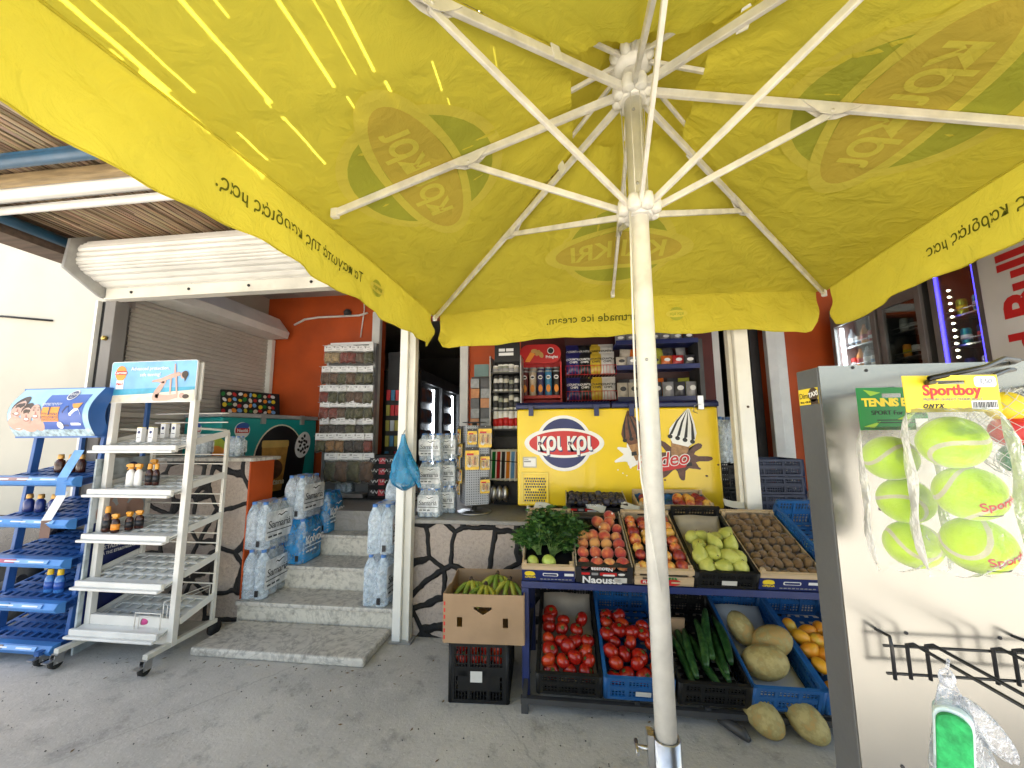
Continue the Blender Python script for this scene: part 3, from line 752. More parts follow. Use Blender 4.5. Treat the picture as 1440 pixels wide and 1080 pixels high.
for a in (.5, 1.2, 2.6, -1.9, -1.2):
    c, s = math.cos(a), math.sin(a)
    b.tube([(c*.05, s*.05, CRZ-.02), (c*.046, s*.046, 2.5), (c*.047, s*.047, HUBZ+.02)], .0017, 5)
b.build('lift_rope', M['plastic_white'], par)
b = MB(); b.tube([(-.038, -.045, HUBZ-.03), (-.043, -.04, 1.95), (-.047, -.03, 1.6), (-.042, -.035, 1.3), (-.02, -.048, 1.1), (.0, -.05, .95)], .0035, 6); b.build('pull_cord', M['plastic_white'], par)
for z in (1.7, 2.36, 2.66):
    b = MB(); b.lathe([(.001, 0), (.006, 0), (.005, .003), (.001, .004)], 8, frame((-.005, -.0345, z), (1, 0, 0), (0, 0, 1))); b.build('rivet', M['grey_metal'], par)
# ---------------------------------------------------------------- sun cream stands and motorbike
M['blue_plastic'] = mat('blue_stand_plastic', (.06, .24, .62), .35, .1, 5, dirt=.15)
M['blue_stand'] = mat('dark_blue_stand_paint', (.03, .115, .36), .4, .1, 5)
M['lightblue_strip'] = mat('light_blue_strip', (.2, .42, .8), .35, .1, 12)
M['white_tray'] = mat('white_tray_plastic', (.74, .73, .69), .4, .05, 4, dirt=.3)
M['brown_glass'] = mat('brown_bottle', (.05, .014, .008), .18, .2, 8)
M['gold_cap'] = mat('gold_cap', (.5, .27, .07), .3, .1, 10, metal=.5)
M['amber_cap'] = mat('amber_cap', (.75, .33, .03), .35, .08)
M['navy_bottle'] = mat('navy_bottle', (.015, .03, .16), .25, .1)
M['blue_bottle'] = mat('blue_bottle', (.05, .2, .55), .25, .1)
M['yellow_cap'] = mat('yellow_cap', (.85, .55, .02), .35, .06)
M['white_bottle'] = mat('white_bottle', (.8, .79, .76), .3, .04)
def caster(t, x, y, dx, rear=False):
    r = .035
    b = MB(); b.lathe([(.012, -.012), (r, -.011), (r, .011), (.012, .012)], 16, frame((x, y, r+.001), (0, 1, 0), (0, 0, 1))); w_ = b.build('caster_wheel', M['rubber'], t, w=True)
    b = MB(); b.bx(x-.017, x-.014, y-.02, y+.03, .03, .085); b.bx(x+.014, x+.017, y-.02, y+.03, .03, .085); b.bx(x-.022, x+.022, y-.01, y+.04, .083, .09)
    if not rear: b.bx(x-.02, x+.02, y-.06, y-.02, .055, .062)
    b.lathe([(.001, -.019), (.006, -.018), (.006, .018), (.001, .019)], 8, frame((x, y, r), (0, 1, 0), (0, 0, 1)))
    b.build('caster_fork', M['steel'], t, w=True)

# white stand
ws = thing('display_stand', 'white sun cream display stand with five tray shelves and a beach sign on top', 'display stand', (-2.86, 2.55, 0))
XL, XR = -3.19, -2.55
for x in (XL, XR):
    b = MB(); b.bx(x-.02, x+.02, 2.395, 2.435, .09, 1.70); b.bx(x-.02, x+.02, 2.43, 2.445, 1.70, 1.97); b.build('front_post', M['white_metal'], ws, w=True, bevel=.003)
    b = MB(); b.bar((x, 2.71, .10), (x, 2.71, 1.47), .022); b.tube([(x, 2.71, 1.47), (x, 2.69, 1.49), (x, 2.45, 1.50)], .008, 8); b.build('rear_post', M['cream_metal'], ws, w=True)
    b = MB(); b.bx(x-.018, x+.018, 2.25, 2.74, .088, .118); b.build('base_bar', M['cream_metal'], ws, w=True, bevel=.003)
    caster(ws, x, 2.255, 0)
    b = MB(); b.lathe([(.01, -.014), (.05, -.013), (.05, .013), (.01, .014)], 18, frame((x, 2.735, .051), (0, 1, 0), (0, 0, 1))); b.build('rear_wheel', M['rubber'], ws, w=True)
b = MB(); b.bx(XL+.021, XR-.021, 2.40, 2.43, .10, .26); b.build('kick_panel', M['white_metal'], ws, w=True, bevel=.002)
WS = [(1.365, 1.45), (1.07, 1.135), (.775, .84), (.475, .555), (.175, .27)]
def shelf_frame(x, y, z0, z1, d): return frame((x, y, z0), (1, 0, 0), (0, d, z1-z0))
for i, (z0, z1) in enumerate(WS):
    X = shelf_frame(XL-.02, 2.35, z0, z1, .36)
    b = MB(); holes = []
    w_, d_ = XR-XL-.0, .37
    for c in range(7):
        for r in range(4): holes.append((.03+c*.085, .03+c*.085+.066, .05+r*.078, .05+r*.078+.058))
    wall_with_holes(b, X, 0, w_, 0, d_, .012, holes)
    b.rect(X, 0, w_, 0, d_, -.012, -.009)
    b.build('shelf_tray', M['white_tray'], ws, w=True)
    b = MB(); q = X @ V((0, 0, 0))
    b.bx(XL-.035, XR-.021, 2.325, 2.35, z0-.025, z0+.022); b.bx(XL-.04, XR-.021, 2.30, 2.33, z0-.03, z0-.012); b.build('shelf_lip', M['white_tray'], ws, w=True, bevel=.006)
    for x in (XL-.033, XR+.003):
        b = MB(); n = len(b.v); b.bar((x, 2.45, z0+.02+(z1-z0)*.27), (x, 2.72, z1+.02), .012, .045); b.build('shelf_side', M['white_tray'], ws, w=True, bevel=.002)
    b = MB(); b.tube([(XL, 2.70, z1+.1), (XR, 2.70, z1+.1)], .005, 6); b.tube([(XL, 2.70, z1+.17), (XR, 2.70, z1+.17)], .004, 6)
    b.build('guard_wire', M['white_metal'], ws, w=True)
b = MB()
for (x0, x1, y0, y1, z) in ((-2.79, -2.60, 2.37, 2.37, .30), (-2.62, -2.58, 2.40, 2.70, .36)):
    b.tube([(x0, y0, z-.10), (x0, y0, z), (x1, y1, z), (x1, y1, z-.10)], .004, 6); b.tube([(x0+.03, y0, z-.1), (x0+.03, y0, z-.02), (x1-.0, y1, z-.02)], .003, 6)
b.build('wire_divider', M['white_metal'], ws, w=True)
# sign
b = MB(); X = FY(-3.235, 2.393, 1.685); SW, SH = .70, .30
b.cur = 0; b.rect(X, 0, SW, 0, SH, -.012, 0, .018)
b.cur = 1; b.rect(X, .004, SW-.004, .085, SH-.004, .0002, .001, .015)
b.cur = 2; b.prism([(.004, .055), (SW-.004, .072), (SW-.004, .108), (.004, .098)], X, .0012, .0018)
b.cur = 3; b.prism([(.004, .004), (SW-.004, .004), (SW-.004, .085), (.3, .062), (.004, .05)], X, .002, .0026)
b.cur = 4; b.ell(X, .085, .215, .045, .055, .002, .003)
b.cur = 5; b.rect(X, .035, .137, .205, .232, .0032, .0042, .012)
b.cur = 0; b.rect(X, .055, .117, .10, .163, .003, .0036)
def limb(b, X, pts, w, d0, d1):
    for i in range(len(pts)-1):
        a, c = V(pts[i]), V(pts[i+1]); dd = (c-a).normalized(); n = V((-dd.y, dd.x)); w0, w1 = w[i]/2, w[i+1]/2
        b.prism([tuple(a+n*w0), tuple(a-n*w0), tuple(c-n*w1), tuple(c+n*w1)], X, d0, d1)
        b.ell(X, c.x, c.y, w1, w1, d0, d1-.0001, 10)
b.cur = 6
limb(b, X, [(.565, .045), (.48, .03), (.385, .035), (.395, .07), (.45, .15), (.37, .155)], [.03, .04, .05, .045, .03, .015], .0028, .0034)
limb(b, X, [(.35, .15), (.43, .16), (.50, .185), (.56, .20)], [.012, .028, .032, .03], .0036, .0042)
limb(b, X, [(.53, .195), (.525, .27)], [.016, .01], .0044, .005); limb(b, X, [(.50, .18), (.505, .06)], [.016, .012], .0044, .005); limb(b, X, [(.54, .19), (.56, .05)], [.016, .012], .0044, .005)
b.ell(X, .60, .19, .024, .026, .0046, .0052); b.ell(X, .60, .045, .022, .02, .0046, .0052)
b.cur = 7; b.ell(X, .612, .195, .024, .026, .0054, .006); b.prism([(.60, .20), (.635, .20), (.615, .14)], X, .0054, .0058); b.ell(X, .632, .038, .025, .016, .0054, .006)
b.build('sign_board', [M['white'], M['sky_print'], M['sea_print'], M['sand_print'], M['orange_print'], M['red'], M['skin'], M['hair']], ws, w=True)
text('Carroten', .026, X @ MX.Translation((.086, .219, .0042)), M['white'], ws, w=True, bold=.02)
text('Advanced protection,', .036, X @ MX.Translation((.325, .245, .003)), M['white'], ws, w=True, bold=.012)
text('safe tanning!', .034, X @ MX.Translation((.33, .20, .003)), M['white'], ws, w=True, bold=.012)
text('No1', .03, X @ MX.Translation((.086, .137, .0036)), M['red'], ws, w=True, bold=.02)

# bottles; each stands in a tray hole
def on_shelf(i, x, v): z0, z1 = WS[i]; return V((x, 2.35+.35*v, z0+.014+(z1-z0)*v))
def spray(name, lab, body, cap, p, h=.15, r=.024, kind='spray', band=None, group=None):
    t = thing(name, lab, 'bottle', p, RD.uniform(-.3, .3), group)
    b = MB(); b.lathe([(r*.9, 0), (r, .006), (r, h*.55), (r*.8, h*.66), (r*.45, h*.72), (r*.42, h*.76)], 14, sq=.75); b.build('bottle_body', M[body], t)
    b = MB()
    if kind == 'spray':
        b.lathe([(r*.55, h*.745), (r*.6, h*.80), (r*.5, h*.84)], 10); b.prism([(-.022*h/.15, h*.84), (-.03*h/.15, h*.88), (-.03*h/.15, h*.95), (-.01, h), (.018*h/.15, h*.98), (.02*h/.15, h*.84)], frame((0, .009, 0), (1, 0, 0), (0, 0, 1)), 0, .018)
        b.prism([(-.018, h*.85), (-.028, h*.72), (-.024, h*.71), (-.012, h*.85)], frame((0, .004, 0), (1, 0, 0), (0, 0, 1)), 0, .008)
    else:
        b.lathe([(r*.62, h*.745), (r*.66, h*.76), (r*.58, h*.97), (r*.5, h)], 12, sq=.8)
    b.build('bottle_cap', M[cap], t)
    if band:
        b = MB(); b.lathe([(r*1.012, h*.15), (r*1.012, h*.46)], 14, sq=.76); b.build('bottle_label', M[band], t)
    return t
for k, x in enumerate((-3.005, -2.955, -2.91, -2.865)):
    p = on_shelf(0, x, .3+.35*(k % 2))
    t = thing('carton', ['white sun cream carton at the left end of the top white shelf', 'white carton standing back, second from left on the top white shelf', 'white sun cream carton standing forward, third from left on the top white shelf', 'white carton standing back at the right end of the top white shelf'][k], 'box', p, 0, 'cartons on the top white shelf')
    b = MB(); b.bx(-.02, .02, -.016, .016, 0, .105); b.build('carton_box', M['white'], t, bevel=.001)
    b = MB(); X = FY(0, -.0162, 0); b.ell(X, 0, .072, .011, .011, 0, .0006, 16); b.rect(X, -.013, .013, .03, .034, 0, .0005); b.build('carton_print', M['navy'], t)
    b = MB(); b.bx(-.0195, .0195, -.0155, .0155, .1052, .108); b.build('carton_lid', M['yellow_print'], t)
for k, (x, v, kind) in enumerate([(-3.03, .25, 'w'), (-2.965, .25, 'w'), (-2.99, .6, 'w'), (-2.90, .3, 'b'), (-2.845, .3, 'b')]):
    if kind == 'w': spray('spray_bottle', ['white spray bottle with orange trigger, leftmost on the second white shelf', 'white spray bottle with orange trigger beside the brown bottles', 'white spray bottle with orange trigger half hidden behind two others'][k], 'white_bottle', 'amber_cap', on_shelf(1, x, v), .155, .027, band=None, group='sprays on the second white shelf')
    else: spray('oil_bottle', ['brown oil bottle with amber cap next to the white sprays', 'brown oil bottle with amber cap at the right end of the second shelf'][k-3], 'brown_glass', 'amber_cap', on_shelf(1, x, v), .15, .024, 'cap', 'blackprint', 'oil bottles on the white stand')
for k, (x, v, h) in enumerate([(-3.12, .12, .17), (-3.04, .1, .125), (-2.985, .22, .125), (-2.94, .3, .125)]):
    spray('oil_bottle', ['tall brown oil bottle with amber cap on the third white shelf', 'small brown oil bottle with amber pump right of the tall one', 'small brown oil bottle in the middle of the third white shelf', 'small brown oil bottle at the right end of the third white shelf'][k], 'brown_glass', 'amber_cap', on_shelf(2, x, v), h, .026, 'cap' if k == 0 else 'spray', 'orange_print' if k == 1 else 'blackprint', 'oil bottles on the white stand')
t = thing('cream_tube', 'brown sun cream tube lying in a wire divider on the lowest white shelf', 'tube', on_shelf(4, -2.70, .22)+V((0, 0, .022)), rad(20))
b = MB(); b.lathe([(.02, -.075), (.022, -.05), (.021, .03), (.004, .085)], 14, MX.Rotation(PI/2, 4, 'Y'), sq=.8); b.build('tube_body', mat('brown_tube', (.12, .04, .025), .3, .1), t)
b = MB(); b.lathe([(.0212, -.07), (.0222, -.05), (.022, -.035)], 14, MX.Rotation(PI/2, 4, 'Y'), sq=.82); b.build('tube_print', mat('pink_print', (.6, .06, .25), .4, .1), t)

# blue stand
bs = thing('display_stand', 'blue sun cream display stand with curved photo sign, cut by the left edge', 'display stand', (-3.6, 2.5, 0))
BX0, BX1 = -3.93, -3.29
BSZ = [(1.155, 1.235), (.875, .96), (.62, .70), (.345, .45), (.09, .21)]
for x in (BX0+.03, BX1-.03):
    b = MB(); b.bar((x-.02, 2.42, .08), (x+.03, 2.47, 1.80), .03, .045); b.build('front_post', M['blue_stand'], bs, w=True, bevel=.003)
    b = MB(); b.bar((x+.0, 2.74, .08), (x+.0, 2.74, 1.80), .025); b.build('rear_post', M['blue_stand'], bs, w=True)
    b = MB(); b.bx(x-.018, x+.018, 2.24, 2.75, .07, .095); b.build('base_bar', M['blue_stand'], bs, w=True)
    caster(bs, x, 2.27, 0); caster(bs, x, 2.72, 0, True)
for i, (z0, z1) in enumerate(BSZ):
    X = shelf_frame(BX0, 2.33, z0, z1, .40); b = MB(); holes = []; w_ = BX1-BX0
    for c in range(9):
        for r in range(5): holes.append((.012+c*.07+(r % 2)*.012, .012+c*.07+.046+(r % 2)*.012, .04+r*.075, .04+r*.075+.05))
    wall_with_holes(b, X, 0, w_, 0, .42, .012, holes); b.rect(X, 0, w_, .0, .42, -.045, -.042)
    b.build('shelf_tray', M['blue_stand'], bs, w=True)
    b = MB(); b.prism([(2.33, z0-.05), (2.28, z0-.035), (2.265, z0-.01), (2.285, z0+.02), (2.33, z0+.025)], frame((BX0-.02, 0, 0), (0, 1, 0), (0, 0, 1)), 0, w_+.04); b.build('shelf_lip', M['blue_plastic'], bs, w=True, bevel=.004)
    b = MB(); Xl = frame((BX0, 2.264, z0-.005), (1, 0, 0), (0, .02, .03)); b.cur = 0; b.rect(Xl, .0, .3, -.0, .024, .002, .004); b.cur = 1; b.rect(Xl, .31, .56, -.0, .024, .002, .004)
    if i in (0, 3): b.cur = 0
    for q in range(3): b.cur = 2; b.rect(Xl, .03+q*.19, .15+q*.19, .007, .015, .0042, .0048)
    b.build('price_strip', [mat('strip_a', ((.35, .2, .18), (.05, .25, .6), (.4, .08, .15), (.06, .3, .65), (.25, .2, .2))[i], .4), M['lightblue_strip'], M['white']], bs, w=True)
for i in (0, 1):
    z = BSZ[i][0]; z2 = BSZ[i+1][0]; x = BX1-.05-.08*i
    b = MB(); b.cur = 0; b.add([(x, 2.31, z+.20), (x+.05, 2.33, z+.20), (x-.02, 2.25, z+.02), (x+.03, 2.27, z+.02), (x-.05, 2.27, z-.10), (x-.0, 2.29, z-.10)], [(0, 1, 3, 2)]); b.cur = 1; b.add([(x-.02, 2.25, z+.02), (x+.03, 2.27, z+.02), (x-.05, 2.27, z-.10), (x-.0, 2.29, z-.10)], [(0, 1, 3, 2)])
    o = b.build('hanging_strip', [M['white'] if i else M['lightblue_strip'], mat('strip_brown', (.2, .12, .1), .4) if i else M['blue_plastic']], bs, w=True); sm = o.modifiers.new('t', 'SOLIDIFY'); sm.thickness = .002
# curved sign
SGx0, SGx1 = ony(30, 580, 2.34).x, ony(141, 580, 2.34).x
SGz0, SGz1 = 1.452, 1.79; SGw = SGx1-SGx0
def sign_pt(u, v, off=0):
    x = SGx0+SGw*u+.035*(v-.5)+(.0 if 0 < u < 1 else 0)
    return V((x, 2.34-.07*math.sin(PI*v)-off, SGz0+(SGz1-SGz0)*v))
def sign_poly(b, pts, off): b.add([sign_pt(u, v, off) for u, v in pts], [tuple(range(len(pts)))])
def sign_patch(b, u0, u1, v0, v1, off, n=8): b.grid(lambda i, j: sign_pt(u0+(u1-u0)*i, v0+(v1-v0)*j, off), 2, n)
def sign_ell(b, cu, cv, ru, rv, off, rot=0, n=20):
    pts = []
    for i in range(n):
        a = 2*PI*i/n; x, y = ru*math.cos(a), rv*math.sin(a); pts.append((cu+x*math.cos(rot)-y*math.sin(rot), cv+x*math.sin(rot)+y*math.cos(rot)))
    vs = [sign_pt(cu, cv, off)]+[sign_pt(u, v, off) for u, v in pts]; b.add(vs, [(0, i+1, (i+1) % n+1) for i in range(n)])
b = MB(); b.cur = 0; sign_patch(b, 0, 1, 0, 1, 0, 14); b.cur = 1; sign_patch(b, 0, 1, .0, .17, .001); b.cur = 2; sign_patch(b, .42, .93, .14, .86, .0015, 10)
b.cur = 3; sign_patch(b, .43, .64, .30, .60, .003, 6)
FC = ((.12, .56, .080, .22, -.15), (.245, .44, .072, .19, 0), (.36, .50, .070, .20, .15))
b.cur = 4; sign_ell(b, .10, .27, .1, .15, .0016); sign_ell(b, .25, .22, .1, .13, .0017); sign_ell(b, .38, .25, .07, .14, .0018)
for k, (cu, cv, ru, rv, ro) in enumerate(FC):
    d = .002+.0008*k
    if k < 2: b.cur = 5; sign_ell(b, cu+.004, cv+.085, ru*1.02, rv*.9, d, ro)
    b.cur = 4; sign_ell(b, cu, cv-.01, ru*.93, rv*.88, d+.0004, ro)
    b.cur = 5
    for s_ in (-1, 1): sign_ell(b, cu+s_*.028, cv+.04, .012, .010, d+.0007); sign_ell(b, cu+s_*.028, cv+.085, .017, .007, d+.0007)
    b.cur = 9; sign_ell(b, cu+.004, cv-.03, .010, .04, d+.0007); sign_ell(b, cu, cv-.095, .036, .040, d+.0007)
    b.cur = 6; sign_ell(b, cu, cv-.085, .028, .022, d+.0009)
b.cur = 6; sign_ell(b, .70, .85, .06, .11, .004); sign_poly(b, [(.78, .22), (.90, .22), (.91, .46), (.87, .56), (.82, .56), (.77, .46)], .004); sign_ell(b, .65, .22, .038, .07, .005)
b.cur = 7; sign_ell(b, .70, .85, .05, .09, .005); sign_poly(b, [(.68, .20), (.755, .20), (.765, .5), (.74, .62), (.71, .62), (.685, .5)], .004)
b.cur = 8; sign_poly(b, [(.82, .57), (.88, .57), (.90, .68), (.78, .66), (.80, .60)], .005)
b.build('sign_board', [mat('pale_sky_print', (.32, .56, .78), .35, .15, 5), mat('splash_print', (.45, .6, .68), .4, .35, 30), M['blue_print'], M['orange_print'], M['skin'], M['hair'], M['white'], M['navy'], M['amber_cap'], mat('lip_print', (.40, .16, .13), .45)], bs, w=True)
def sign_text(body, size, u, v, m, off=.006, bold=.01, shear=0):
    me = text_mesh(body, size, bold=bold, shear=shear, ext=0).copy(); me.materials.clear(); me.materials.append(m)
    for q in me.vertices:
        p = sign_pt(u+q.co.x/SGw, v+q.co.y/(SGz1-SGz0), off); q.co = p-bs.location
    o = bpy.data.objects.new('lettering', me); COL.objects.link(o); o.parent = bs
sign_text('NIVEA', .024, .70, .865, M['white']); sign_text('SUN', .012, .70, .80, M['white'])
sign_text('ΕΜΠΙΣΤΕΥΣΟΥ', .022, .535, .655, M['white']); sign_text('1', .075, .525, .51, M['navy'], bold=.03); sign_text('ΤΗ Νο', .018, .465, .46, M['navy']); sign_text('ΜΑΡΚΑ', .02, .585, .45, M['navy'])
sign_text('ΑΝΤΗΛΙΑΚΗΣ', .022, .535, .39, M['navy']); sign_text('ΠΡΟΣΤΑΣΙΑΣ', .02, .535, .335, M['navy'])
b = MB(); b.grid(lambda i, j: sign_pt(1.0, j, -.0)+V((.002+.0*i, .10*i+.0, 0)), 1, 12); b.grid(lambda i, j: sign_pt(0, j, 0)+V((-.002, .10*i, 0)), 1, 12)
b.bx(SGx0, SGx1+.02, 2.34, 2.45, SGz1-.006, SGz1+.006); b.bx(SGx0-.02, SGx1, 2.34, 2.45, SGz0-.012, SGz0)
b.build('sign_housing', M['blue_stand'], bs, w=True)
# side panel with photo print
Xp = frame((-3.215, 2.36, .02), (-.08, .42, 0), (0, 0, 1)); PW = .43
b = MB(); b.cur = 0; b.rect(Xp, 0, PW, 0, 1.27, -.012, 0)
b.cur = 1; b.rect(Xp, .03, PW-.003, .10, .83, .0005, .0015)
b.cur = 2; b.rect(Xp, .003, PW-.003, .80, 1.15, .0002, .001)
b.cur = 3
for cx, cy in ((.11, 1.02), (.23, .99), (.34, 1.01)):
    b.ell(Xp, cx, cy, .05, .075, .002, .003, 20); b.ell(Xp, cx, cy-.13, .075, .08, .0012, .0018, 20)
b.cur = 4
for cx, cy in ((.11, 1.085), (.23, 1.05)): b.ell(Xp, cx, cy, .052, .035, .0032, .004, 20)
for cx, cy in ((.11, 1.02), (.23, .99), (.34, 1.01)):
    for s_ in (-1, 1): b.ell(Xp, cx+s_*.018, cy+.012, .006, .006, .0032, .004, 8)
b.cur = 5; b.ell(Xp, .28, 1.19, .05, .045, .0012, .002)
for k in range(5):
    b.cur = 6; b.ell(Xp, .075, .20+k*.1, .025, .025, .002, .0026, 16, a0=.6, a1=5.5)
    b.cur = 1; b.ell(Xp, .075, .20+k*.1, .020, .020, .0028, .0032, 16)
b.cur = 6; b.rect(Xp, .20, .30, .68, .74, .002, .0026, .01); b.cur = 1; b.rect(Xp, .206, .294, .686, .734, .0028, .0032, .008)
b.build('side_panel', [mat('panel_edge', (.42, .48, .5), .4, .25, 12), M['navy'], mat('panel_sky', (.5, .55, .58), .4, .12, 6), M['skin'], M['hair'], M['navy'], M['white']], bs, w=True)
text('NIVEA', .03, Xp @ MX.Translation((.28, 1.19, .002)), M['white'], bs, w=True, bold=.02)
text('5 σε 1', .035, Xp @ MX.Translation((.25, .71, .0032)), M['white'], bs, w=True, bold=.02)
text('ΠΡΟΣΤΑΣΙΑ ΓΙΑ ΤΗΝ', .034, Xp @ MX.Translation((.22, .64, .002)), M['white'], bs, w=True, bold=.02)
text('ΥΓΕΙΑ ΤΗΣ ΕΠΙΔΕΡΜΙΔΑΣ', .026, Xp @ MX.Translation((.22, .60, .002)), M['white'], bs, w=True, bold=.02)
def on_blue(i, px, v):
    z0, z1 = BSZ[i]; y = 2.33+.4*v; p = ony(px, 700, y); return V((p.x, y, z0+.016+(z1-z0)*v))
for k, px in enumerate((78, 94, 108)):
    spray('oil_bottle', ['brown oil bottle with gold cap, left one on the top blue shelf', 'brown oil bottle with gold cap, middle one on the top blue shelf', 'brown oil bottle with gold cap, right one on the top blue shelf'][k], 'brown_glass', 'gold_cap', on_blue(0, px, .25), .13, .033, 'cap', None, 'bottles on the blue stand')
for k, px in enumerate((42, 58, 77)):
    spray('lotion_bottle', ['navy lotion bottle with gold cap, left one on the second blue shelf', 'navy lotion bottle with gold cap, middle one on the second blue shelf', 'navy lotion bottle mostly behind the hanging strip'][k], 'navy_bottle', 'gold_cap', on_blue(1, px, .25), .125, .034, 'cap', None, 'bottles on the blue stand')
for k, px in enumerate((86, 100)):
    spray('lotion_bottle', ['light blue lotion bottle with yellow cap, left of a pair low on the blue stand', 'light blue lotion bottle with yellow cap, right of a pair low on the blue stand'][k], 'blue_bottle', 'yellow_cap', on_blue(3, px, .2), .155, .029, 'cap', 'blue_print', 'bottles on the blue stand')

# motorbike behind the blue stand
t = thing('motorbike', 'dark motorbike parked against the cream wall behind the blue stand', 'motorbike', (-4.7, 2.9, 0))
for x in (-4.42, -5.65):
    b = MB(); b.lathe([(.20, -.045), (.245, -.05), (.275, -.025), (.28, 0), (.275, .025), (.245, .05), (.20, .045)], 28, frame((x, 2.9, .281), (1, 0, 0), (0, 0, 1))); wv = b.build('wheel', M['rubber'], t, w=True)
    b = MB(); b.lathe([(.03, -.03), (.05, -.03), (.06, -.01), (.19, -.012), (.205, -.03), (.205, .03), (.19, .012), (.06, .01), (.05, .03), (.03, .03)], 24, frame((x, 2.9, .281), (1, 0, 0), (0, 0, 1))); r_ = b.build('rim', M['grey_metal'], t, w=True); 
b = MB(); b.grid(lambda i, j: V((-5.25+1.35*i, 2.9+.14*math.sin((j-.5)*PI)*(1-.35*i), .78+.05*math.cos((j-.5)*PI)+.10*i*i-.06*math.sin(i*PI))), 14, 8); b.bx(-5.2, -4.1, 2.80, 3.0, .70, .79); b.build('seat', mat('black_seat', (.02, .018, .018), .55, .2, 30, bump=.1), t, w=True)
b = MB(); b.prism([(-5.3, .35), (-4.75, .28), (-4.62, .42), (-4.15, .50), (-3.85, .80), (-3.9, .86), (-4.6, .72), (-5.3, .75)], FY(0, 3.02, 0), 0, .24); b.build('body', mat('dark_bike_paint', (.03, .03, .035), .25, .2, 8), t, w=True, bevel=.03)
b = MB(); b.lathe([(.05, -.09), (.12, -.08), (.13, .06), (.06, .09)], 16, frame((-4.98, 2.82, .36), (1, 0, 0), (0, 0, 1))); b.tube([(-5.0, 2.76, .22), (-4.5, 2.75, .25), (-4.1, 2.76, .38)], [.02, .03, .035], 10); b.build('engine', M['dgrey'], t, w=True)
b = MB(); b.tube([(-4.25, 2.9, .82), (-4.0, 2.9, .87), (-3.82, 2.9, .80)], [.09, .07, .03], 10); b.bx(-4.02, -3.96, 2.86, 2.94, .55, .66); b.build('tail', M['black'], t, w=True)
b = MB(); b.tube([(-5.7, 2.9, .3), (-5.45, 2.9, 1.0)], .03, 8); b.tube([(-5.4, 2.6, 1.08), (-5.45, 2.75, 1.02), (-5.45, 3.05, 1.02), (-5.4, 3.2, 1.08)], .014, 8); b.build('fork', M['steel'], t, w=True)

t.location.x += .03; t.location.y -= .16
# ---------------------------------------------------------------- water packs
M['water'] = film_mat('water_bottle_plastic', (.80, .90, .97), .34, .06, .15, 30)
M['bcap'] = mat('bottle_cap_blue', (.06, .2, .55), .35, .1)
M['wrap'] = film_mat('shrink_wrap', (.95, .97, .98), .12, .07, .4, 9)
M['bluewrap'] = film_mat('blue_shrink_wrap', (.03, .30, .66), .62, .15, .7, 14)
M['label_white'] = film_mat('printed_white_band', (.9, .92, .93), .60, .2, .6, 12)
def bottle_mesh():
    b = MB(); r = .043
    b.lathe([(.03, 0), (.041, .006), (r, .03), (.039, .04), (r, .05), (.039, .06), (r, .07), (.041, .08), (r, .10), (.040, .118), (r, .135), (.040, .15), (.036, .165), (r, .185), (r, .20), (.041, .225), (.033, .255), (.018, .285), (.015, .292), (.015, .302)], 12)
    return b.mesh('bottle', [M['water']])
def cap_mesh():
    b = MB(); b.lathe([(.016, .296), (.0165, .298), (.0165, .312), (.014, .315)], 10); return b.mesh('cap', [M['bcap']])
BM, CM = bottle_mesh(), cap_mesh()
def wrap_mesh(blue):
    """shrunk film over 2 x 3 bottles: bulges over every bottle, drawn in between and over the shoulders"""
    b = MB(); hx, hy = .088, .132
    def ring(z, k):
        pts = []
        for i in range(48):
            a = 2*PI*i/48; c, s = math.cos(a), math.sin(a); p = 6
            q = (abs(c)**p+abs(s)**p)**(-1/p); x, y = hx*q*c, hy*q*s
            dent = .006*(abs(math.sin(PI*(y+.132)/.088)) if abs(x) > hx*.9 else abs(math.sin(PI*(x+.088)/.088)))-.006
            f = 1+dent/.1
            pts.append((x*f*k, y*f*k, z))
        return pts
    lv = [(.002, .96), (.01, 1), (.06, 1.0), (.12, .995), (.2, 1.0), (.235, .97), (.27, .86), (.300, .74), (.314, .66)]
    vs = []
    for z, k in lv: vs += ring(z, k)
    fs = [(j*48+i, j*48+(i+1) % 48, (j+1)*48+(i+1) % 48, (j+1)*48+i) for j in range(len(lv)-1) for i in range(48)]
    b.add(vs, fs, True); b.add(ring(.3145, .66), [tuple(range(48))], True)
    return b.mesh('shrink_wrap', [M['bluewrap' if blue else 'wrap']])
WM = {False: wrap_mesh(False), True: wrap_mesh(True)}
def label_part(t, body, blue, m):
    X = frame((.0905, 0, .155), (0, 1, 0), (0, 0, 1)); w = .25
    if not blue:
        b = MB(); b.rect(X, -w/2, w/2, -.095, .095, .0, .0008, .02); b.build('printed_band', M['label_white'], t)
    text(body, .074, X @ MX.Translation((0, .005, .001)), m, t, bold=.0 if not blue else .03, spacing=.92)
    b = MB(); b.rect(X, -w*.46, w*.46, -.044, -.037, .001, .002); b.prism([(-.03, .06), (-.01, .072), (.01, .062), (.05, .076), (.075, .066), (.05, .068), (.01, .052), (-.01, .064)], X, .001, .002)
    for k in range(3): b.rect(X, -.10+k*.045, -.065+k*.045, -.078, -.066, .001, .002)
    b.build('label_line', m, t)
    X = FY(0, -.1345, .055); b = MB(); b.rect(X, .03, .055, -.03, .01, 0, .001); b.build('barcode', M['blackprint'], t)
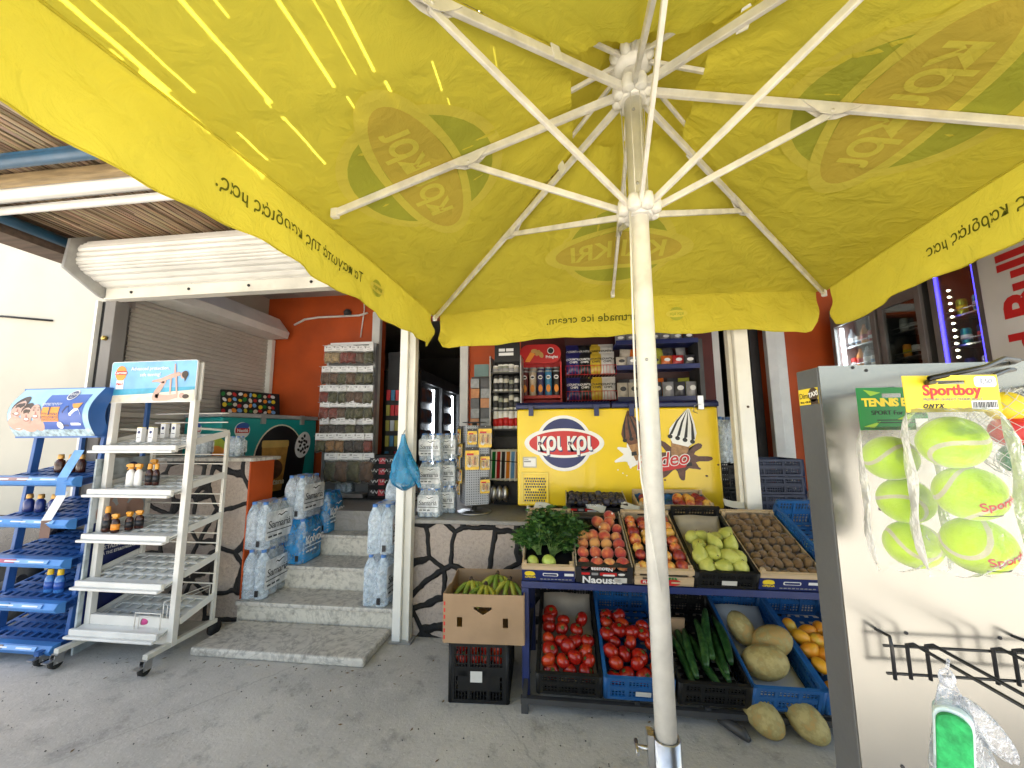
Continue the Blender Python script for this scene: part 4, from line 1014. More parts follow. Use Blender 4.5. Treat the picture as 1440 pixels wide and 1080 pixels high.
def pack(loc, label, rz=0, blue=False, sc=1.15, body=None, group='shrink wrapped water packs'):
    t = thing('water_pack', label, 'water pack', loc, rz, group)
    t.scale = (sc, sc, sc)
    for i in (-1, 1):
        for j in (-1, 0, 1):
            o = bpy.data.objects.new('bottle', BM); COL.objects.link(o); o.parent = t; o.location = (i*.0435, j*.0865, .002); o.rotation_euler = (0, 0, RD.uniform(0, 6))
            c = bpy.data.objects.new('bottle_cap', CM); COL.objects.link(c); c.parent = o
    o = bpy.data.objects.new('shrink_wrap', WM[blue]); COL.objects.link(o); o.parent = t
    label_part(t, body or ('Κρίνος' if blue else 'Samariá'), blue, M['white'] if blue else M['blackprint'])
    return t
H = .365
pack((-2.40, 3.02, .187), 'clear six bottle water pack at the bottom of the left stack on the lowest step', .05)
pack((-2.405, 3.025, .187+H), 'clear six bottle water pack on top of the left stack on the lowest step', -.04)
pack((-2.27, 3.29, .367), 'blue wrapped water pack standing on the second step under a clear pack', .03, True)
pack((-2.29, 3.285, .367+H), 'clear water pack on top of a blue pack on the second step', .0)
pack((-2.245, 3.585, .547), 'blue wrapped water pack standing alone on the third step', .04, True)
pack((-1.385, 3.0, .187), 'clear water pack at the bottom of the right stack beside the white door post', -.05)
pack((-1.38, 3.01, .187+H), 'clear water pack on top of the right stack beside the white door post', .06)
pack((-1.385, 3.31, .367), 'clear water pack at the bottom of the stack behind the right step stack', .0)
pack((-1.385, 3.305, .367+H), 'clear water pack topping the stack behind the right step stack', .05)
s = .66; h = .21
n = 0
for i, (x, y) in enumerate(((-1.0, 2.96), (-.93, 3.12))):
    for k in range(3):
        pack((x+RD.uniform(-.006, .006), y, .824+k*h), f'small water pack in the {("front","rear")[i]} counter stack beside the blue bag, {("bottom","middle","top")[k]} one', -PI/2+RD.uniform(-.05, .05), sc=s, group='small water packs on the counter')
pack((-3.12, 3.06, 1.267), 'small water pack on the stone wall cap behind the white stand', 1.5, sc=.55, group='small water packs on the wall')
pack((-2.80, 3.06, 1.267), 'small water pack at the right end of the stone wall cap', 1.6, sc=.55, group='small water packs on the wall')
p = ony(480, 690, 4.25)
pack((p.x, 4.33, .732), 'water pack standing on the floor under the spice rack', 1.57, sc=.8)

# ---------------------------------------------------------------- turquoise ice cream freezer at back left
t = thing('ice_cream_freezer', 'turquoise chest freezer with round ice cream prints behind the stone wall', 'freezer', (-3.28, 3.40, .73), rad(-9))
M['grey_lid'] = mat('grey_lid', (.35, .36, .36), .3, .1)
b = MB(); b.bx(-.50, 0, 0, 1.22, .05, .90); b.build('body', M['teal'], t, bevel=.015)
b = MB(); b.bx(-.51, .01, -.01, 1.23, .902, .945); b.build('lid', M['grey_lid'], t, bevel=.008)
b = MB()
for y in (.42, .95): b.bx(.0, .022, y, y+.05, .84, .95)
b.build('hinge', M['grey_metal'], t)
b = MB()
for x in (-.45, -.05):
    for y in (.05, 1.15): b.lathe([(.03, .0), (.03, .05)], 10, MX.Translation((x, y, 0)))
b.build('foot', M['black'], t)
Xs = frame((.001, .0, 0), (0, 1, 0), (0, 0, 1)); Xf = FY(-.5, -.001, 0)
b = MB()
for X, cx, cy, k in ((Xs, .22, .77, 1.), (Xf, .18, .78, .8)):
    b.cur = 0; b.ell(X, cx, cy, .085*k, .082*k, 0, .002, rot=.2); b.cur = 1; b.ell(X, cx, cy, .078*k, .075*k, .0022, .003, rot=.2); b.cur = 2; b.rect(X, cx-.075*k, cx+.075*k, cy-.028*k, cy+.022*k, .0032, .004, .01)
b.cur = 3; b.ell(Xs, .70, .42, .34, .42, .001, .002, 40); b.cur = 4; b.ell(Xs, .70, .42, .325, .405, .0022, .003, 40)
b.cur = 5; b.prism([(.48, .1), (.74, .1), (.80, .6), (.46, .6)], Xs, .0032, .0042); b.cur = 6; b.rect(Xs, .455, .805, .58, .66, .0044, .005, .02); b.cur = 7; b.ell(Xs, .62, .34, .12, .11, .0052, .006)
b.cur = 4; b.prism([(.90, .0), (1.0, .02), (1.06, .50), (.94, .50)], Xs, .006, .007); b.cur = 1; b.ell(Xs, 1.01, .60, .11, .16, .0062, .0075, rot=-.3)
b.cur = 4
for k in range(14): b.ell(Xs, 1.01+.08*math.cos(k*2.4)*(.3+.7*k/14), .60+.13*math.sin(k*2.4)*(.3+.7*k/14), .022, .016, .0078, .0085, 10, rot=k)
b.cur = 8; b.ell(Xf, .42, .55, .2, .16, .001, .002); b.cur = 9; b.ell(Xf, .46, .52, .14, .10, .0022, .003); b.cur = 2; b.ell(Xf, .38, .48, .09, .07, .0032, .004)
b.build('printed_picture', [M['white'], M['white'], M['red'], M['sand_print'], M['blackprint'], mat('gold_print', (.5, .26, .06), .4, .15, 12), mat('gold_rim', (.6, .4, .12), .3, .1), mat('cone_brown', (.12, .05, .025), .4, .2, 20), mat('lime_print', (.45, .55, .05), .4), M['orange_print']], t)
for X, cx, cy, k in ((Xs, .22, .77, 1.), (Xf, .18, .78, .8)):
    b = MB(); b.cur = 0; b.ell(X, cx, cy+.035*k, .072*k, .042*k, .0031, .0034, rot=.2); b.build('printed_emblem', M['blue_print'], t)
    text('Nestlé', .045*k, X @ MX.Translation((cx, cy-.004, .0042)), M['white'], t, bold=.03)
text('Bristana', .09, Xs @ MX.Translation((.62, .2, .0068)), M['sand_print'], t, bold=.02, shear=.2)
# ice cream price board leaning behind it
t = thing('ice_cream_board', 'dark ice cream price board with colourful product dots behind the turquoise freezer', 'board', (-3.72, 3.9, 1.69), 0)
X = frame((0, 0, 0), (.22, .62, 0), (-.05, .0, .3)); b = MB(); b.cur = 0; b.rect(X, -.05, .62, 0, .28, -.008, 0, .01)
cl = [M['red'], M['white'], M['orange_print'], M['sky_print'], M['yellow_print'], M['green_print'], M['sand_print']]
for k in range(44):
    b.cur = 1+k % 7; x, y = (k % 11)*.056-.02+RD.uniform(-.01, .01), .04+(k//11)*.065+RD.uniform(-.01, .01); b.ell(X, x, y, .02+RD.uniform(0, .01), .014+RD.uniform(0, .012), .001, .002+k*.00003, 8, rot=RD.uniform(0, 3))
b.build('printed_board', [M['blackprint']]+cl, t)

# ---------------------------------------------------------------- spice rack
M['bag_film'] = film_mat('spice_bag_film', (.95, .93, .9), .03, .12, .5, 40)
spice_cols = {'pale': (.40, .29, .14), 'red': (.22, .03, .01), 'brown': (.13, .065, .025), 'green': (.085, .08, .02), 'dark': (.04, .025, .015), 'ochre': (.28, .14, .03)}
SM = {k: mat('spice_'+k, v, .6, .3, 60, bump=.5, bscale=120) for k, v in spice_cols.items()}
SY = 4.3
sx0, sx1 = ony(452, 560, SY).x, ony(527, 560, SY).x
t = thing('spice_rack', 'tall grey metal rack with white header board against the orange wall', 'rack', ((sx0+sx1)/2, SY, .73))
b = MB(); b.bx(sx0+.05, sx1-.04, SY+.06, SY+.08, .78, 2.52); b.build('back_panel', mat('rack_grey', (.2, .2, .2), .5, .1), t, w=True)
for x in (sx0+.04, sx1-.035):
    b = MB(); b.bx(x-.015, x+.015, SY+.03, SY+.1, .732, 2.55); b.build('upright', M['grey_metal'], t, w=True)
b = MB(); b.bx(sx0+.02, sx1-.02, SY-.16, SY+.1, .75, .79); b.build('base_shelf', M['grey_metal'], t, w=True)
b = MB(); b.bx(sx0+.08, sx1-.05, SY+.0, SY+.02, 2.38, 2.56); b.build('header_board', M['white'], t, w=True)
X = FY(sx0+.08, SY-.001, 2.38); b = MB(); b.tube([X @ V((.09+.03*math.cos(a), .09+.05*math.sin(a*1.3), .001)) for a in [q*.3 for q in range(14)]], .004, 5)
for k, w in enumerate((.2, .17, .2, .13)): b.rect(X, .30, .30+w, .135-k*.033, .147-k*.033, .0, .001)
b.rect(X, .16, .27, .10, .112, 0, .001); b.rect(X, .17, .25, .06, .07, 0, .001)
b.build('header_print', M['blackprint'], t, w=True)
rows = [(493, ['pale', 'pale', 'red', 'red', 'brown', 'green'], 458), (522, ['brown', 'brown', 'green', 'brown', 'green', 'green'], 453), (549, ['red', 'green', 'green', 'brown', 'brown', 'green'], 451), (571, ['red', 'red', 'brown', 'green', 'green', 'green'], 451), (595, ['dark', 'dark', 'dark', 'green', 'dark', 'green'], 450), (617, ['green', 'ochre', 'ochre', 'dark', 'dark', 'red'], 445), (645, ['green', 'brown', 'green', 'brown'], 458)]
cname = {'pale': 'pale root slices', 'red': 'red powder', 'brown': 'brown spice', 'green': 'grey green herbs', 'dark': 'dark seeds', 'ochre': 'ochre spice'}
rowname = ['top', 'second', 'third', 'fourth', 'fifth', 'sixth', 'bottom']
bagproto = {}
def bag_mesh(w, h, d, seedv):
    r = random.Random(seedv)
    def pil(sw, sh, sd, off, wob):
        b = MB()
        def g(sd_):
            def f(i, j):
                u, v = i*2-1, j*2-1; e = (1-abs(u)**3.2)*(1-abs(v)**3.2)
                return V((u*w/2*sw*(1+.04*math.sin(v*5+seedv)), sd_*(.001+d/2*sd*max(0, e)**.55*(1+wob*math.sin(u*7+seedv)*math.sin(v*6+seedv*2))), off-h/2+v*h/2*sh+.006*math.sin(u*4+seedv)*(1-j)))
            return f
        b.grid(g(-1), 10, 10); b.grid(g(1), 10, 10); return b
    m1 = pil(.92, .86, .95, -.012, .25).mesh('contents', []); m2 = pil(1.02, 1.02, 1.1, -.004, .12).mesh('bag_film', [M['bag_film']])
    b = MB(); b.bx(-w*.5, w*.5, -.008, .008, -.015, .062); m3 = b.mesh('header_card', [M['white']])
    b = MB(); X = FY(0, -.0082, 0); b.rect(X, -w*.35, -w*.2, .03, .05, 0, .0006); b.rect(X, -w*.12, w*.3, .012, .018, 0, .0006); b.rect(X, -w*.1, w*.15, .035, .043, 0, .0006); m4 = b.mesh('card_print', [M['greyprint']])
    return m1, m2, m3, m4
BG = [bag_mesh(.125, .15, .07, k) for k in range(4)]; BGL = [bag_mesh(.18, .26, .10, 9+k) for k in range(2)]
for ri, (py, kinds, px0) in enumerate(rows):
    for ci, kd in enumerate(kinds):
        n = len(kinds); px = px0+(524-px0)*(ci+.5)/n
        y = SY-.05-.05*(ri == 5)-.10*(ri == 6)+RD.uniform(-.03, .01)
        p = ony(px, py, y); m4 = RD.choice(BGL if ri == 6 else BG)
        th_ = thing('spice_bag', f'clear bag of {cname[kd]} with white card, {nth(ci)} from left in {rowname[ri]} rack row', 'spice bag', (p.x, y, p.z), RD.uniform(-.25, .25), 'spice bags on the rack')
        th_.rotation_euler.y = RD.uniform(-.07, .07)
        for me, nm in zip(m4, ('contents', 'bag_film', 'header_card', 'card_print')):
            o = bpy.data.objects.new(nm, me); COL.objects.link(o); o.parent = th_
            if nm == 'contents':
                if not me.materials: me.materials.append(SM[kd])
                o.material_slots[0].link = 'OBJECT'; o.material_slots[0].material = SM[kd]
b = MB()
for ri, (py, kinds, px0) in enumerate(rows):
    for ci in range(len(kinds)):
        px = px0+(524-px0)*(ci+.5)/len(kinds); p = ony(px, py, SY); b.tube([(p.x, SY+.06, p.z+.03), (p.x, SY-.14, p.z+.034)], .003, 5)
b.build('rack_hook', M['steel'], t, w=True)

# ---------------------------------------------------------------- dark snack rack right of the spices and hanging packets behind
def dark_rack(name, label, px0, px1, Y, py0, py1, depth=.3):
    a, c = ony(px0, py1, Y), ony(px1, py0, Y); return a.x, c.x, a.z, c.z
x0, x1, z0, z1 = dark_rack('', '', 517, 558, 4.15, 640, 700)
z0 = max(z0, .735)
t = thing('snack_rack', 'low black snack rack with scribbled prints beside the spice rack', 'rack', ((x0+x1)/2, 4.15, .73))
b = MB(); b.bx(x0, x1, 4.15, 4.45, .735, z1); b.build('rack_body', M['black'], t, w=True)
pkm = [M['dgrey'], mat('pink_pack', (.5, .06, .08), .4), M['white']]
for r in range(4):
    for c in range(3):
        b = MB(); b.cur = 1 if c == 1 else 0; X = FY(x0+.02+c*(x1-x0)/3, 4.149, .76+r*(z1-.76)/4)
        b.rect(X, 0, (x1-x0)/3-.04, .02, (z1-.76)/4-.03, 0, .02)
        b.cur = 2; pts = [X @ V((.02+.012*i, .06+.018*math.sin(i*1.9+r+c), .021)) for i in range(8)]; b.tube(pts, .005, 4)
        b.build('snack_packet', pkm, t, w=True)
x0, x1, z0, z1 = dark_rack('', '', 538, 562, 4.55, 520, 650)
t = thing('sweet_rack', 'narrow dark rack of hanging sweet packets inside the doorway edge', 'rack', ((x0+x1)/2, 4.6, .73))
b = MB(); b.bx(x0-.02, x1+.2, 4.66, 4.69, .735, 2.5); b.build('rack_panel', M['dark'], t, w=True)
swm = [mat('sw1', (.5, .55, .6), .3), M['dgrey'], mat('sw2', (.5, .04, .05), .3), mat('sw3', (.06, .2, .35), .3), mat('sw4', (.35, .33, .08), .3)]
for r in range(6):
    for c in range(5):
        x = x0+.03+c*.055; z = 2.0-r*.19; b = MB(); b.prism([(-.022, -.13), (.022, -.13), (.024, .0), (-.024, .0)], FY(x, 4.6+.01*c, z), 0, .02); b.build('sweet_packet', RD.choice(swm), t, w=True)
# ---------------------------------------------------------------- coolers inside the dark doorway
M['tube_light'] = mat('tube_light', (.9, .95, 1), .4, .01, 1, emit=5.5, ecol=(.85, .93, 1))
M['cooler_frame'] = mat('cooler_frame', (.06, .06, .06), .4, .1)
CX = -1.95
y0 = onx(586, 519, CX).y; 
t = thing('glass_cooler', 'row of dark glass door coolers with lit tubes deep inside the doorway', 'cooler', (CX-.35, y0+1.6, .73))
ys = [onx(q, 560, CX).y for q in (586, 611, 634, 646)]
zt = onx(586, 519, CX).z
b = MB(); b.bx(CX-.7, CX, ys[0], ys[0]+3.4, .735, zt); b.build('body', M['dark'], t, w=True)
b = MB(); b.bx(CX, CX+.06, ys[0], ys[0]+3.4, zt-.16, zt); b.build('top_band', M['cooler_frame'], t, w=True)
for k in range(3):
    ya = ys[0]+k*1.05
    for y in (ya, ya+1.0):
        b = MB(); b.bx(CX, CX+.05, y, y+.05, .76, zt-.16); b.build('door_frame', M['cooler_frame'], t, w=True)
    b = MB(); b.bx(CX+.005, CX+.045, ya+.60, ya+.62, 1.0, zt-.22); b.build('light_tube', M['tube_light'], t, w=True)
    b = MB()
    for z in (1.0, 1.3, 1.6, 1.9): b.bx(CX+.002, CX+.03, ya+.06, ya+.58, z, z+.015)
    for z in (1.015, 1.315, 1.615, 1.915):
        for q in range(8): b.lathe([(.025, z), (.025, z+.14), (.01, z+.19)], 8, MX.Translation((CX+.02, ya+.09+q*.065, 0)))
    b.build('cooler_shelf', mat('drinks', (.2, .08, .05), .3, .5, 7, col2=(.04, .12, .2)), t, w=True)
x0, x1 = -1.42, -1.02
t = thing('stock_shelf', 'dim shelf of stacked stock at the back of the doorway', 'shelf', (-1.2, 7.6, .73))
b = MB()
for z in (.8, 1.3, 1.8, 2.3, 2.75): b.bx(-1.9, -1.02, 7.6, 8.0, z, z+.03)
b.bx(-1.9, -1.02, 8.0, 8.03, .735, 3.1); b.build('shelf_board', M['dgrey'], t, w=True)
b = MB()
for z in (.83, 1.33, 1.83, 2.33, 2.78):
    for q in range(6):
        x = -1.86+q*.14; b.cur = RD.randrange(3); b.lathe([(.05, z), (.055, z+.12), (.04, z+.2)], 10, MX.Translation((x, 7.75, 0)))
b.build('stock', [mat('st1', (.3, .28, .25), .5), M['dgrey'], mat('st2', (.25, .1, .05), .5)], t, w=True)

# ---------------------------------------------------------------- blue carrier bag on the post
t = thing('carrier_bag', 'thin blue plastic carrier bag hanging from the white door post', 'bag', (-1.14, 2.70, 1.43))
M['bluebag'] = film_mat('blue_bag_film', (.03, .27, .5), .62, .2, .5, 7)
b = MB()
def bagpt(i, j):
    a = 2*PI*i; prof = [(.0, .012), (.15, .022), (.35, .055), (.55, .085), (.75, .10), (.9, .085), (1.0, .015)]
    for q in range(len(prof)-1):
        if prof[q][0] <= j <= prof[q+1][0]: f = (j-prof[q][0])/(prof[q+1][0]-prof[q][0]); r = prof[q][1]*(1-f)+prof[q+1][1]*f; break
    r *= 1+.10*math.sin(a*5+j*6)*(1-j*.5)+.06*math.sin(a*9-j*11)
    return V((.01+.02*j+r*math.cos(a)*.98, .7*r*math.sin(a), .02-.40*j))
b.grid(bagpt, 40, 24); b.build('bag_body', M['bluebag'], t)
b = MB()
def tailpt(i, j):
    a = 2*PI*i; r = .012+.030*math.sin(PI*min(1, j*1.1)); return V((.05+.10*j+r*math.cos(a), -.02+r*.5*math.sin(a), -.12-.23*j+.01*math.sin(a*4)))
b.grid(tailpt, 16, 10); b.build('bag_handle', M['bluebag'], t)
b = MB(); b.tube([(.0, .01, .01), (.0, .06, .05)], .004, 6); b.build('hook', M['steel'], t)

# ---------------------------------------------------------------- battery spinner
t = thing('battery_spinner', 'grey pegboard spinner of yellow battery packs on the terrace cap', 'spinner rack', (-.70, 3.14, .824), rad(27))
M['peg'] = mat('pegboard', (.36, .38, .42), .45, .08, 12)
def peg_mat():
    m, tt, N, L = nt('pegboard_holes'); out = N.new('ShaderNodeOutputMaterial'); p = N.new('ShaderNodeBsdfPrincipled'); L.new(p.outputs[0], out.inputs[0])
    tc = N.new('ShaderNodeTexCoord'); sp = N.new('ShaderNodeVectorMath'); sp.operation = 'SCALE'; sp.inputs['Scale'].default_value = 55; L.new(tc.outputs['Object'], sp.inputs[0])
    fr = N.new('ShaderNodeVectorMath'); fr.operation = 'FRACTION'; L.new(sp.outputs[0], fr.inputs[0])
    sb = N.new('ShaderNodeVectorMath'); sb.operation = 'SUBTRACT'; sb.inputs[1].default_value = (.5, .5, .5); L.new(fr.outputs[0], sb.inputs[0])
    se = N.new('ShaderNodeSeparateXYZ'); L.new(sb.outputs[0], se.inputs[0])
    def sq(o):
        q = N.new('ShaderNodeMath'); q.operation = 'MULTIPLY'; L.new(o, q.inputs[0]); L.new(o, q.inputs[1]); return q.outputs[0]
    mn = N.new('ShaderNodeMath'); mn.operation = 'MINIMUM'; L.new(sq(se.outputs[0]), mn.inputs[0]); L.new(sq(se.outputs[1]), mn.inputs[1])
    ad = N.new('ShaderNodeMath'); L.new(mn.outputs[0], ad.inputs[0]); L.new(sq(se.outputs[2]), ad.inputs[1])
    lt = N.new('ShaderNodeMath'); lt.operation = 'LESS_THAN'; lt.inputs[1].default_value = .05; L.new(ad.outputs[0], lt.inputs[0])
    x = N.new('ShaderNodeMix'); x.data_type = 'RGBA'; x.inputs['A'].default_value = (.34, .36, .40, 1); x.inputs['B'].default_value = (.05, .05, .06, 1); L.new(lt.outputs[0], x.inputs['Factor']); L.new(x.outputs['Result'], p.inputs['Base Color']); p.inputs['Roughness'].default_value = .45
    return m
M['pegh'] = peg_mat()
b = MB(); b.bx(-.095, .095, -.095, .095, .07, .69); b.build('pegboard', M['pegh'], t, bevel=.004)
b = MB(); b.lathe([(.14, 0), (.14, .008), (.13, .012), (.02, .014), (.018, .07)], 28); b.build('base_disc', M['steel'], t)
b = MB(); b.lathe([(.02, .69), (.02, .71), (.10, .715), (.10, .72), (.001, .722)], 20); b.build('top_cap', M['dgrey'], t)
M['bat_y'] = mat('battery_card', (.85, .55, .06), .35, .12, 30); M['blister'] = film_mat('blister', (.95, .95, .95), .12, .08, .3, 40)
k = 0
for face, cols in (((0, -1), [(-.05, [.60, .43]), (.055, [.60, .40, .22])]), ((-1, 0), [(-.03, [.60, .40, .20]), (.05, [.5, .3])])):
    for cx, zs in cols:
        for z in zs:
            k += 1
            big = (k in (2, 3, 6)); w, h = (.055, .085) if big else (.038, .06)
            fx = frame((0, -.125, z), (1, 0, 0), (0, 0, 1)) if face == (0, -1) else frame((-.125, 0, z), (0, -1, 0), (0, 0, 1))
            pos = t.matrix_basis @ (fx @ V((cx, 0, 0)))
            q = thing('battery_pack', f'yellow battery blister pack, number {k} hanging on the grey spinner', 'battery pack', pos, t.rotation_euler.z+(0 if face == (0, -1) else -PI/2), 'battery packs on the spinner')
            q['label'] = ['yellow battery pack at top left of the front spinner side', 'larger yellow battery pack below it at left of the front spinner side', 'large yellow battery pack with red detail at the top of the spinner', 'yellow battery pack in the middle of the right spinner column', 'small yellow battery pack low in the right spinner column', 'large yellow battery pack at the top of the left spinner side', 'yellow battery pack in the middle of the left spinner side', 'big yellow battery pack low on the left spinner side', 'yellow pack at the upper far edge of the left spinner side', 'yellow pack at the lower far edge of the left spinner side'][k-1]
            X = FY(0, 0, 0); b = MB(); b.cur = 0; b.rect(X, -w, w, -h, h*.75, -.003, 0, .006); b.cur = 1; b.rect(X, -w, w, h*.75, h*1.05, -.003, 0, .004); b.cur = 2; b.ell(X, w*.3, -h*.3, w*.3, h*.3, .0005, .0015, 14); b.cur = 3; b.rect(X, -w*.8, w*.2, h*.3, h*.5, .0005, .0015); b.cur = 4; b.ell(X, -w*.4, -h*.6, w*.28, w*.28, .0005, .0015, 14); b.build('card', [M['bat_y'], M['dgrey'], M['orange_print'], M['red'], M['white']], q)
            b = MB()
            for c in (-.5, .5): b.lathe([(.008, -h*.55), (.008, h*.2)], 8, frame((c*w*.8, -.01, 0), (1, 0, 0), (0, 1, 0)))
            b.build('battery', M['gold_cap'], q)
            b = MB(); b.rect(X, -w*.9, w*.9, -h*.7, h*.35, .002, .020, .008); b.build('blister', M['blister'], q)
            b = MB(); b.tube([(0, .04, h*.95), (0, -.015, h*.95)], .0025, 5); b.build('peg_hook', M['steel'], q)

# ---------------------------------------------------------------- cosmetics shelf and its jars
KY = 3.55
kx0, kx1 = ony(690, 600, KY).x, ony(732, 600, KY).x
t = thing('cosmetics_shelf', 'tall grey cosmetics shelf with black header behind the battery spinner', 'shelf', ((kx0+kx1)/2, KY, .824))
zs = [ony(705, q, KY).z for q in (700, 665, 603, 576, 550, 523)]
ztop = ony(705, 500, KY).z
b = MB(); b.bx(kx0, kx1, KY+.22, KY+.24, .826, ztop); b.build('back_panel', M['dgrey'], t, w=True)
for x in (kx0-.012, kx1):
    b = MB(); b.bx(x, x+.012, KY, KY+.24, .826, ztop); b.build('side_panel', M['grey_metal'], t, w=True, bevel=.004)
for z in zs[1:]:
    b = MB(); b.bx(kx0, kx1, KY+.01, KY+.22, z-.012, z); b.build('shelf_board', M['dgrey'], t, w=True)
b = MB(); b.bx(kx0+.04, kx1, KY-.01, KY+.02, ztop-.06, ztop+.12); b.build('header_board', M['blackprint'], t, w=True)
X = FY(kx0+.04, KY-.0105, ztop-.06); b = MB()
for k, (a_, c_, y_) in enumerate(((.04, .10, .11), (.11, .18, .11), (.04, .18, .07))): b.rect(X, a_, c_, y_-.014, y_+.014, 0, .001)
b.build('header_print', M['white'], t, w=True)
jc = [mat('jar_cream', (.5, .48, .4), .35, .06), mat('jar_green', (.28, .3, .24), .35, .08), mat('jar_white', (.62, .62, .6), .3, .04), mat('jar_dark', (.05, .05, .05), .3, .1)]
rowlab = ['lowest', 'second', 'third', 'fourth', 'top']
jn = 0
for si, z in enumerate(zs[1:]):
    n_ = 5
    for c in range(n_):
        x = kx0+.04+c*((kx1-kx0-.08)/(n_-1)); h_ = (.12, .17, .14, .13, .07)[si]*RD.uniform(.85, 1.1); r_ = (.02, .03, .029, .028, .035)[si]*RD.uniform(.8, 1)
        q = thing('cosmetic_jar', f'{("slim bottle","pale jar","pale jar","pale tub","low tub")[si]} with label, {nth(c)} from left on the {rowlab[si]} cosmetics shelf', 'jar', (x, KY+.06, z+.001), 0, 'jars on the cosmetics shelf')
        b = MB(); b.lathe([(r_*.95, 0), (r_, .004), (r_, h_*.85), (r_*.8, h_*.9)], 12); b.build('jar_body', M['white_bottle'] if si == 1 else RD.choice(jc[:3]), q)
        b = MB(); b.lathe([(r_*.9, h_*.9), (r_*.92, h_*.92), (r_*.9, h_*1.1), (.001, h_*1.11)], 12) if si != 0 else b.lathe([(r_*.4, h_*.9), (r_*.4, h_*1.1), (r_*.25, h_*1.35)], 10); b.build('jar_lid', jc[3] if si in (2, 3) else M['white_bottle'], q)
        b = MB(); b.lathe([(r_*1.01, h_*.15), (r_*1.01, h_*.6)], 12); b.build('jar_label', M['dgrey'] if si in (2, 3) else (M['red'] if si == 1 else M['greyprint']), q)
# sachet strip stand left of it
sx = ony(661, 560, 3.6).x; sxb = ony(689, 560, 3.6).x
t = thing('sachet_rack', 'narrow rack of grey and orange sachets beside the cosmetics shelf', 'rack', ((sx+sxb)/2, 3.62, .824))
b = MB(); b.bx(sx, sxb-.015, 3.66, 3.68, .826, 2.0); b.bx(sx, sxb-.015, 3.5, 3.7, .826, .85); b.build('back_panel', M['dgrey'], t, w=True)
b = MB(); b.bx(sx+.03, sxb-.02, 3.64, 3.655, 2.0, 2.12); b.build('header_board', mat('header_teal', (.12, .2, .19), .5), t, w=True)
scm = [mat('sachet_grey', (.25, .26, .27), .35, .15, 30), mat('sachet_orange', (.4, .16, .05), .35, .1, 30), mat('sachet_dark', (.06, .06, .065), .35, .1, 30)]
for r in range(9):
    for c in range(2):
        b = MB(); x = sx+.01+c*(sxb-sx)*.5; z = 1.97-r*.095; b.prism([(0, -.088), ((sxb-sx)*.42, -.088), ((sxb-sx)*.42, 0), (0, 0)], FY(x, 3.60+.01*(r % 2), z), 0, .02); b.build('sachet', scm[(r+c*2) % 3 if r < 6 else 0], t, w=True)
# greeting cards and silver packets hanging under the cosmetics
t = thing('card_rack', 'wire rack of thin upright cards between the spinner and the yellow freezer', 'rack', (-.46, 3.42, .824))
b = MB(); b.bx(-.60, -.36, 3.48, 3.49, .826, 1.42); b.tube([(-.62, 3.34, 1.22), (-.34, 3.36, 1.20), (-.34, 3.47, 1.22)], .004, 6); b.tube([(-.62, 3.34, 1.05), (-.34, 3.36, 1.03), (-.34, 3.47, 1.05)], .004, 6); b.build('rack_frame', M['black'], t, w=True)
for k in range(6):
    b = MB(); b.cur = 0; X = frame((-.61+k*.042, 3.38, 1.04), (.55, .8, 0), (.06, 0, 1)); b.rect(X, 0, .11, 0, .27, -.004, 0); b.cur = 1; b.rect(X, .012, .1, .02, .25, .0005, .001); b.build('card', [M['white'], (M['green_print'], M['red'], M['dgrey'], M['orange_print'], M['sky_print'], M['skin'])[k]], t, w=True)
for k in range(3):
    b = MB(); b.lathe([(.012, -.06), (.03, -.03), (.03, .04), (.01, .07)], 10, MX.Translation((-.58+k*.05, 3.38, .93))); b.build('silver_packet', M['steel'], t, w=True)

# ---------------------------------------------------------------- shelves behind the freezer: crisp tubes, crisps, croissants
PY = 3.95
def px_x(px, Y): return ony(px, 540, Y).x
def py_z(py, Y): return ony(850, py, Y).z
t = thing('crisp_tube_display', 'red crisp tube display with oval header behind the yellow freezer', 'display', (px_x(762, PY), PY, .824))
a, c = px_x(731, PY), px_x(790, PY)
b = MB(); b.bx(a, c, PY+.14, PY+.16, .826, 2.25); b.bx(a, a+.015, PY-.06, PY+.16, .826, 2.17); b.bx(c-.015, c, PY-.06, PY+.16, .826, 2.17); b.bx(a+.015, c-.015, PY-.06, PY+.139, 1.80, 1.83); b.bx(a+.015, c-.015, PY+.04, PY+.139, 1.831, 1.88)
b.build('display_body', M['red'], t, w=True)
X = FY((a+c)/2, PY-.02, py_z(498, PY)+.02); b = MB(); b.cur = 0; b.rect(X, -.215, .215, -.10, .10, -.012, 0, .099); b.cur = 1
for k in range(3): b.ell(X, -.06+k*.035, .03-.02*k, .035, .022, .001, .002, rot=k)
b.cur = 2; b.prism([(-.16, -.08), (-.11, -.085), (-.05, .0), (-.10, .02)], X, .001, .002)
b.cur = 3; b.ell(X, .11, .03, .035, .035, .001, .002); b.cur = 4; b.ell(X, .11, .03, .028, .028, .0022, .003)
b.build('header_board', [M['red'], mat('crisp_print', (.6, .35, .1), .4), M['orange_print'], M['white'], M['blackprint']], t, w=True)
text('Pringles', .04, X @ MX.Translation((.12, -.035, .002)), M['white'], t, w=True, bold=.03)
tcol = [('dark red', (.12, .02, .02)), ('cream', (.62, .5, .35)), ('navy', (.03, .03, .12)), ('light blue', (.04, .22, .42)), ('black', (.015, .015, .015))]
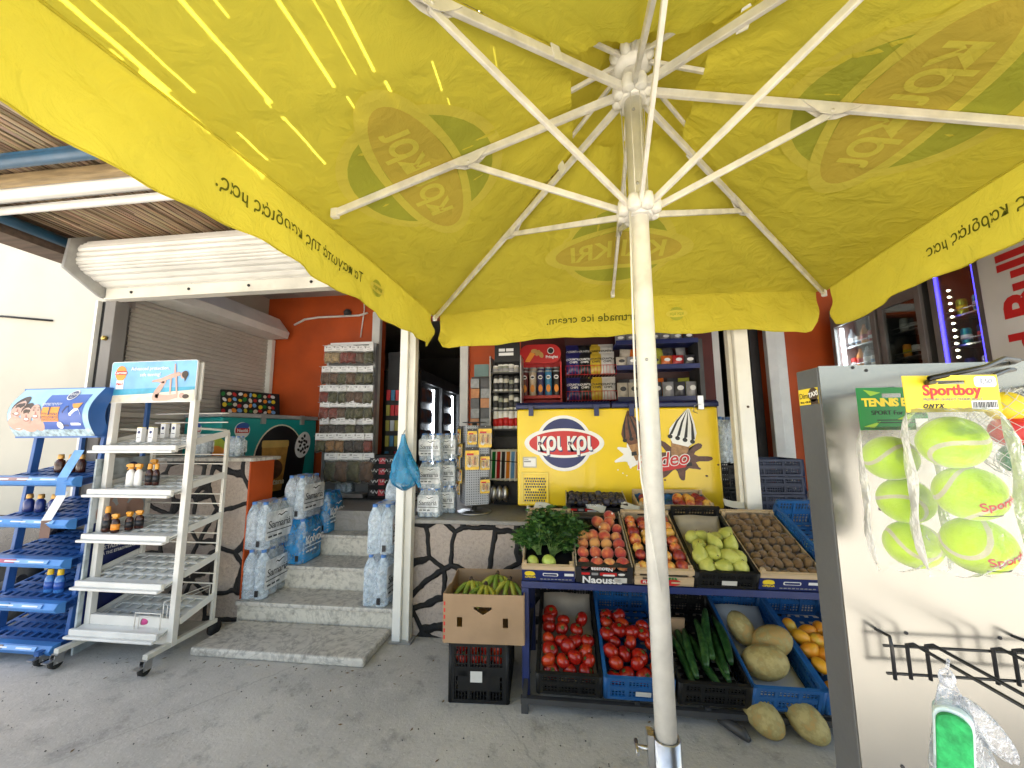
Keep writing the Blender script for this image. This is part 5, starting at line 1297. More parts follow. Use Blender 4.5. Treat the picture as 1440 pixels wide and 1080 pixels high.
for r in range(2):
    for k, (cn, cc) in enumerate(tcol):
        x = a+.055+k*(c-a-.11)/4; y = PY-.02+.10*r; z = 1.831+.05*r
        q = thing('crisp_tube', f'{cn} crisp tube standing in the {("front","back")[r]} row of the red display', 'crisp tube', (x, y, z), 0, 'crisp tubes in the red display')
        b = MB(); b.lathe([(.036, 0), (.037, .004), (.037, .235), (.036, .24)], 14); b.build('tube_body', mat('tube_'+cn.replace(' ', '_'), cc, .35, .1, 20), q)
        b = MB(); b.lathe([(.038, .24), (.039, .242), (.039, .255), (.001, .256)], 14); b.build('tube_lid', M['grey_lid'], q)
        b = MB(); b.cur = 0; b.ell(FY(0, -.037, .185), 0, 0, .024, .022, -.004, .0015, 14); b.cur = 1; b.ell(FY(0, -.037, .185), 0, 0, .018, .010, .0016, .002, 12); b.cur = 2; b.ell(FY(0, -.037, .07), 0, 0, .022, .04, -.004, .0015, 14); b.build('tube_print', [M['white'], M['blackprint'], M['orange_print']], q)
# crisp bags in wire baskets
t = thing('crisp_rack', 'dark wire rack with two rows of crisp bags behind the yellow freezer', 'rack', (px_x(825, PY), PY, .824))
a, c = px_x(796, PY), px_x(866, PY)
b = MB(); b.bx(a, c, PY+.16, PY+.18, .826, 2.55); b.build('back_panel', mat('rack_red', (.05, .008, .008), .5), t, w=True)
b = MB()
for z in (1.77, 2.03):
    for dz in (0, .09): b.tube([(a, PY+.15, z+dz), (a, PY-.08, z+dz), (c, PY-.08, z+dz), (c, PY+.15, z+dz)], .003, 5)
    for k in range(17): b.tube([(a+k*(c-a)/16, PY+.15, z), (a+k*(c-a)/16, PY-.08, z), (a+k*(c-a)/16, PY-.08, z+.09)], .002, 4)
b.build('wire_basket', M['red'], t, w=True)
CB = {}
def crisp_bag(x, y, z, kind, label, w=.150, h=.225, group='crisp bags on the wire rack', txt='COUNTRY\nCHIPS'):
    col, tc_ = {'blue': ((.02, .02, .13), 'white'), 'black': ((.015, .015, .017), 'white'), 'yellow': ((.55, .38, .03), 'blackprint'), 'white': ((.55, .54, .52), 'blackprint'), 'purple': ((.02, .02, .10), 'white')}[kind]
    if kind not in CB: CB[kind] = mat('crisp_'+kind, col, .28, .1, 10, bump=.5, bscale=16)
    q = thing('crisp_bag', label, 'crisp bag', (x, y, z), RD.uniform(-.12, .12), group)
    q.rotation_euler.x = rad(-6)
    b = MB()
    def f(side):
        def g(i, j):
            u, v = i*2-1, j; e = (1-abs(u)**2.5)*(1-abs(2*v-1)**3)
            return V((u*w/2*(1-.05*math.sin(PI*v)), side*(.002+.035*max(0, e)+.003*math.sin(u*9+v*7)*e), v*h))
        return g
    b.grid(f(-1), 10, 12); b.grid(f(1), 10, 12); b.build('bag_body', CB[kind], q)
    me = text_mesh(txt, .030, bold=.03, ext=.0004).copy(); me.materials.clear(); me.materials.append(M[tc_])
    for v in me.vertices:
        u, vv = v.co.x/(w/2), (v.co.y+h*.62)/h; p = f(-1)(max(0, min(1, (u+1)/2)), vv); v.co = V((v.co.x, p.y-.0015+v.co.z, v.co.y+h*.62))
    o = bpy.data.objects.new('lettering', me); COL.objects.link(o); o.parent = q
    b = MB(); b.bx(-w/2, w/2, -.002, .002, h, h+.012); b.build('bag_seal', CB[kind], q)
names = ['blue', 'black', 'yellow', 'white']
for r, z in enumerate((1.775, 2.035)):
    for k, kd in enumerate(names):
        x = a+.08+k*(c-a-.16)/3
        crisp_bag(x, PY-.02, z, kd, f'{kd} crisp bag with printed name in the {("lower","upper")[r]} basket of the wire rack')
    if r == 1:
        for k, kd in enumerate(names): crisp_bag(a+.085+k*(c-a-.16)/3, PY+.08, z+.10, kd, f'{kd} crisp bag standing behind in the upper basket of the wire rack')
# dark red sheet added to paint the shade on the wall behind the racks
t = thing('shade_board', 'tall dark board added as shade on the wall behind the snack racks', 'board', (px_x(860, 4.4), 4.4, .824))
b = MB(); b.bx(px_x(733, 4.4), px_x(1006, 4.4), 4.4, 4.43, .826, 2.62); b.build('shade_panel', mat('shade_dark_red', (.10, .012, .008), .6, .2, 3), t, w=True)
# croissant rack with blue shelves
a, c = px_x(866, PY), px_x(980, PY)
t = thing('croissant_rack', 'rack with blue shelf fronts full of snack packets behind the parasol pole', 'rack', ((a+c)/2, PY, .824))
b = MB(); b.bx(a, c, PY+.2, PY+.22, .826, 2.35); b.build('back_panel', mat('rack_maroon', (.04, .008, .008), .5), t, w=True)
b = MB(); b.bx(c, c+.04, PY-.1, PY+.22, .826, 2.35); b.build('side_panel', M['dgrey'], t, w=True)
for z in (py_z(556, PY)-.05, py_z(517, PY)-.02, py_z(483, PY)-.02):
    b = MB(); b.bx(a, c, PY-.10, PY+.2, z-.01, z); b.bx(a, c, PY-.115, PY-.10, z-.025, z+.02); b.build('shelf_front', M['navy'], t, w=True)
kinds = [('cream', (.55, .5, .42)), ('orange', (.6, .14, .02)), ('red', (.45, .03, .03)), ('grey', (.3, .3, .32)), ('lime', (.4, .42, .06)), ('dark', (.06, .06, .07))]
kp = {k: mat('packet_'+k, v, .28, .2, 12, bump=.4, bscale=25) for k, v in kinds}
for r, py in enumerate((556, 517, 483)):
    z = py_z(py, PY)-(.05, .02, .02)[r]
    for k in range(7):
        kd = [('cream', 'cream', 'grey', 'dark', 'grey', 'dark', 'grey'), ('cream', 'grey', 'lime', 'lime', 'orange', 'red', 'dark'), ('grey', 'grey', 'cream', 'grey', 'grey', 'grey', 'dark')][r][k]
        x = a+.06+k*(c-a-.12)/6
        q = thing('snack_packet', f'{kd} snack packet, {nth(k)} from left on the {("lowest","middle","upper")[r]} blue shelf', 'snack packet', (x, PY-.02, z+.001), RD.uniform(-.15, .15), 'packets on the blue shelves')
        b = MB(); hh = (.17, .12, .10)[r]
        def g(sd): return lambda i, j: V(((i*2-1)*.052, sd*(.001+.03*(1-abs(i*2-1)**2)*(1-abs(2*j-1)**2)), hh*j))
        b.grid(g(-1), 8, 8); b.grid(g(1), 8, 8); b.build('packet_body', kp[kd], q)
        b = MB(); b.ell(FY(0, -.031, hh*.62), 0, 0, .03, hh*.14, -.004, .001, 14); b.build('packet_print', M['white'] if kd in ('dark', 'grey', 'red', 'orange') else M['dgrey'], q)

for r, py in enumerate((556, 517, 483)):
    z = py_z(py, PY)-(.05, .02, .02)[r]
    for k in range(6):
        x = a+.10+k*(c-a-.2)/5; kd = ('dark', 'grey', 'cream', 'orange', 'dark', 'lime')[(k+r*2) % 6]
        q = thing('snack_packet', f'{kd} snack packet leaning at the back, {nth(k)} from left on the {("lowest","middle","upper")[r]} blue shelf', 'snack packet', (x, PY+.08, z+.03), RD.uniform(-.3, .3), 'packets on the blue shelves'); q.rotation_euler.y = RD.uniform(-.15, .15)
        b = MB(); hh = .19
        b.grid(g(-1), 8, 8); b.grid(g(1), 8, 8); b.build('packet_body', kp[kd], q)
# ---------------------------------------------------------------- yellow chest freezer
M['fyellow'] = mat('freezer_yellow_paint', (.80, .57, .012), .32, .04, 3, dirt=.08, coat=.2)
M['fnavy'] = mat('freezer_lid_navy', (.014, .022, .10), .35, .1, 6)
FYY = 3.10
fx0, fx1 = ony(727, 600, FYY).x, ony(1010, 590, FYY).x
fz0, fz1 = .885, ony(860, 574, FYY).z
t = thing('ice_cream_freezer', 'yellow chest freezer with big round logo and ice cream cone print behind the fruit', 'freezer', ((fx0+fx1)/2, FYY+.3, .824))
b = MB(); b.bx(fx0, fx1, FYY, FYY+.62, fz0, fz1); b.build('body', M['fyellow'], t, w=True, bevel=.014, seg=3)
fm = fx0+(fx1-fx0)*.485
for l, r in ((fx0-.008, fm-.006), (fm+.006, fx1+.008)):
    b = MB(); b.prism([(FYY-.015, fz1+.003), (FYY+.63, fz1+.003), (FYY+.63, fz1+.05), (FYY+.02, fz1+.055), (FYY-.015, fz1+.035)], frame((l, 0, 0), (0, 1, 0), (0, 0, 1)), 0, r-l); b.build('lid', M['fnavy'], t, w=True, bevel=.006)
def onf(px, py): p = ony(px, py, FYY); return p.x, p.z
for px in (747, 838, 887):
    x, z = onf(px, 580); b = MB(); b.prism([(-.02, fz1+.03), (-.045, fz1+.03), (-.045, z-.03), (-.03, z-.03), (-.02, z+.0)], frame((x-.018, FYY, 0), (0, 1, 0), (0, 0, 1)), 0, .038); b.build('lid_handle', M['fnavy'], t, w=True, bevel=.003)
x, z = onf(983, 565); b = MB(); b.bx(x-.02, x+.022, FYY-.035, FYY-.001, z-.06, z+.045); b.tube([(x, FYY-.04, z-.02), (x-.05, FYY-.05, z-.03), (x-.055, FYY-.03, z-.075), (x-.02, FYY-.02, z-.09)], .003, 5); b.build('lid_lock', M['steel'], t, w=True, bevel=.003)
b = MB()
for x in (fx0+.08, fx1-.08):
    for y in (FYY+.07, FYY+.54): b.lathe([(.03, -.014), (.03, .014)], 14, frame((x, y, .855), (0, 1, 0), (0, 0, 1)))
b.build('freezer_wheel', M['white_bottle'], t, w=True)
cx, cz_ = onf(793, 623); X = FY(cx, FYY-.001, cz_)
sc_ = (onf(849, 623)[0]-onf(737, 623)[0])/2
b = MB(); b.cur = 0; b.ell(X, 0, 0, sc_*.70, sc_*.70, .0, .001, 48); b.ell(X, 0, 0, sc_, sc_*.40, .0004, .0016, 48)
b.cur = 1; b.ell(X, 0, 0, sc_*.62, sc_*.62, .0018, .0026, 48); b.cur = 0; b.ell(X, 0, 0, sc_*.93, sc_*.37, .0028, .0036, 48); b.cur = 2; b.ell(X, 0, 0, sc_*.88, sc_*.305, .0038, .0046, 48)
b.build('printed_logo', [M['white'], M['navy'], M['red']], t, w=True)
text('κρι κρι', sc_*.58, X @ MX.Translation((sc_*.018, -.006-sc_*.0, .0044)) @ MX.Diagonal((.76, 1, 1, 1)), M['navy'], t, w=True, bold=.04, spacing=1.02)
text('κρι κρι', sc_*.58, X @ MX.Translation((0, .004, .006)) @ MX.Diagonal((.76, 1, 1, 1)), M['white'], t, w=True, bold=.036, spacing=1.02)
x0_, z0_ = onf(734, 708); x1_, z1_ = onf(771, 664)
b = MB(); X = FY(x0_, FYY-.001, z0_); gw, gh = x1_-x0_, z1_-z0_
b.cur = 0; b.rect(X, 0, gw, 0, gh, .0, .004, .02); b.cur = 2
for q in ((0, gw, 0, .012), (0, gw, gh-.012, gh), (0, .012, .0125, gh-.0125), (gw-.012, gw, .0125, gh-.0125)): b.rect(X, *q, .0045, .014, 0)
b.cur = 1
for r in range(9):
    for c_ in range(9):
        if 3 <= c_ <= 5 and r == 4: continue
        o_ = (r % 2)*.009; cx_ = .022+c_*(gw-.044)/9+o_; b.rect(X, cx_, cx_+(gw-.044)/9*.62, .018+r*(gh*.78)/9, .018+r*(gh*.78)/9+gh*.78/9*.66, .0082, .0088, .004)
b.build('vent_grille', [M['fyellow'], M['dgrey'], mat('grille_rim', (.85, .66, .08), .35)], t, w=True)
x, z = onf(745, 650); b = MB(); X = FY(x, FYY-.001, z); b.cur = 0; b.rect(X, -.055, .055, -.042, .042, 0, .002, .004); b.cur = 1; b.rect(X, -.045, .01, -.0, .012, .0022, .003); b.rect(X, -.045, -.01, .02, .025, .0022, .003); b.cur = 2; b.rect(X, -.047, .047, -.033, .03, .0021, .0023)
b.build('printed_sticker', [mat('sticker_grey', (.5, .46, .36), .4), M['greyprint'], M['white']], t, w=True)
# rodeo print: two cones, chocolate and milk splashes
def blob(b, X, cx, cy, rx, ry, d, seedv, n=36, spike=.5):
    r = random.Random(seedv); ks = [1+spike*(r.random()**3)*(1 if i % 3 == 0 else .25) for i in range(n)]
    b.prism([(cx+rx*ks[i]*math.cos(2*PI*i/n), cy+ry*ks[i]*math.sin(2*PI*i/n)) for i in range(n)], X, d, d+.0006)
x, z = onf(930, 640); X = FY(x, FYY-.001, z); b = MB()
b.cur = 0
def splash(cx, cy, rx, ry, d, sd, n=9):
    r = random.Random(sd); pts = []
    for k in range(n):
        a = 2*PI*k/n+r.uniform(-.15, .15); s1 = r.uniform(1.05, 1.55); wd = r.uniform(.10, .17)
        for da, f in ((-PI/n, .72), (-PI/n*.6, .85), (-wd, s1*.86), (-wd*.5, s1*.97), (0, s1), (wd*.5, s1*.97), (wd*.8, s1*.86), (PI/n*.6, .83)): pts.append((cx+rx*f*math.cos(a+da), cy+ry*f*math.sin(a+da)))
    b.prism(pts, X, d, d+.0006)
    for k in range(5): a = r.uniform(0, 6.3); f = r.uniform(1.5, 1.8); b.ell(X, cx+rx*f*math.cos(a), cy+ry*f*math.sin(a), rx*.05, rx*.04, d, d+.0006, 10)
splash(.13, -.03, .17, .11, .0005, 5); b.cur = 1; splash(-.20, -.0, .11, .10, .0012, 8, 7)
def cone(cx, cy, rot, s_, c1, c2):
    Xr = X @ MX.Translation((cx, cy, 0)) @ MX.Rotation(rot, 4, 'Z')
    b.cur = 4; b.prism([(-.035*s_, -.20*s_), (.035*s_, -.20*s_), (.07*s_, -.02*s_), (-.07*s_, -.02*s_)], Xr, .0018, .0024)
    b.cur = c1; b.prism([(-.082*s_, -.04*s_), (-.05*s_, -.08*s_), (.05*s_, -.08*s_), (.082*s_, -.04*s_), (.085*s_, .02*s_), (.055*s_, .09*s_), (.012*s_, .165*s_), (0, .17*s_), (-.02*s_, .14*s_), (-.06*s_, .07*s_), (-.088*s_, .01*s_)], Xr, .0026, .0032)
    b.cur = c2
    for k in (-1, -.35, .3, .95): b.prism([(.0+k*.005, .165*s_), (k*.05*s_+.006, .07*s_), (k*.074*s_+.011*s_, -.02*s_), (k*.074*s_-.008*s_, -.035*s_), (k*.05*s_-.008, .07*s_)], Xr, .0034, .004); b.ell(Xr, k*.074*s_, -.04*s_, .016*s_, .014*s_, .0034, .004, 10)
cone(.165, .165, -.25, 1.15, 1, 3); cone(-.20, .17, .22, 1.05, 5, 3)
b.cur = 3
for q in ((-.20, .01, .02), (.20, -.07, .018), (-.08, -.06, .016)): b.prism([(q[0]-q[2], q[1]-q[2]*.8), (q[0]+q[2], q[1]-q[2]*.5), (q[0]+q[2]*.8, q[1]+q[2]), (q[0]-q[2]*1.1, q[1]+q[2]*.6)], X, .0042, .0048)
b.cur = 2; b.prism([(-.02, -.125), (.17, -.09), (.19, -.045), (.17, -.03), (-.03, -.095)], X, .005, .0056)
b.build('printed_picture', [mat('choc_print', (.11, .045, .03), .4, .2, 30), M['white'], M['red'], M['blackprint'], mat('cone_print', (.38, .2, .08), .4, .2, 40), mat('choc_ice_print', (.16, .06, .03), .4, .2, 30)], t, w=True)
text('Rodeo', .145, X @ MX.Translation((-.0, -.04, .0066)) @ MX.Rotation(.12, 4, 'Z'), M['white'], t, w=True, bold=.05, shear=.25)
text('Rodeo', .145, X @ MX.Translation((-.0, -.04, .0082)) @ MX.Rotation(.12, 4, 'Z'), M['red'], t, w=True, bold=.01, shear=.25)

# ---------------------------------------------------------------- right side: fridges and the white ad column
RX = 2.95
M['fr_frame'] = mat('fridge_frame_grey', (.16, .14, .13), .4, .1, 6); M['fr_dark'] = mat('fridge_inside', (.06, .057, .052), .6, .1, 6)
M['blue_led'] = mat('blue_led', (.05, .03, .9), .4, .01, 1, emit=.9, ecol=(.05, .04, 1)); M['dot_led'] = mat('white_led', (1, .95, .7), .4, .01, 1, emit=4., ecol=(1, .93, .65))
yA = [onx(q, 480, RX).y for q in (1168, 1236, 1312, 1402)]
def fridge(name, label, ya, yb, ztop, led=None, strip=None, stock=(), inner=None):
    """glass door fridge facing the alley (-x); ya is its far side"""
    y0, y1 = yb, ya
    t = thing(name, label, 'fridge', (RX+.3, (y0+y1)/2, 0), 0, 'drinks fridges')
    b = MB(); zb = .0
    b.bx(RX+.03, RX+.62, y0, y0+.02, zb, ztop); b.bx(RX+.03, RX+.62, y1-.02, y1, zb, ztop); b.bx(RX+.60, RX+.62, y0+.02, y1-.02, zb, ztop); b.bx(RX+.03, RX+.60, y0+.02, y1-.02, ztop-.03, ztop); b.bx(RX+.03, RX+.60, y0+.02, y1-.02, zb, .5)
    b.build('cabinet', inner or M['fr_dark'], t, w=True)
    b = MB(); b.bx(RX, RX+.03, y0, y0+.05, .45, ztop); b.bx(RX, RX+.03, y1-.05, y1, .45, ztop); b.bx(RX, RX+.03, y0+.05, y1-.05, ztop-.2, ztop); b.bx(RX, RX+.03, y0+.05, y1-.05, .45, .55); b.build('door_frame', M['fr_frame'], t, w=True, bevel=.004)
    b = MB(); b.bx(RX+.012, RX+.016, y0+.05, y1-.05, .55, ztop-.2); b.build('glass_pane', M['glass'], t, w=True)
    for k, z in enumerate((1.25, 1.62, 1.85, 2.08, 2.31)):
        b = MB(); b.bx(RX+.08, RX+.58, y0+.03, y1-.03, z, z+.012); b.tube([(RX+.08, y0+.03, z+.05), (RX+.08, y1-.03, z+.05)], .004, 6); b.build('wire_shelf', M['steel'], t, w=True)
        n_ = max(3, int((y1-y0-.1)/.075))
        for r in range(n_):
            y = y0+.075+r*(y1-y0-.15)/(n_-1); kd = stock[(k*3+r*2+(r//2)) % len(stock)]
            q = thing('drink_can' if kd[2] < .15 else 'drink_bottle', f'{kd[0]}, {nth(r)} from the front on shelf {("one","two","three","four","five")[k]} of the {name.replace("_"," ")}', 'drink', (RX+.15, y, z+.013), 0, f'drinks in the {name.replace("_"," ")}')
            b = MB(); h_ = kd[2]
            if h_ < .15: b.lathe([(.024, 0), (.030, .008), (.031, h_*.88), (.025, h_*.97), (.024, h_)], 12)
            else: b.lathe([(.030, 0), (.034, .006), (.034, h_*.55), (.026, h_*.72), (.013, h_*.85), (.013, h_), (.001, h_)], 12)
            b.build('drink_body', kd[1], q)
            b = MB(); b.lathe([(.0345, h_*.2), (.0345, h_*.5)] if h_ >= .15 else [(.0315, h_*.3), (.0315, h_*.6)], 12); b.build('drink_label', kd[3], q)
    if strip:
        b = MB()
        for y in strip[0]: b.bx(RX+.035, RX+.055, y, y+.02, .6, ztop-.22)
        b.build('light_strip', strip[1], t, w=True)
    if led:
        b = MB()
        for y in (y0+.052, y1-.06): b.bx(RX+.003, RX+.02, y, y+.008, .56, ztop-.205)
        b.build('edge_light', led, t, w=True)
    return t
st = [('clear bottle', M['water'], .2, M['white']), ('red can', M['red'], .12, M['white']), ('white tub', M['white_bottle'], .1, M['sky_print']), ('orange bottle', M['orange_print'], .2, M['red'])]
fridge('lit_fridge', 'glass door fridge with a bright white tube next to the orange wall', yA[0]-.02, yA[1]+.02, 2.75, None, ([yA[0]-.12], M['tube_light']), st, mat('fridge_pale_inside', (.30, .24, .23), .5))
st2 = [('orange carton', M['orange_print'], .12, M['yellow_print']), ('dark tub', M['dgrey'], .11, M['white']), ('black bottle', M['blackprint'], .19, M['white']), ('grey jar', M['grey_lid'], .13, M['white'])]
fridge('dark_fridge', 'dark glass door fridge in the middle of the three fridges', yA[1]-.02, yA[2]+.06, 2.75, None, None, st2)
st3 = [('silver can', M['steel'], .13, M['blue_print']), ('lime can', mat('lime_can', (.4, .5, .05), .3, metal=.5), .13, M['yellow_print']), ('teal can', mat('teal_can', (.03, .3, .35), .3, metal=.5), .13, M['white']), ('dark can', M['navy'], .13, M['red'])]
y2, y3 = yA[2]-.02, yA[3]+.03
tled = fridge('blue_lit_fridge', 'drinks fridge with glowing blue door edges and dotted lights', y2, y3, 2.85, M['blue_led'], None, st3)
b = MB()
for k in range(34):
    z = .8+k*.052
    b.ball((RX+.04, y2-.11, z), .009, 8, 5)
for yy in (.20, .28, .36):
    for k in range(20): b.ball((RX+.30, y2-yy, 1.1+k*.07), .006, 6, 4)
b.build('light_dot', M['dot_led'], tled, w=True)
# white ad column with red lettering
t = thing('ad_column', 'white fridge side with big red vertical lettering at the right edge', 'sign', (RX-.15, yA[3]-.3, 0))
b = MB(); b.bx(RX-.06, RX+.6, yA[3]-.75, yA[3]-.01, 0, 2.86); b.build('panel', mat('ad_white', (.62, .60, .58), .45, .05, 3), t, w=True, bevel=.01)
z_ = onx(1441, 440, RX-.06); X = frame((RX-.062, z_.y, z_.z), (0, 0, 1), (0, 1, 0))
text('Red Bull', .30, X @ MX.Translation((-.08, -.02, 0)), M['red'], t, w=True, bold=.035)
text('®', .07, X @ MX.Translation((.62, .12, 0)), M['greyprint'], t, w=True)
# stacked dark crates on the terrace, pack on top
# ---------------------------------------------------------------- fruit stall
M['wood'] = mat('thin_crate_wood', (.56, .42, .26), .65, .14, 5, stretch=(1, 10, 10), bump=.1, dirt=.15)
M['card_brown'] = mat('brown_cardboard', (.36, .235, .135), .8, .08, 5, bump=.06, bscale=50, dirt=.1)
M['paper'] = mat('paper_liner', (.40, .34, .26), .8, .1, 7, bump=.3, bscale=14)
M['whitepaper'] = mat('white_paper', (.6, .59, .55), .8, .06, 7, bump=.2, bscale=14)
M['crate_blue'] = mat('blue_crate_plastic', (.012, .10, .30), .42, .12, 7, dirt=.25)
M['crate_black'] = mat('black_crate_plastic', (.010, .010, .010), .5, .2, 7, dirt=.10, spec=.3)
def fruit_mat(name, c1, c2, c3, sc=14., rough=.4, rnd=.5, spec=.5, sheen=0., bump=0., bs=120., lo=.38, hi=.62, sss=0.):
    m, t, N, L = nt(name)
    out = N.new('ShaderNodeOutputMaterial'); p = N.new('ShaderNodeBsdfPrincipled'); L.new(p.outputs[0], out.inputs[0])
    tc = N.new('ShaderNodeTexCoord'); oi = N.new('ShaderNodeObjectInfo')
    vm = N.new('ShaderNodeVectorMath'); vm.operation = 'SCALE'; vm.inputs['Scale'].default_value = 1.
    cm = N.new('ShaderNodeCombineXYZ'); mu = N.new('ShaderNodeMath'); mu.operation = 'MULTIPLY'; mu.inputs[1].default_value = 40.; L.new(oi.outputs['Random'], mu.inputs[0])
    for i in range(3): L.new(mu.outputs[0], cm.inputs[i])
    ad = N.new('ShaderNodeVectorMath'); L.new(tc.outputs['Object'], ad.inputs[0]); L.new(cm.outputs[0], ad.inputs[1])
    n = N.new('ShaderNodeTexNoise'); n.inputs['Scale'].default_value = sc; n.inputs['Detail'].default_value = 4; n.inputs['Roughness'].default_value = .6; L.new(ad.outputs[0], n.inputs['Vector'])
    a2 = N.new('ShaderNodeMath'); a2.operation = 'MULTIPLY_ADD'; L.new(oi.outputs['Random'], a2.inputs[0]); a2.inputs[1].default_value = rnd*.4; L.new(n.outputs['Fac'], a2.inputs[2])
    a3 = N.new('ShaderNodeMath'); a3.operation = 'SUBTRACT'; L.new(a2.outputs[0], a3.inputs[0]); a3.inputs[1].default_value = rnd*.2
    cr = N.new('ShaderNodeValToRGB'); e = cr.color_ramp.elements
    e[0].position = lo; e[0].color = lin(c1); e[1].position = hi; e[1].color = lin(c3); k = e.new((lo+hi)/2); k.color = lin(c2)
    L.new(a3.outputs[0], cr.inputs[0]); L.new(cr.outputs[0], p.inputs['Base Color'])
    p.inputs['Roughness'].default_value = rough; p.inputs['Specular IOR Level'].default_value = spec
    if sheen: p.inputs['Sheen Weight'].default_value = sheen
    if sss: p.inputs['Subsurface Weight'].default_value = sss; p.inputs['Subsurface Radius'].default_value = (.012, .006, .003); p.inputs['Subsurface Scale'].default_value = .5
    if bump:
        n2 = N.new('ShaderNodeTexNoise'); n2.inputs['Scale'].default_value = bs; L.new(tc.outputs['Object'], n2.inputs['Vector'])
        b = N.new('ShaderNodeBump'); b.inputs['Strength'].default_value = bump; b.inputs['Distance'].default_value = .004; L.new(n2.outputs['Fac'], b.inputs['Height']); L.new(b.outputs[0], p.inputs['Normal'])
    return m
FM = {
 'tomato': fruit_mat('tomato_skin', (.27, .008, .005), (.34, .013, .006), (.42, .04, .009), 9, .2, .5),
 'peach': fruit_mat('peach_skin', (.62, .30, .09), (.50, .11, .045), (.36, .035, .03), 11, .75, .4, .25, .35, .1, 300),
 'nectarine': fruit_mat('nectarine_skin', (.70, .40, .08), (.55, .13, .04), (.22, .015, .018), 13, .35, 1.0, .5),
 'pear': fruit_mat('pear_skin', (.44, .46, .09), (.50, .51, .13), (.40, .42, .08), 16, .45, .6, .4, 0, .05, 200),
 'kiwi': fruit_mat('kiwi_skin', (.16, .095, .045), (.20, .125, .06), (.13, .075, .036), 22, .85, .5, .2, .3, .4, 400),
 'plum': fruit_mat('plum_skin', (.014, .012, .022), (.025, .022, .040), (.055, .055, .085), 12, .45, .5),
 'lime': fruit_mat('green_fruit_skin', (.30, .40, .06), (.38, .48, .09), (.33, .36, .06), 12, .4, .6),
 'mango': fruit_mat('orange_fruit_skin', (.75, .36, .02), (.75, .26, .015), (.66, .43, .04), 8, .38, .9),
 'melon': fruit_mat('melon_skin', (.44, .36, .15), (.34, .28, .11), (.42, .27, .09), 26, .6, .4, .3, 0, .5, 90),
 'cucumber': fruit_mat('cucumber_skin', (.010, .045, .010), (.018, .07, .016), (.05, .12, .03), 30, .4, .4, .5, 0, .5, 110),
 'banana': fruit_mat('banana_skin', (.40, .40, .045), (.28, .35, .04), (.17, .26, .03), 7, .5, .9),
}
STEM = mat('stem_green', (.06, .12, .02), .6, .2, 20); DSTEM = mat('stem_brown', (.08, .05, .03), .8, .2, 20)
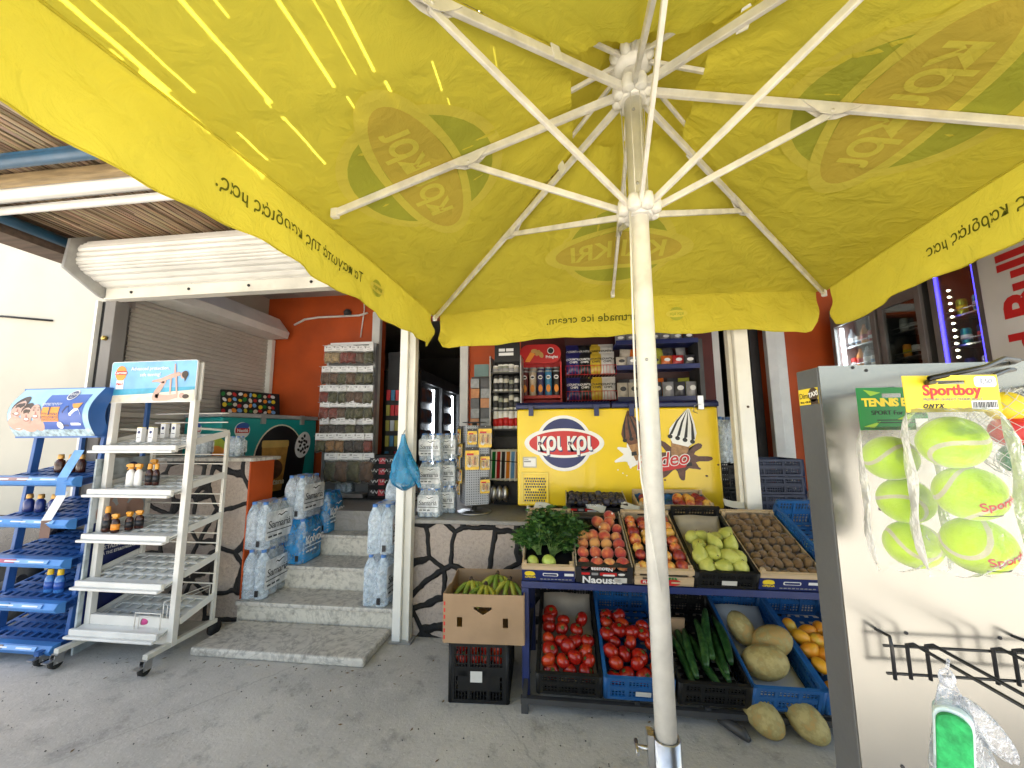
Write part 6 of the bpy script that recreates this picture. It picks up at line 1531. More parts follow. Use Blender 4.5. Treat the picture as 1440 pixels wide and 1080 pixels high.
def fruit_mesh(kind, sd):
    r = random.Random(sd); b = MB(); p0, p1 = r.uniform(0, 6), r.uniform(0, 6)
    if kind == 'tomato':
        b.ball((0, 0, 0), .036, 18, 11, 1.05, 1.0, .84, fn=lambda d, th, ph: (1+.025*math.cos(5*ph+p0)*math.sin(th)**2+.02*math.sin(2*ph+p1)*math.sin(th))*(1-.22*max(0, d.z-.86)/.14))
        b.cur = 1
        for k in range(5):
            a = k*2*PI/5+p0; b.prism([(0, .0), (.004, .006), (.0, .018), (-.004, .006)], MX.Translation((0, 0, .0265)) @ MX.Rotation(a, 4, 'Z') @ MX.Rotation(-.25, 4, 'X'), 0, .001)
        b.tube([(0, 0, .024), (.001, 0, .032)], .0018, 5)
    elif kind in ('peach', 'nectarine'):
        def f(d, th, ph): g = math.exp(-(math.sin((ph-p0)/2)/.16)**2)*math.sin(th); return 1-.05*g-.13*math.exp(-(th/.28)**2)-.03*math.exp(-((PI-th)/.3)**2)
        b.ball((0, 0, 0), .036 if kind == 'peach' else .033, 22, 13, 1.02, 1, .95, fn=f)
        b.cur = 1; (b.prism if sd % 2 else (lambda *a: None))([(-.0045, -.006), (.0045, -.006), (.0045, .006), (-.0045, .006)], MX.Rotation(p1, 4, 'Z') @ MX.Rotation(1.0, 4, 'X') @ MX.Translation((0, 0, .0348 if kind == 'peach' else .032)), 0, .0008)
    elif kind == 'pear':
        prof = []
        for j in range(15):
            v = j/14; z = -.04+.10*v; rr = .036*math.sqrt(max(0, 1-((z+.004)/.036)**2)) if z < .008 else 0
            top_ = .034*(1-((z-.008)/.055)**1.25)+.004 if z >= .008 else 0
            prof.append((max(.0005, rr if z < .008 else max(.0005, top_*.97)), z))
        b.lathe(prof, 16); b.v = [(x+.05*z*math.sin(p0)*1.2, y, z) for x, y, z in b.v]
        b.cur = 1; b.tube([(.003, 0, .056), (.008, .002, .068)], .0016, 5)
    elif kind == 'kiwi':
        b.ball((0, 0, 0), .026, 14, 9, .95, .95, 1.28); b.cur = 1; b.lathe([(.005, .031), (.004, .035), (.001, .036)], 8)
    elif kind == 'plum':
        b.ball((0, 0, 0), .025, 14, 9, 1, 1, 1.08, fn=lambda d, th, ph: 1-.1*math.exp(-(th/.25)**2))
    elif kind == 'lime': b.ball((0, 0, 0), .030, 14, 9, 1, 1, 1.1, fn=lambda d, th, ph: 1+.03*math.sin(4*ph)*math.sin(th))
    elif kind == 'mango': b.ball((0, 0, 0), .036, 16, 10, .95, .9, 1.25, fn=lambda d, th, ph: 1+.06*math.sin(ph+p0)*math.cos(th)*math.sin(th))
    elif kind == 'melon':
        b.ball((0, 0, 0), .080, 48, 20, .93, .93, 1.28, fn=lambda d, th, ph: 1-.022*abs(math.cos(5*ph+p0))**6*math.sin(th)+.012*math.sin(2*ph+p1)*math.sin(th)); b.cur = 1; b.lathe([(.006, .100), (.005, .1035), (.001, .104)], 8)
    elif kind == 'cucumber':
        n = 16; pts = []; rs = []
        for i in range(n+1):
            u = i/n; pts.append((.012*math.sin(u*PI)*math.sin(p0), .010*math.sin(u*PI*1.3+p1), -.16+.32*u)); rs.append(max(.002, .0215*(math.sin(PI*min(1, max(0, u*.94+.03)))**.33)*(1-.10*u)))
        b.tube(pts, rs, 12)
        v2 = []
        for q in b.v:
            v2.append((q[0]*(1+.02*math.sin(q[2]*160)), q[1]*(1+.02*math.cos(q[2]*190)), q[2]))
        b.v = v2
    return b.mesh(kind, [FM[kind], {'tomato': STEM, 'peach': M['white'], 'nectarine': M['white'], 'pear': DSTEM, 'kiwi': DSTEM, 'melon': DSTEM}.get(kind, FM[kind])])
FRM = {k: [fruit_mesh(k, 31*i+7) for i in range(4)] for k in ('tomato', 'peach', 'nectarine', 'pear', 'kiwi', 'plum', 'lime', 'mango', 'melon', 'cucumber')}
def fruit(kind, loc, label, cat=None, group=None, sc=1., up=None, tilt=1.0):
    o = bpy.data.objects.new(kind, RD.choice(FRM[kind])); COL.objects.link(o); o.location = loc
    if up is not None: o.rotation_euler = (V(up).to_track_quat('Z', 'Y').to_matrix() @ MX.Rotation(RD.uniform(0, 6.3), 3, 'Z')).to_euler()
    else: o.rotation_euler = (RD.uniform(-tilt, tilt), RD.uniform(-tilt, tilt), RD.uniform(0, 6.3))
    s = sc*RD.uniform(.87, 1.11); o.scale = (s, s, s)
    return tag(o, label, cat or kind, group)
def rows_of(kind, t, rows, noun, where, group, sc=1., jit=.15, tilt=1.0):
    """rows: front to back, each (y, z, [x ...]) in the crate's own space"""
    for ri, (y, z, xs) in enumerate(rows):
        for ci, x in enumerate(xs):
            d = .07*sc
            p = t.matrix_basis @ V((x+RD.uniform(-jit, jit)*d*.35, y+RD.uniform(-jit, jit)*d*.6, z+RD.uniform(-.004, .006)))
            fruit(kind, p, f'{noun} {where}, {nth(ci)} from left in {nth(ri)} row from front', kind if kind not in ('mango', 'lime') else 'fruit', group, sc, None, tilt)
def even(x0, x1, n): return [x0+(x1-x0)*(k+.5)/n for k in range(n)]

# crates -------------------------------------------------
def plastic_crate(label, loc, w, l, h, tilt, m, rz=0, liner=None, hb=None, group='plastic crates of the fruit stall', name='plastic_crate', sticker=None, solid=False):
    t = thing(name, label, 'crate', loc, 0, group, rot=MX.Rotation(rz, 3, 'Z').to_euler() if not tilt else (MX.Rotation(rz, 3, 'Z') @ MX.Rotation(tilt, 3, 'X')).to_euler())
    hb = hb or h; th = .012; b = MB()
    def side(X, ln, hh, flip=False):
        """latticed wall in frame X (x along, y up)"""
        b.rect(X, 0, ln, hh-.018, hh, -.006, th); b.rect(X, 0, ln, 0, .018, -.002, th)
        for x in (0, ln-.022): b.rect(X, x, x+.022, .018, hh-.018, -.003, th)
        for x in (ln*.30, ln*.64): b.rect(X, x, x+.014, .018, hh-.018, -.002, th-.002)
        b.rect(X, .022, ln-.022, hh*.44, hh*.60, .001, th-.003)
        n = max(5, int(ln/.017))
        for k in range(1, n): x = .01+ln*k/n; b.rect(X, x-.0028, x+.0028, .018, hh-.018, .003, th-.005)
        for k in range(1, 6):
            y = .018+(hh-.036)*k/6; b.rect(X, .02, ln-.02, y-.0028, y+.0028, .0035, th-.0055)
    side(frame((0, 0, 0), (1, 0, 0), (0, 0, 1)), w, h)                                    # front; its thickness goes outwards (-y)
    side(frame((w, l, 0), (-1, 0, 0), (0, 0, 1)), w, hb)
    side(frame((0, l, 0), (0, -1, 0), (0, 0, 1)), l, h); side(frame((w, 0, 0), (0, 1, 0), (0, 0, 1)), l, h)
    for cx, cy in ((0, 0), (w, 0), (0, l), (w, l)): b.lathe([(.014, 0), (.014, h)], 10, MX.Translation((cx, cy, 0)))
    for k in range(12): b.bx(.01, w-.01, .01+k*(l-.02)/12, .01+(k+.55)*(l-.02)/12, .004, .010)
    for k in range(6): b.bx(.012+k*(w-.024)/6, .012+(k+.5)*(w-.024)/6, .01, l-.01, .0005, .004)
    b.build('crate_body', m, t)
    if liner:
        lm, y0, z0, z1 = liner; b = MB(); b.grid(lambda i, j: V((.012+(w-.024)*i, y0+(l-.02-y0)*j, z0+(z1-z0)*j+.004*math.sin(i*7+j*5)+max(0, j-.86)*.35)), 8, 12); o = b.build('paper_liner', lm, t); sm = o.modifiers.new('t', 'SOLIDIFY'); sm.thickness = .002
    if sticker:
        b = MB(); X = frame((w*sticker[0], -.0125, h*.22), (1, 0, 0), (0, 0, 1)); b.rect(X, 0, .075, 0, .028, 0, .001); b.build('paper_tag', M['whitepaper'], t)
    return t
def wood_crate(label, loc, w, l, h, tilt, kind, name='fruit_crate', rz=0):
    t = thing(name, label, 'crate', loc, 0, 'crates on the upper deck', rot=(MX.Rotation(rz, 3, 'Z') @ MX.Rotation(tilt, 3, 'X')).to_euler())
    wm, cm = M['wood'], mat('black_cardboard', (.02, .02, .022), .5, .1) if kind == 'black' else M['wood']
    X = FY(0, -.0065, 0)
    b = MB(); b.bx(0, w, 0, l, 0, .005); b.build('crate_base', wm if kind != 'black' else cm, t)
    if kind == 'black':
        for q in ((0, .006, 0, l, .0055, h*1.02), (w-.006, w, 0, l, .0055, h*1.02), (.0062, w-.0062, l-.006, l, .0055, h*.9)): b = MB(); b.bx(*q); b.build('side_panel', M['paper'], t)
        b = MB(); b.bx(0, w, -.006, 0, 0, h*.72); b.bx(0, w, -.004, .03, h*.98, h); b.bx(0, .03, -.006, 0, h*.72, h*.98); b.bx(w-.03, w, -.006, 0, h*.72, h*.98); b.build('front_panel', cm, t)
        b = MB(); b.bx(.0065, w-.0065, l-.04, l-.0065, h*.9, h*.92); b.build('back_flap', cm, t)
        b = MB(); b.cur = 0; b.rect(X, .03, .075, h*.50, h*.64, 0, .001); b.rect(X, .13, .22, h*.48, h*.66, 0, .001, .003); b.cur = 1; b.rect(X, .145, .21, h*.45, h*.56, .0012, .002, .006); b.ell(X, .245, h*.57, .018, h*.07, 0, .001); b.cur = 2; b.rect(X, .085, .12, h*.49, h*.64, 0, .001); b.build('panel_print', [M['red'], M['white'], M['greyprint']], t)
        text('Naoussa', .062, FY(w*.46, -.0066, h*.17), M['white'], t, bold=.03)
        text('Naoussa', .034, frame((w*.46, -.0045, h*.86), (-1, 0, 0), (0, 0, -1)), M['white'], t, bold=.02)
        b = MB(); b.bx(w*.68, w*.9, -.0082, -.0068, h*.05, h*.36); b.build('paper_tag', M['whitepaper'], t)
        return t
    for x in (0, w-.006):
        for z0, z1 in ((.008, h*.42), (h*.52, h*.95)): b = MB(); b.bx(x, x+.006, .012, l-.012, z0, z1); b.build('side_slat', wm, t)
    for x in (.006, w-.026):
        for y in (.0, l-.02): b = MB(); b.bx(x, x+.02, y, y+.02, .006, h*1.15); b.build('corner_block', wm, t)
    b = MB(); b.bx(-.001, w+.001, l, l+.006, .0, h*1.1); b.bx(.03, w-.03, l-.012, l, h*1.05, h*1.17); b.bx(0, w, l+.0062, l+.0072, h*.9, h*1.18); b.build('back_panel', wm, t)
    b = MB(); b.bx(w*.36, w*.64, l-.0015, l-.0005, h*.80, h*.90); b.build('handle_slot', M['blackprint'], t)
    if kind == 'navy':
        b = MB(); b.bx(-.001, w+.001, -.007, -.0, .0, h*.72); b.build('front_panel', M['navy'], t)
        b = MB(); b.bx(-.001, w+.001, -.009, .012, h*.73, h*1.0); b.build('top_slat', wm, t, bevel=.002)
        X = FY(0, -.0075, 0); b = MB(); b.cur = 0; b.ell(X, .042, h*.50, .028, h*.13, 0, .001); b.ell(X, .032, h*.44, .018, h*.1, .0002, .0012); b.ell(X, .055, h*.44, .018, h*.1, .0004, .0014); b.cur = 1; b.rect(X, .115, .20, h*.34, h*.54, 0, .001, .007); b.cur = 2; b.rect(X, .12, .195, h*.38, h*.50, .0012, .002, .005); b.cur = 1; b.rect(X, .235, .285, h*.38, h*.54, 0, .001); b.build('panel_print', [M['yellow_print'], M['white'], M['navy']], t)
        text('OPEINA', .017, X @ MX.Translation((.045, h*.24, 0)), M['yellow_print'], t, bold=.02)
        b = MB()
        for k in range(9): b.rect(X, .10+k*.02, .114+k*.02, h*.10, h*.16, 0, .001)
        b.build('small_print', M['greyprint'], t)
    else:
        b = MB(); b.bx(-.001, w+.001, -.008, 0, .0, h*.55); b.build('front_panel', wm, t)
        b = MB(); b.bx(-.001, w+.001, -.009, .01, h*.72, h*1.0); b.build('top_slat', wm, t, bevel=.002)
        X = FY(0, -.0085, 0); b = MB(); b.cur = 0; b.rect(X, .03, .12, h*.08, h*.34, 0, .001, .01); b.ell(X, .20, h*.22, .04, h*.2, 0, .001); b.cur = 1; b.rect(X, .19, .29, h*.16, h*.28, .0012, .002); b.cur = 2
        for k in range(3): b.ell(X, .18+k*.016, h*.46, .006, h*.09, .0, .001, 12, rot=-.5+k*.5)
        b.cur = 3
        for k in range(4): b.rect(X, .04, .11, h*(.40+k*.03), h*(.415+k*.03), 0, .001)
        b.build('panel_print', [M['red'], M['wood'], M['green_print'], M['blackprint']], t)
        text('FLORA', .022, X @ MX.Translation((.075, h*.21, .001)), M['white'], t, bold=.03)
    return t
def tray(t, w, l, z, m=None, y0=.01):
    b = MB(); b.grid(lambda i, j: V((.008+(w-.016)*i, y0+(l-.02-y0)*j, z+.010*math.sin(i*PI*10)*math.sin(j*PI*14))), 40, 56); return b.build('moulded_tray', m or M['black'], t)

# the stall itself ------------------------------------------
T0, T1 = -.235, 1.72
st = thing('fruit_stall', 'dark blue steel fruit stall frame with two sloping decks', 'stall', (.7, 2.55, 0))
TL = rad(24); TL2 = rad(20)
for x in (T0+.02, 1.0, T1-.02):
    if x != 1.0:
        b = MB(); b.bx(x-.02, x+.02, 2.285, 2.325, .0, .585); b.build('leg', M['blue_frame'], st, w=True, bevel=.002)
    b = MB(); b.bx(x-.02, x+.02, 2.79, 2.83, .0, .80); b.build('leg', M['blue_frame'], st, w=True, bevel=.002)
b = MB(); b.bx(T0, T1, 2.283, 2.327, .587, .622); b.build('front_rail', M['blue_frame'], st, w=True, bevel=.002)
b = MB(); b.bx(T0, T1, 2.79, 2.83, .802, .835); b.build('back_rail', M['blue_frame'], st, w=True, bevel=.002)
for x in (T0+.02, .36, .70, 1.02, 1.34, T1-.02):
    b = MB(); b.bar((x, 2.31, .597), (x, 2.79, .81), .03, .03); b.build('deck_bar', M['blue_frame'], st, w=True)
    b = MB(); b.bar((x, 2.20, .075), (x, 2.79, .285), .025, .025); b.build('lower_bar', M['dgrey'], st, w=True)
b = MB(); b.bx(T0, T1, 2.19, 2.22, .05, .078); b.build('lower_rail', M['dgrey'], st, w=True)
b = MB(); b.bar((T0+.02, 2.31, .10), (T0+.02, 2.80, .29), .025, .025); b.build('side_brace', M['blue_frame'], st, w=True)
for x in (T0+.02, T1-.02):
    b = MB(); b.bx(x-.018, x+.018, 2.195, 2.225, .0, .05); b.build('leg', M['dgrey'], st, w=True)
UZ = .631
def uloc(x): return (x, 2.292, UZ)
# upper deck crates
c1 = wood_crate('wooden crate with navy front holding parsley at the left end of the upper deck', uloc(-.228), .29, .50, .10, TL, 'navy')
c2 = wood_crate('black printed cardboard crate of peaches on the upper deck', uloc(.070), .305, .50, .105, TL, 'black')
c3 = wood_crate('plain wooden crate of nectarines behind the parasol pole', uloc(.386), .305, .50, .10, TL, 'plain')
c4 = plastic_crate('black plastic crate of pears on the upper deck', uloc(.705), .298, .50, .10, TL, M['crate_black'], liner=(M['paper'], .03, .055, .05), hb=.15, sticker=(.42,))
c5 = wood_crate('wooden crate with navy front full of kiwis on the upper deck', uloc(1.018), .32, .52, .10, TL, 'navy')
c6 = plastic_crate('blue plastic crate with green fruit at the right end of the upper deck', uloc(1.362), .32, .54, .15, TL, M['crate_blue'], hb=.18)
tray(c2, .305, .5, .062); tray(c3, .305, .5, .055, M['dgrey'])
b = MB(); b.bx(.01, .28, .012, .485, .03, .05); b.build('dark_liner', M['black'], c1)
b = MB(); b.bx(.008, .312, .012, .51, .03, .05); b.build('kiwi_tray', M['paper'], c5)
g = 'peaches in the black crate'
rows_of('peach', c2, [(.045, .080, even(.012, .293, 4)), (.115, .095, even(.012, .293, 4)), (.185, .098, even(.012, .293, 4)), (.255, .098, even(.015, .290, 4)), (.325, .098, [.19, .265]), (.392, .098, [.155, .225]), (.455, .098, [.24])], 'peach in black cardboard crate', '', g)
rows_of('nectarine', c3, [(.042, .078, even(.012, .293, 4)), (.108, .092, even(.012, .293, 4)), (.172, .092, even(.012, .293, 4)), (.236, .092, even(.012, .293, 4)), (.300, .092, even(.012, .293, 4)), (.364, .092, even(.015, .29, 4)), (.425, .090, [.05, .12, .25])], 'nectarine in plain wooden crate', '', 'nectarines in the wooden crate')
rows_of('pear', c4, [(.045, .085, even(.02, .28, 3)), (.105, .11, even(.015, .285, 4)), (.185, .115, even(.02, .285, 3)), (.265, .105, even(.02, .28, 4))], 'green pear in black plastic crate', '', 'pears in the black crate', 1.12, .25, 1.3)
rows_of('kiwi', c5, [(.035+k*.056, .085 if k else .075, even(.012 if k % 2 else .02, .308 if k % 2 else .30, 6)) for k in range(9)], 'brown kiwi in wooden crate', '', 'kiwis in the wooden crate', 1.0, .22, 1.5)
for k, (x, y) in enumerate(((.07, .12), (.14, .10), (.10, .2), (.19, .18), (.25, .12), (.06, .28), (.15, .27))):
    fruit('lime', c6.matrix_basis @ V((x, y, .045)), f'pale green fruit in blue crate at the stall end, {nth(k)} counted from the front', 'fruit', 'green fruit in the blue crate', 1.1)
fruit('lime', c1.matrix_basis @ V((.06, .045, .085)), 'green apple under the parsley at the left front of its crate', 'apple', None, 1.1)
fruit('lime', c1.matrix_basis @ V((.15, .045, .085)), 'green apple under the parsley nearer the middle of its crate', 'apple', None, 1.15)
# parsley
LEAF = [mat('parsley_dark', (.022, .075, .014), .5, .25, 20, rnd=.4), mat('parsley_mid', (.045, .13, .022), .5, .25, 20, rnd=.4), mat('parsley_light', (.10, .22, .04), .5, .25, 20, rnd=.4), mat('parsley_stem', (.20, .33, .09), .5, .15, 20)]
def parsley(label, root, spread, nst, sd):
    r = random.Random(sd); t = thing('parsley_bunch', label, 'parsley', root, 0, 'parsley bunches')
    sb, lb = MB(), MB()
    for k in range(nst):
        d = V((r.gauss(spread[0], .45), r.gauss(spread[1], .3), r.uniform(.4, .95))).normalized(); ln = r.uniform(.10, .185)
        tip = d*ln; tip.z -= .12*ln*max(0, .9-d.z); mid = d*ln*.5+V((0, 0, .02)); sb.tube([(r.uniform(-.012, .012), r.uniform(-.012, .012), 0), mid, tip], [.0014, .0012, .0008], 4)
        for q in range(r.randint(9, 14)):
            f = r.uniform(.45, 1.08); c = (mid+(tip-mid)*(2*f-1)) if f > .5 else mid*(2*f)
            c = c+V((r.gauss(0, .014), r.gauss(0, .014), r.gauss(.004, .012)))
            s = r.uniform(.014, .026); R = MX.Rotation(r.uniform(0, 6.3), 3, 'Z') @ MX.Rotation(r.gauss(.3, .6), 3, 'X')
            lb.cur = r.choices((0, 1, 2), (4, 5, 2))[0]; n0 = 3
            for a in (-.75, 0, .75):
                e = V((math.sin(a), math.cos(a), 0)); pz = V((e.y, -e.x, 0))
                pts = [V((0, 0, 0)), e*s*.55+pz*s*.32, e*s*.8+pz*s*.2+V((0, 0, .002)), e*s*1.05, e*s*.8-pz*s*.22+V((0, 0, .002)), e*s*.5-pz*s*.34]
                lb.add([R @ q_+c for q_ in pts], [(0, 1, 2, 3), (0, 3, 4, 5)])
    sb.build('stems', LEAF[3], t); lb.build('leaves', LEAF[:3], t)
P = c1.matrix_basis
parsley('parsley bunch spilling over the left side of its crate', P @ V((.09, .13, .06)), (-.6, .5), 120, 1)
parsley('parsley bunch in the middle of the crate with pale stems in front', P @ V((.17, .12, .06)), (.35, .5), 130, 2)
parsley('parsley bunch at the back of the crate', P @ V((.14, .26, .07)), (-.1, .45), 120, 3)
parsley('parsley bunch leaning over towards the peaches', P @ V((.22, .22, .07)), (.45, .3), 90, 4)
# back row on the terrace cap
def backloc(px0, px1, Y, z): a = ony(px0, 705, Y).x; c = ony(px1, 705, Y).x; return a, c-a
bx_, bw_ = backloc(800, 886, 2.845, .9)
c7 = wood_crate('black printed crate of dark plums in the back row', (bx_-.02, 2.845, .858), bw_+.0, .23, .105, rad(14), 'black', name='fruit_crate')
b = MB(); b.bx(.01, bw_-.01, .01, .22, .03, .055); b.build('dark_liner', M['black'], c7)
rows_of('plum', c7, [(.03+k*.046, .098, even(.02, bw_-.02, 8)) for k in range(4)], 'dark plum in back row crate', '', 'plums in the back crate', 1.05, .3)
b2_, bw2 = backloc(897, 1003, 2.845, .9)
c8 = wood_crate('wooden crate with blue liner and a few nectarines in the back row', (b2_, 2.85, .858), bw2, .23, .10, rad(14), 'plain')
b = MB(); b.grid(lambda i, j: V((.01+(bw2-.02)*i, .01+.205*j, .06+.006*math.sin(i*60)*math.sin(j*30)+.03*(j > .9))), 60, 24); b.build('blue_liner', M['crate_blue'], c8)
rows_of('nectarine', c8, [(.04, .085, even(bw2*.55, bw2-.01, 4)), (.10, .085, even(bw2*.52, bw2-.02, 3)), (.155, .085, even(bw2*.55, bw2-.04, 3))], 'pale nectarine in blue lined back crate', '', 'nectarines in the blue lined crate', 1.05)
fruit('nectarine', c8.matrix_basis @ V((.05, .08, .085)), 'single red nectarine at the left end of the blue lined back crate', 'nectarine'); fruit('nectarine', c8.matrix_basis @ V((.06, .15, .085)), 'nectarine behind the single red one at the left end of the back crate', 'nectarine')
for k, (px, py, Y) in enumerate(((762, 712, 2.80), (838, 713, 2.83), (885, 712, 2.82), (1030, 707, 2.86))):
    p = ony(px, py, Y); t = thing('price_card', ['torn white card lying on the parsley crate edge', 'white paper scrap on the plum crate', 'white paper scrap at the right corner of the plum crate', 'white card propped between the freezer and the post'][k], 'card', p, RD.uniform(-.3, .3)); t.rotation_euler.x = rad(30)
    b = MB(); b.grid(lambda i, j: V((-.06+.12*i+.01*j, -.03+.06*j-.02*i, .012*math.sin(i*3+k)+.01*j*j)), 8, 6); o = b.build('paper', M['whitepaper'], t); sm = o.modifiers.new('t', 'SOLIDIFY'); sm.thickness = .0015

# lower deck crates
def lloc(x): return (x, 2.205, .108)
d1 = plastic_crate('black plastic crate of tomatoes at the left of the lower deck', lloc(-.14), .315, .56, .13, TL2, M['crate_black'], liner=(M['paper'], .02, .03, .09), hb=.17)
d2 = plastic_crate('blue plastic crate of tomatoes beside the parasol pole', lloc(.203), .325, .57, .13, TL2, M['crate_blue'], hb=.16, sticker=(.45,))
d3 = plastic_crate('black plastic crate of cucumbers right of the parasol pole', lloc(.565), .325, .57, .13, TL2, M['crate_black'], hb=.16)
d4 = plastic_crate('blue plastic crate of melons on the lower deck', lloc(.905), .31, .60, .13, TL2, M['crate_blue'], liner=(M['whitepaper'], .02, .014, .02), hb=.16)
d5 = plastic_crate('blue plastic crate of orange fruit next to the white metal panel', lloc(1.235), .33, .60, .13, TL2, M['crate_blue'], hb=.16)
tg = 'tomatoes on the stall'
rows_of("tomato", d1, [(.057, .075, even(.02, .295, 3)), (.085, .115, even(.012, .30, 4)), (.15, .115, even(.02, .30, 3)), (.21, .12, even(.015, .30, 4)), (.275, .12, even(.02, .25, 3)), (.34, .125, [.05, .13, .24]), (.40, .125, [.06])], 'red tomato in black stall crate', '', tg, 1.12, .35)
rows_of("tomato", d2, [(.057, .070, even(.012, .31, 4)), (.085, .110, even(.02, .31, 3)), (.145, .115, even(.012, .31, 4)), (.21, .115, even(.02, .31, 3)), (.275, .12, even(.012, .27, 4)), (.345, .115, [.05, .13, .25]), (.41, .11, [.05, .13])], 'red tomato in blue stall crate', '', tg, 1.12, .35)
for k, (x, y, z, a, s) in enumerate(((.05, .17, .09, .10, 1.), (.11, .20, .10, -.12, 1.05), (.17, .16, .09, .14, 1.), (.18, .25, .12, -.18, 1.1), (.23, .19, .095, .08, 1.), (.27, .22, .10, -.15, 1.), (.24, .30, .13, -.25, 1.15), (.30, .28, .12, -.12, 1.1), (.08, .24, .07, -.05, 1.))):
    o = bpy.data.objects.new('cucumber', FRM['cucumber'][k % 4]); COL.objects.link(o)
    o.matrix_basis = d3.matrix_basis @ MX.Translation((x, y, z)) @ MX.Rotation(a, 4, 'Z') @ MX.Rotation(-PI/2-.12, 4, 'X'); o.scale = (s, s, s)
    tag(o, f'dark green cucumber in the black crate, {nth(k)} counted from the left', 'cucumber', 'cucumbers in the black crate')
b = MB(); b.bx(.02, .13, .36, .372, .01, .15); b.build('cardboard_divider', M['card_brown'], d3)
for k, (x, y, z, up, lab) in enumerate(((.10, .36, .11, (-.3, .5, .8), 'ribbed melon at the back left of the blue melon crate'), (.215, .27, .12, (.7, -.35, .5), 'smooth melon at the right of the blue melon crate'), (.125, .155, .105, (.75, -.4, .35), 'melon at the front left of the blue melon crate'))):
    fruit('melon', d4.matrix_basis @ V((x, y, z)), lab, 'melon', 'melons', 1.0, up)
for x, y, up, s, lab in ((.95, 2.20, (-.42, .82, .32), .92, 'yellow melon standing on the ground, left of the pair'), (1.135, 2.18, (-.42, .80, .36), 1.0, 'bigger yellow melon on the ground touching the metal panel')):
    fruit('melon', (x, y, .082*s), lab, 'melon', 'melons', s, up)
rows_of('mango', d5, [(.06, .08, even(.015, .31, 4)), (.14, .11, even(.02, .31, 4)), (.22, .115, even(.015, .31, 4)), (.30, .115, even(.02, .3, 4)), (.37, .11, [.05, .12, .2])], 'orange fruit in the right blue crate', '', 'orange fruit in the blue crate', 1.05, .4, 1.4)
# old sandal-like stone under the stall
t = thing('rope_end', 'grey lump of worn rubber lying under the cucumber crate', 'scrap', (.80, 2.16, .02)); b = MB(); b.tube([(-.05, .06, .01), (-.01, .02, .015), (.03, -.02, .01), (.045, -.05, .0)], [.012, .024, .026, .012], 8); b.build('rubber_piece', M['dgrey'], t)

# dark blue crates stacked on the terrace and packs beside the freezer
for k in range(3):
    plastic_crate(f'dark blue stacked crate behind the kiwis, {("bottom","middle","top")[k]} of its stack', (1.47, 3.35, .824+k*.137), .42, .30, .132, 0, mat('dark_blue_crate', (.012, .025, .07), .5, .15), group='dark crates on the terrace')
for k in range(2):
    plastic_crate(f'black stacked crate right of the yellow freezer, {("lower","upper")[k]} one', (1.20, 3.2, .824+k*.19), .25, .36, .18, 0, M['crate_black'], group='black crates by the freezer')
pack((1.31, 3.35, 1.206), 'clear water pack on the black crates between the freezer and the white post', .0)

# banana box on a black crate ---------------------------------
k1 = plastic_crate('tall black plastic crate of tomatoes standing on the ground under the banana box', (-.625, 2.242, .004), .31, .40, .30, 0, M['crate_black'], rz=rad(3))
b = MB(); X = frame((.09, -.0128, .075), (1, 0, 0), (0, 0, 1)); b.rect(X, .02, .085, .03, .085, 0, .001); b.build('paper_tag', M['whitepaper'], k1)
b = MB(); b.rect(frame((.04, 0, .02), (1, 0, 0), (0, 0, 1)), 0, .23, .04, .14, .002, .009); b.build('solid_panel', M['crate_black'], k1)
for ri, z in enumerate((.20, .255)):
    for ci, x in enumerate(even(.02, .29, 4)):
        fruit('tomato', k1.matrix_basis @ V((x, .055, z)), f'tomato seen through the tall black crate, {nth(ci)} from left in its {("lower","upper")[ri]} layer', 'tomato', 'tomatoes in the tall crate', 1.08)
bb = thing('banana_box', 'open brown cardboard box of green bananas on a black crate', 'box', (-.665, 2.225, .307), rad(2.5))
BW, BL, BH = .445, .37, .255
b = MB(); Xf = FY(0, 0, 0); holes = [(.075, .105, .085, .135), (BW-.115, BW-.085, .085, .135)]
wall_with_holes(b, Xf, 0, BW, 0, BH, .005, holes+[(.17, .27, .15, .19)])
b.build('front_panel', M['card_brown'], bb)
b = MB(); b.prism([(.1695, .1495), (.218, .1495), (.1695, .178)], Xf, .0005, .0045); b.prism([(.2705, .1495), (.222, .1495), (.2705, .178)], Xf, .0005, .0045); b.build('slot_edge', M['card_brown'], bb)
b = MB(); b.bx(0, BW, BL, BL+.005, 0, BH+.01); b.build('back_panel', M['card_brown'], bb)
b = MB(); b.add([(0, .0, 0), (0, BL, 0), (0, BL, BH+.01), (0, BL*.55, BH-.015), (0, BL*.35, BH+.0), (0, 0, BH)], [(0, 1, 2, 3, 4, 5)]); o = b.build('side_panel', M['card_brown'], bb); sm = o.modifiers.new('t', 'SOLIDIFY'); sm.thickness = .005
b = MB(); b.bx(BW, BW+.005, 0, BL, 0, BH); b.build('side_panel', M['card_brown'], bb)
b = MB(); b.bx(0, BW, 0, BL, 0, .006); b.build('bottom_panel', M['card_brown'], bb)
b = MB()
for k in range(7): b.bx(-.004, -.0028, .03+k*.035, .05+k*.035, .05+.02*(k % 2), .09+.02*(k % 2))
for k in range(6): b.bx(.0008, .009, -.0062, -.0052, .02+k*.035, .04+k*.035)
b.build('red_print', M['red'], bb)
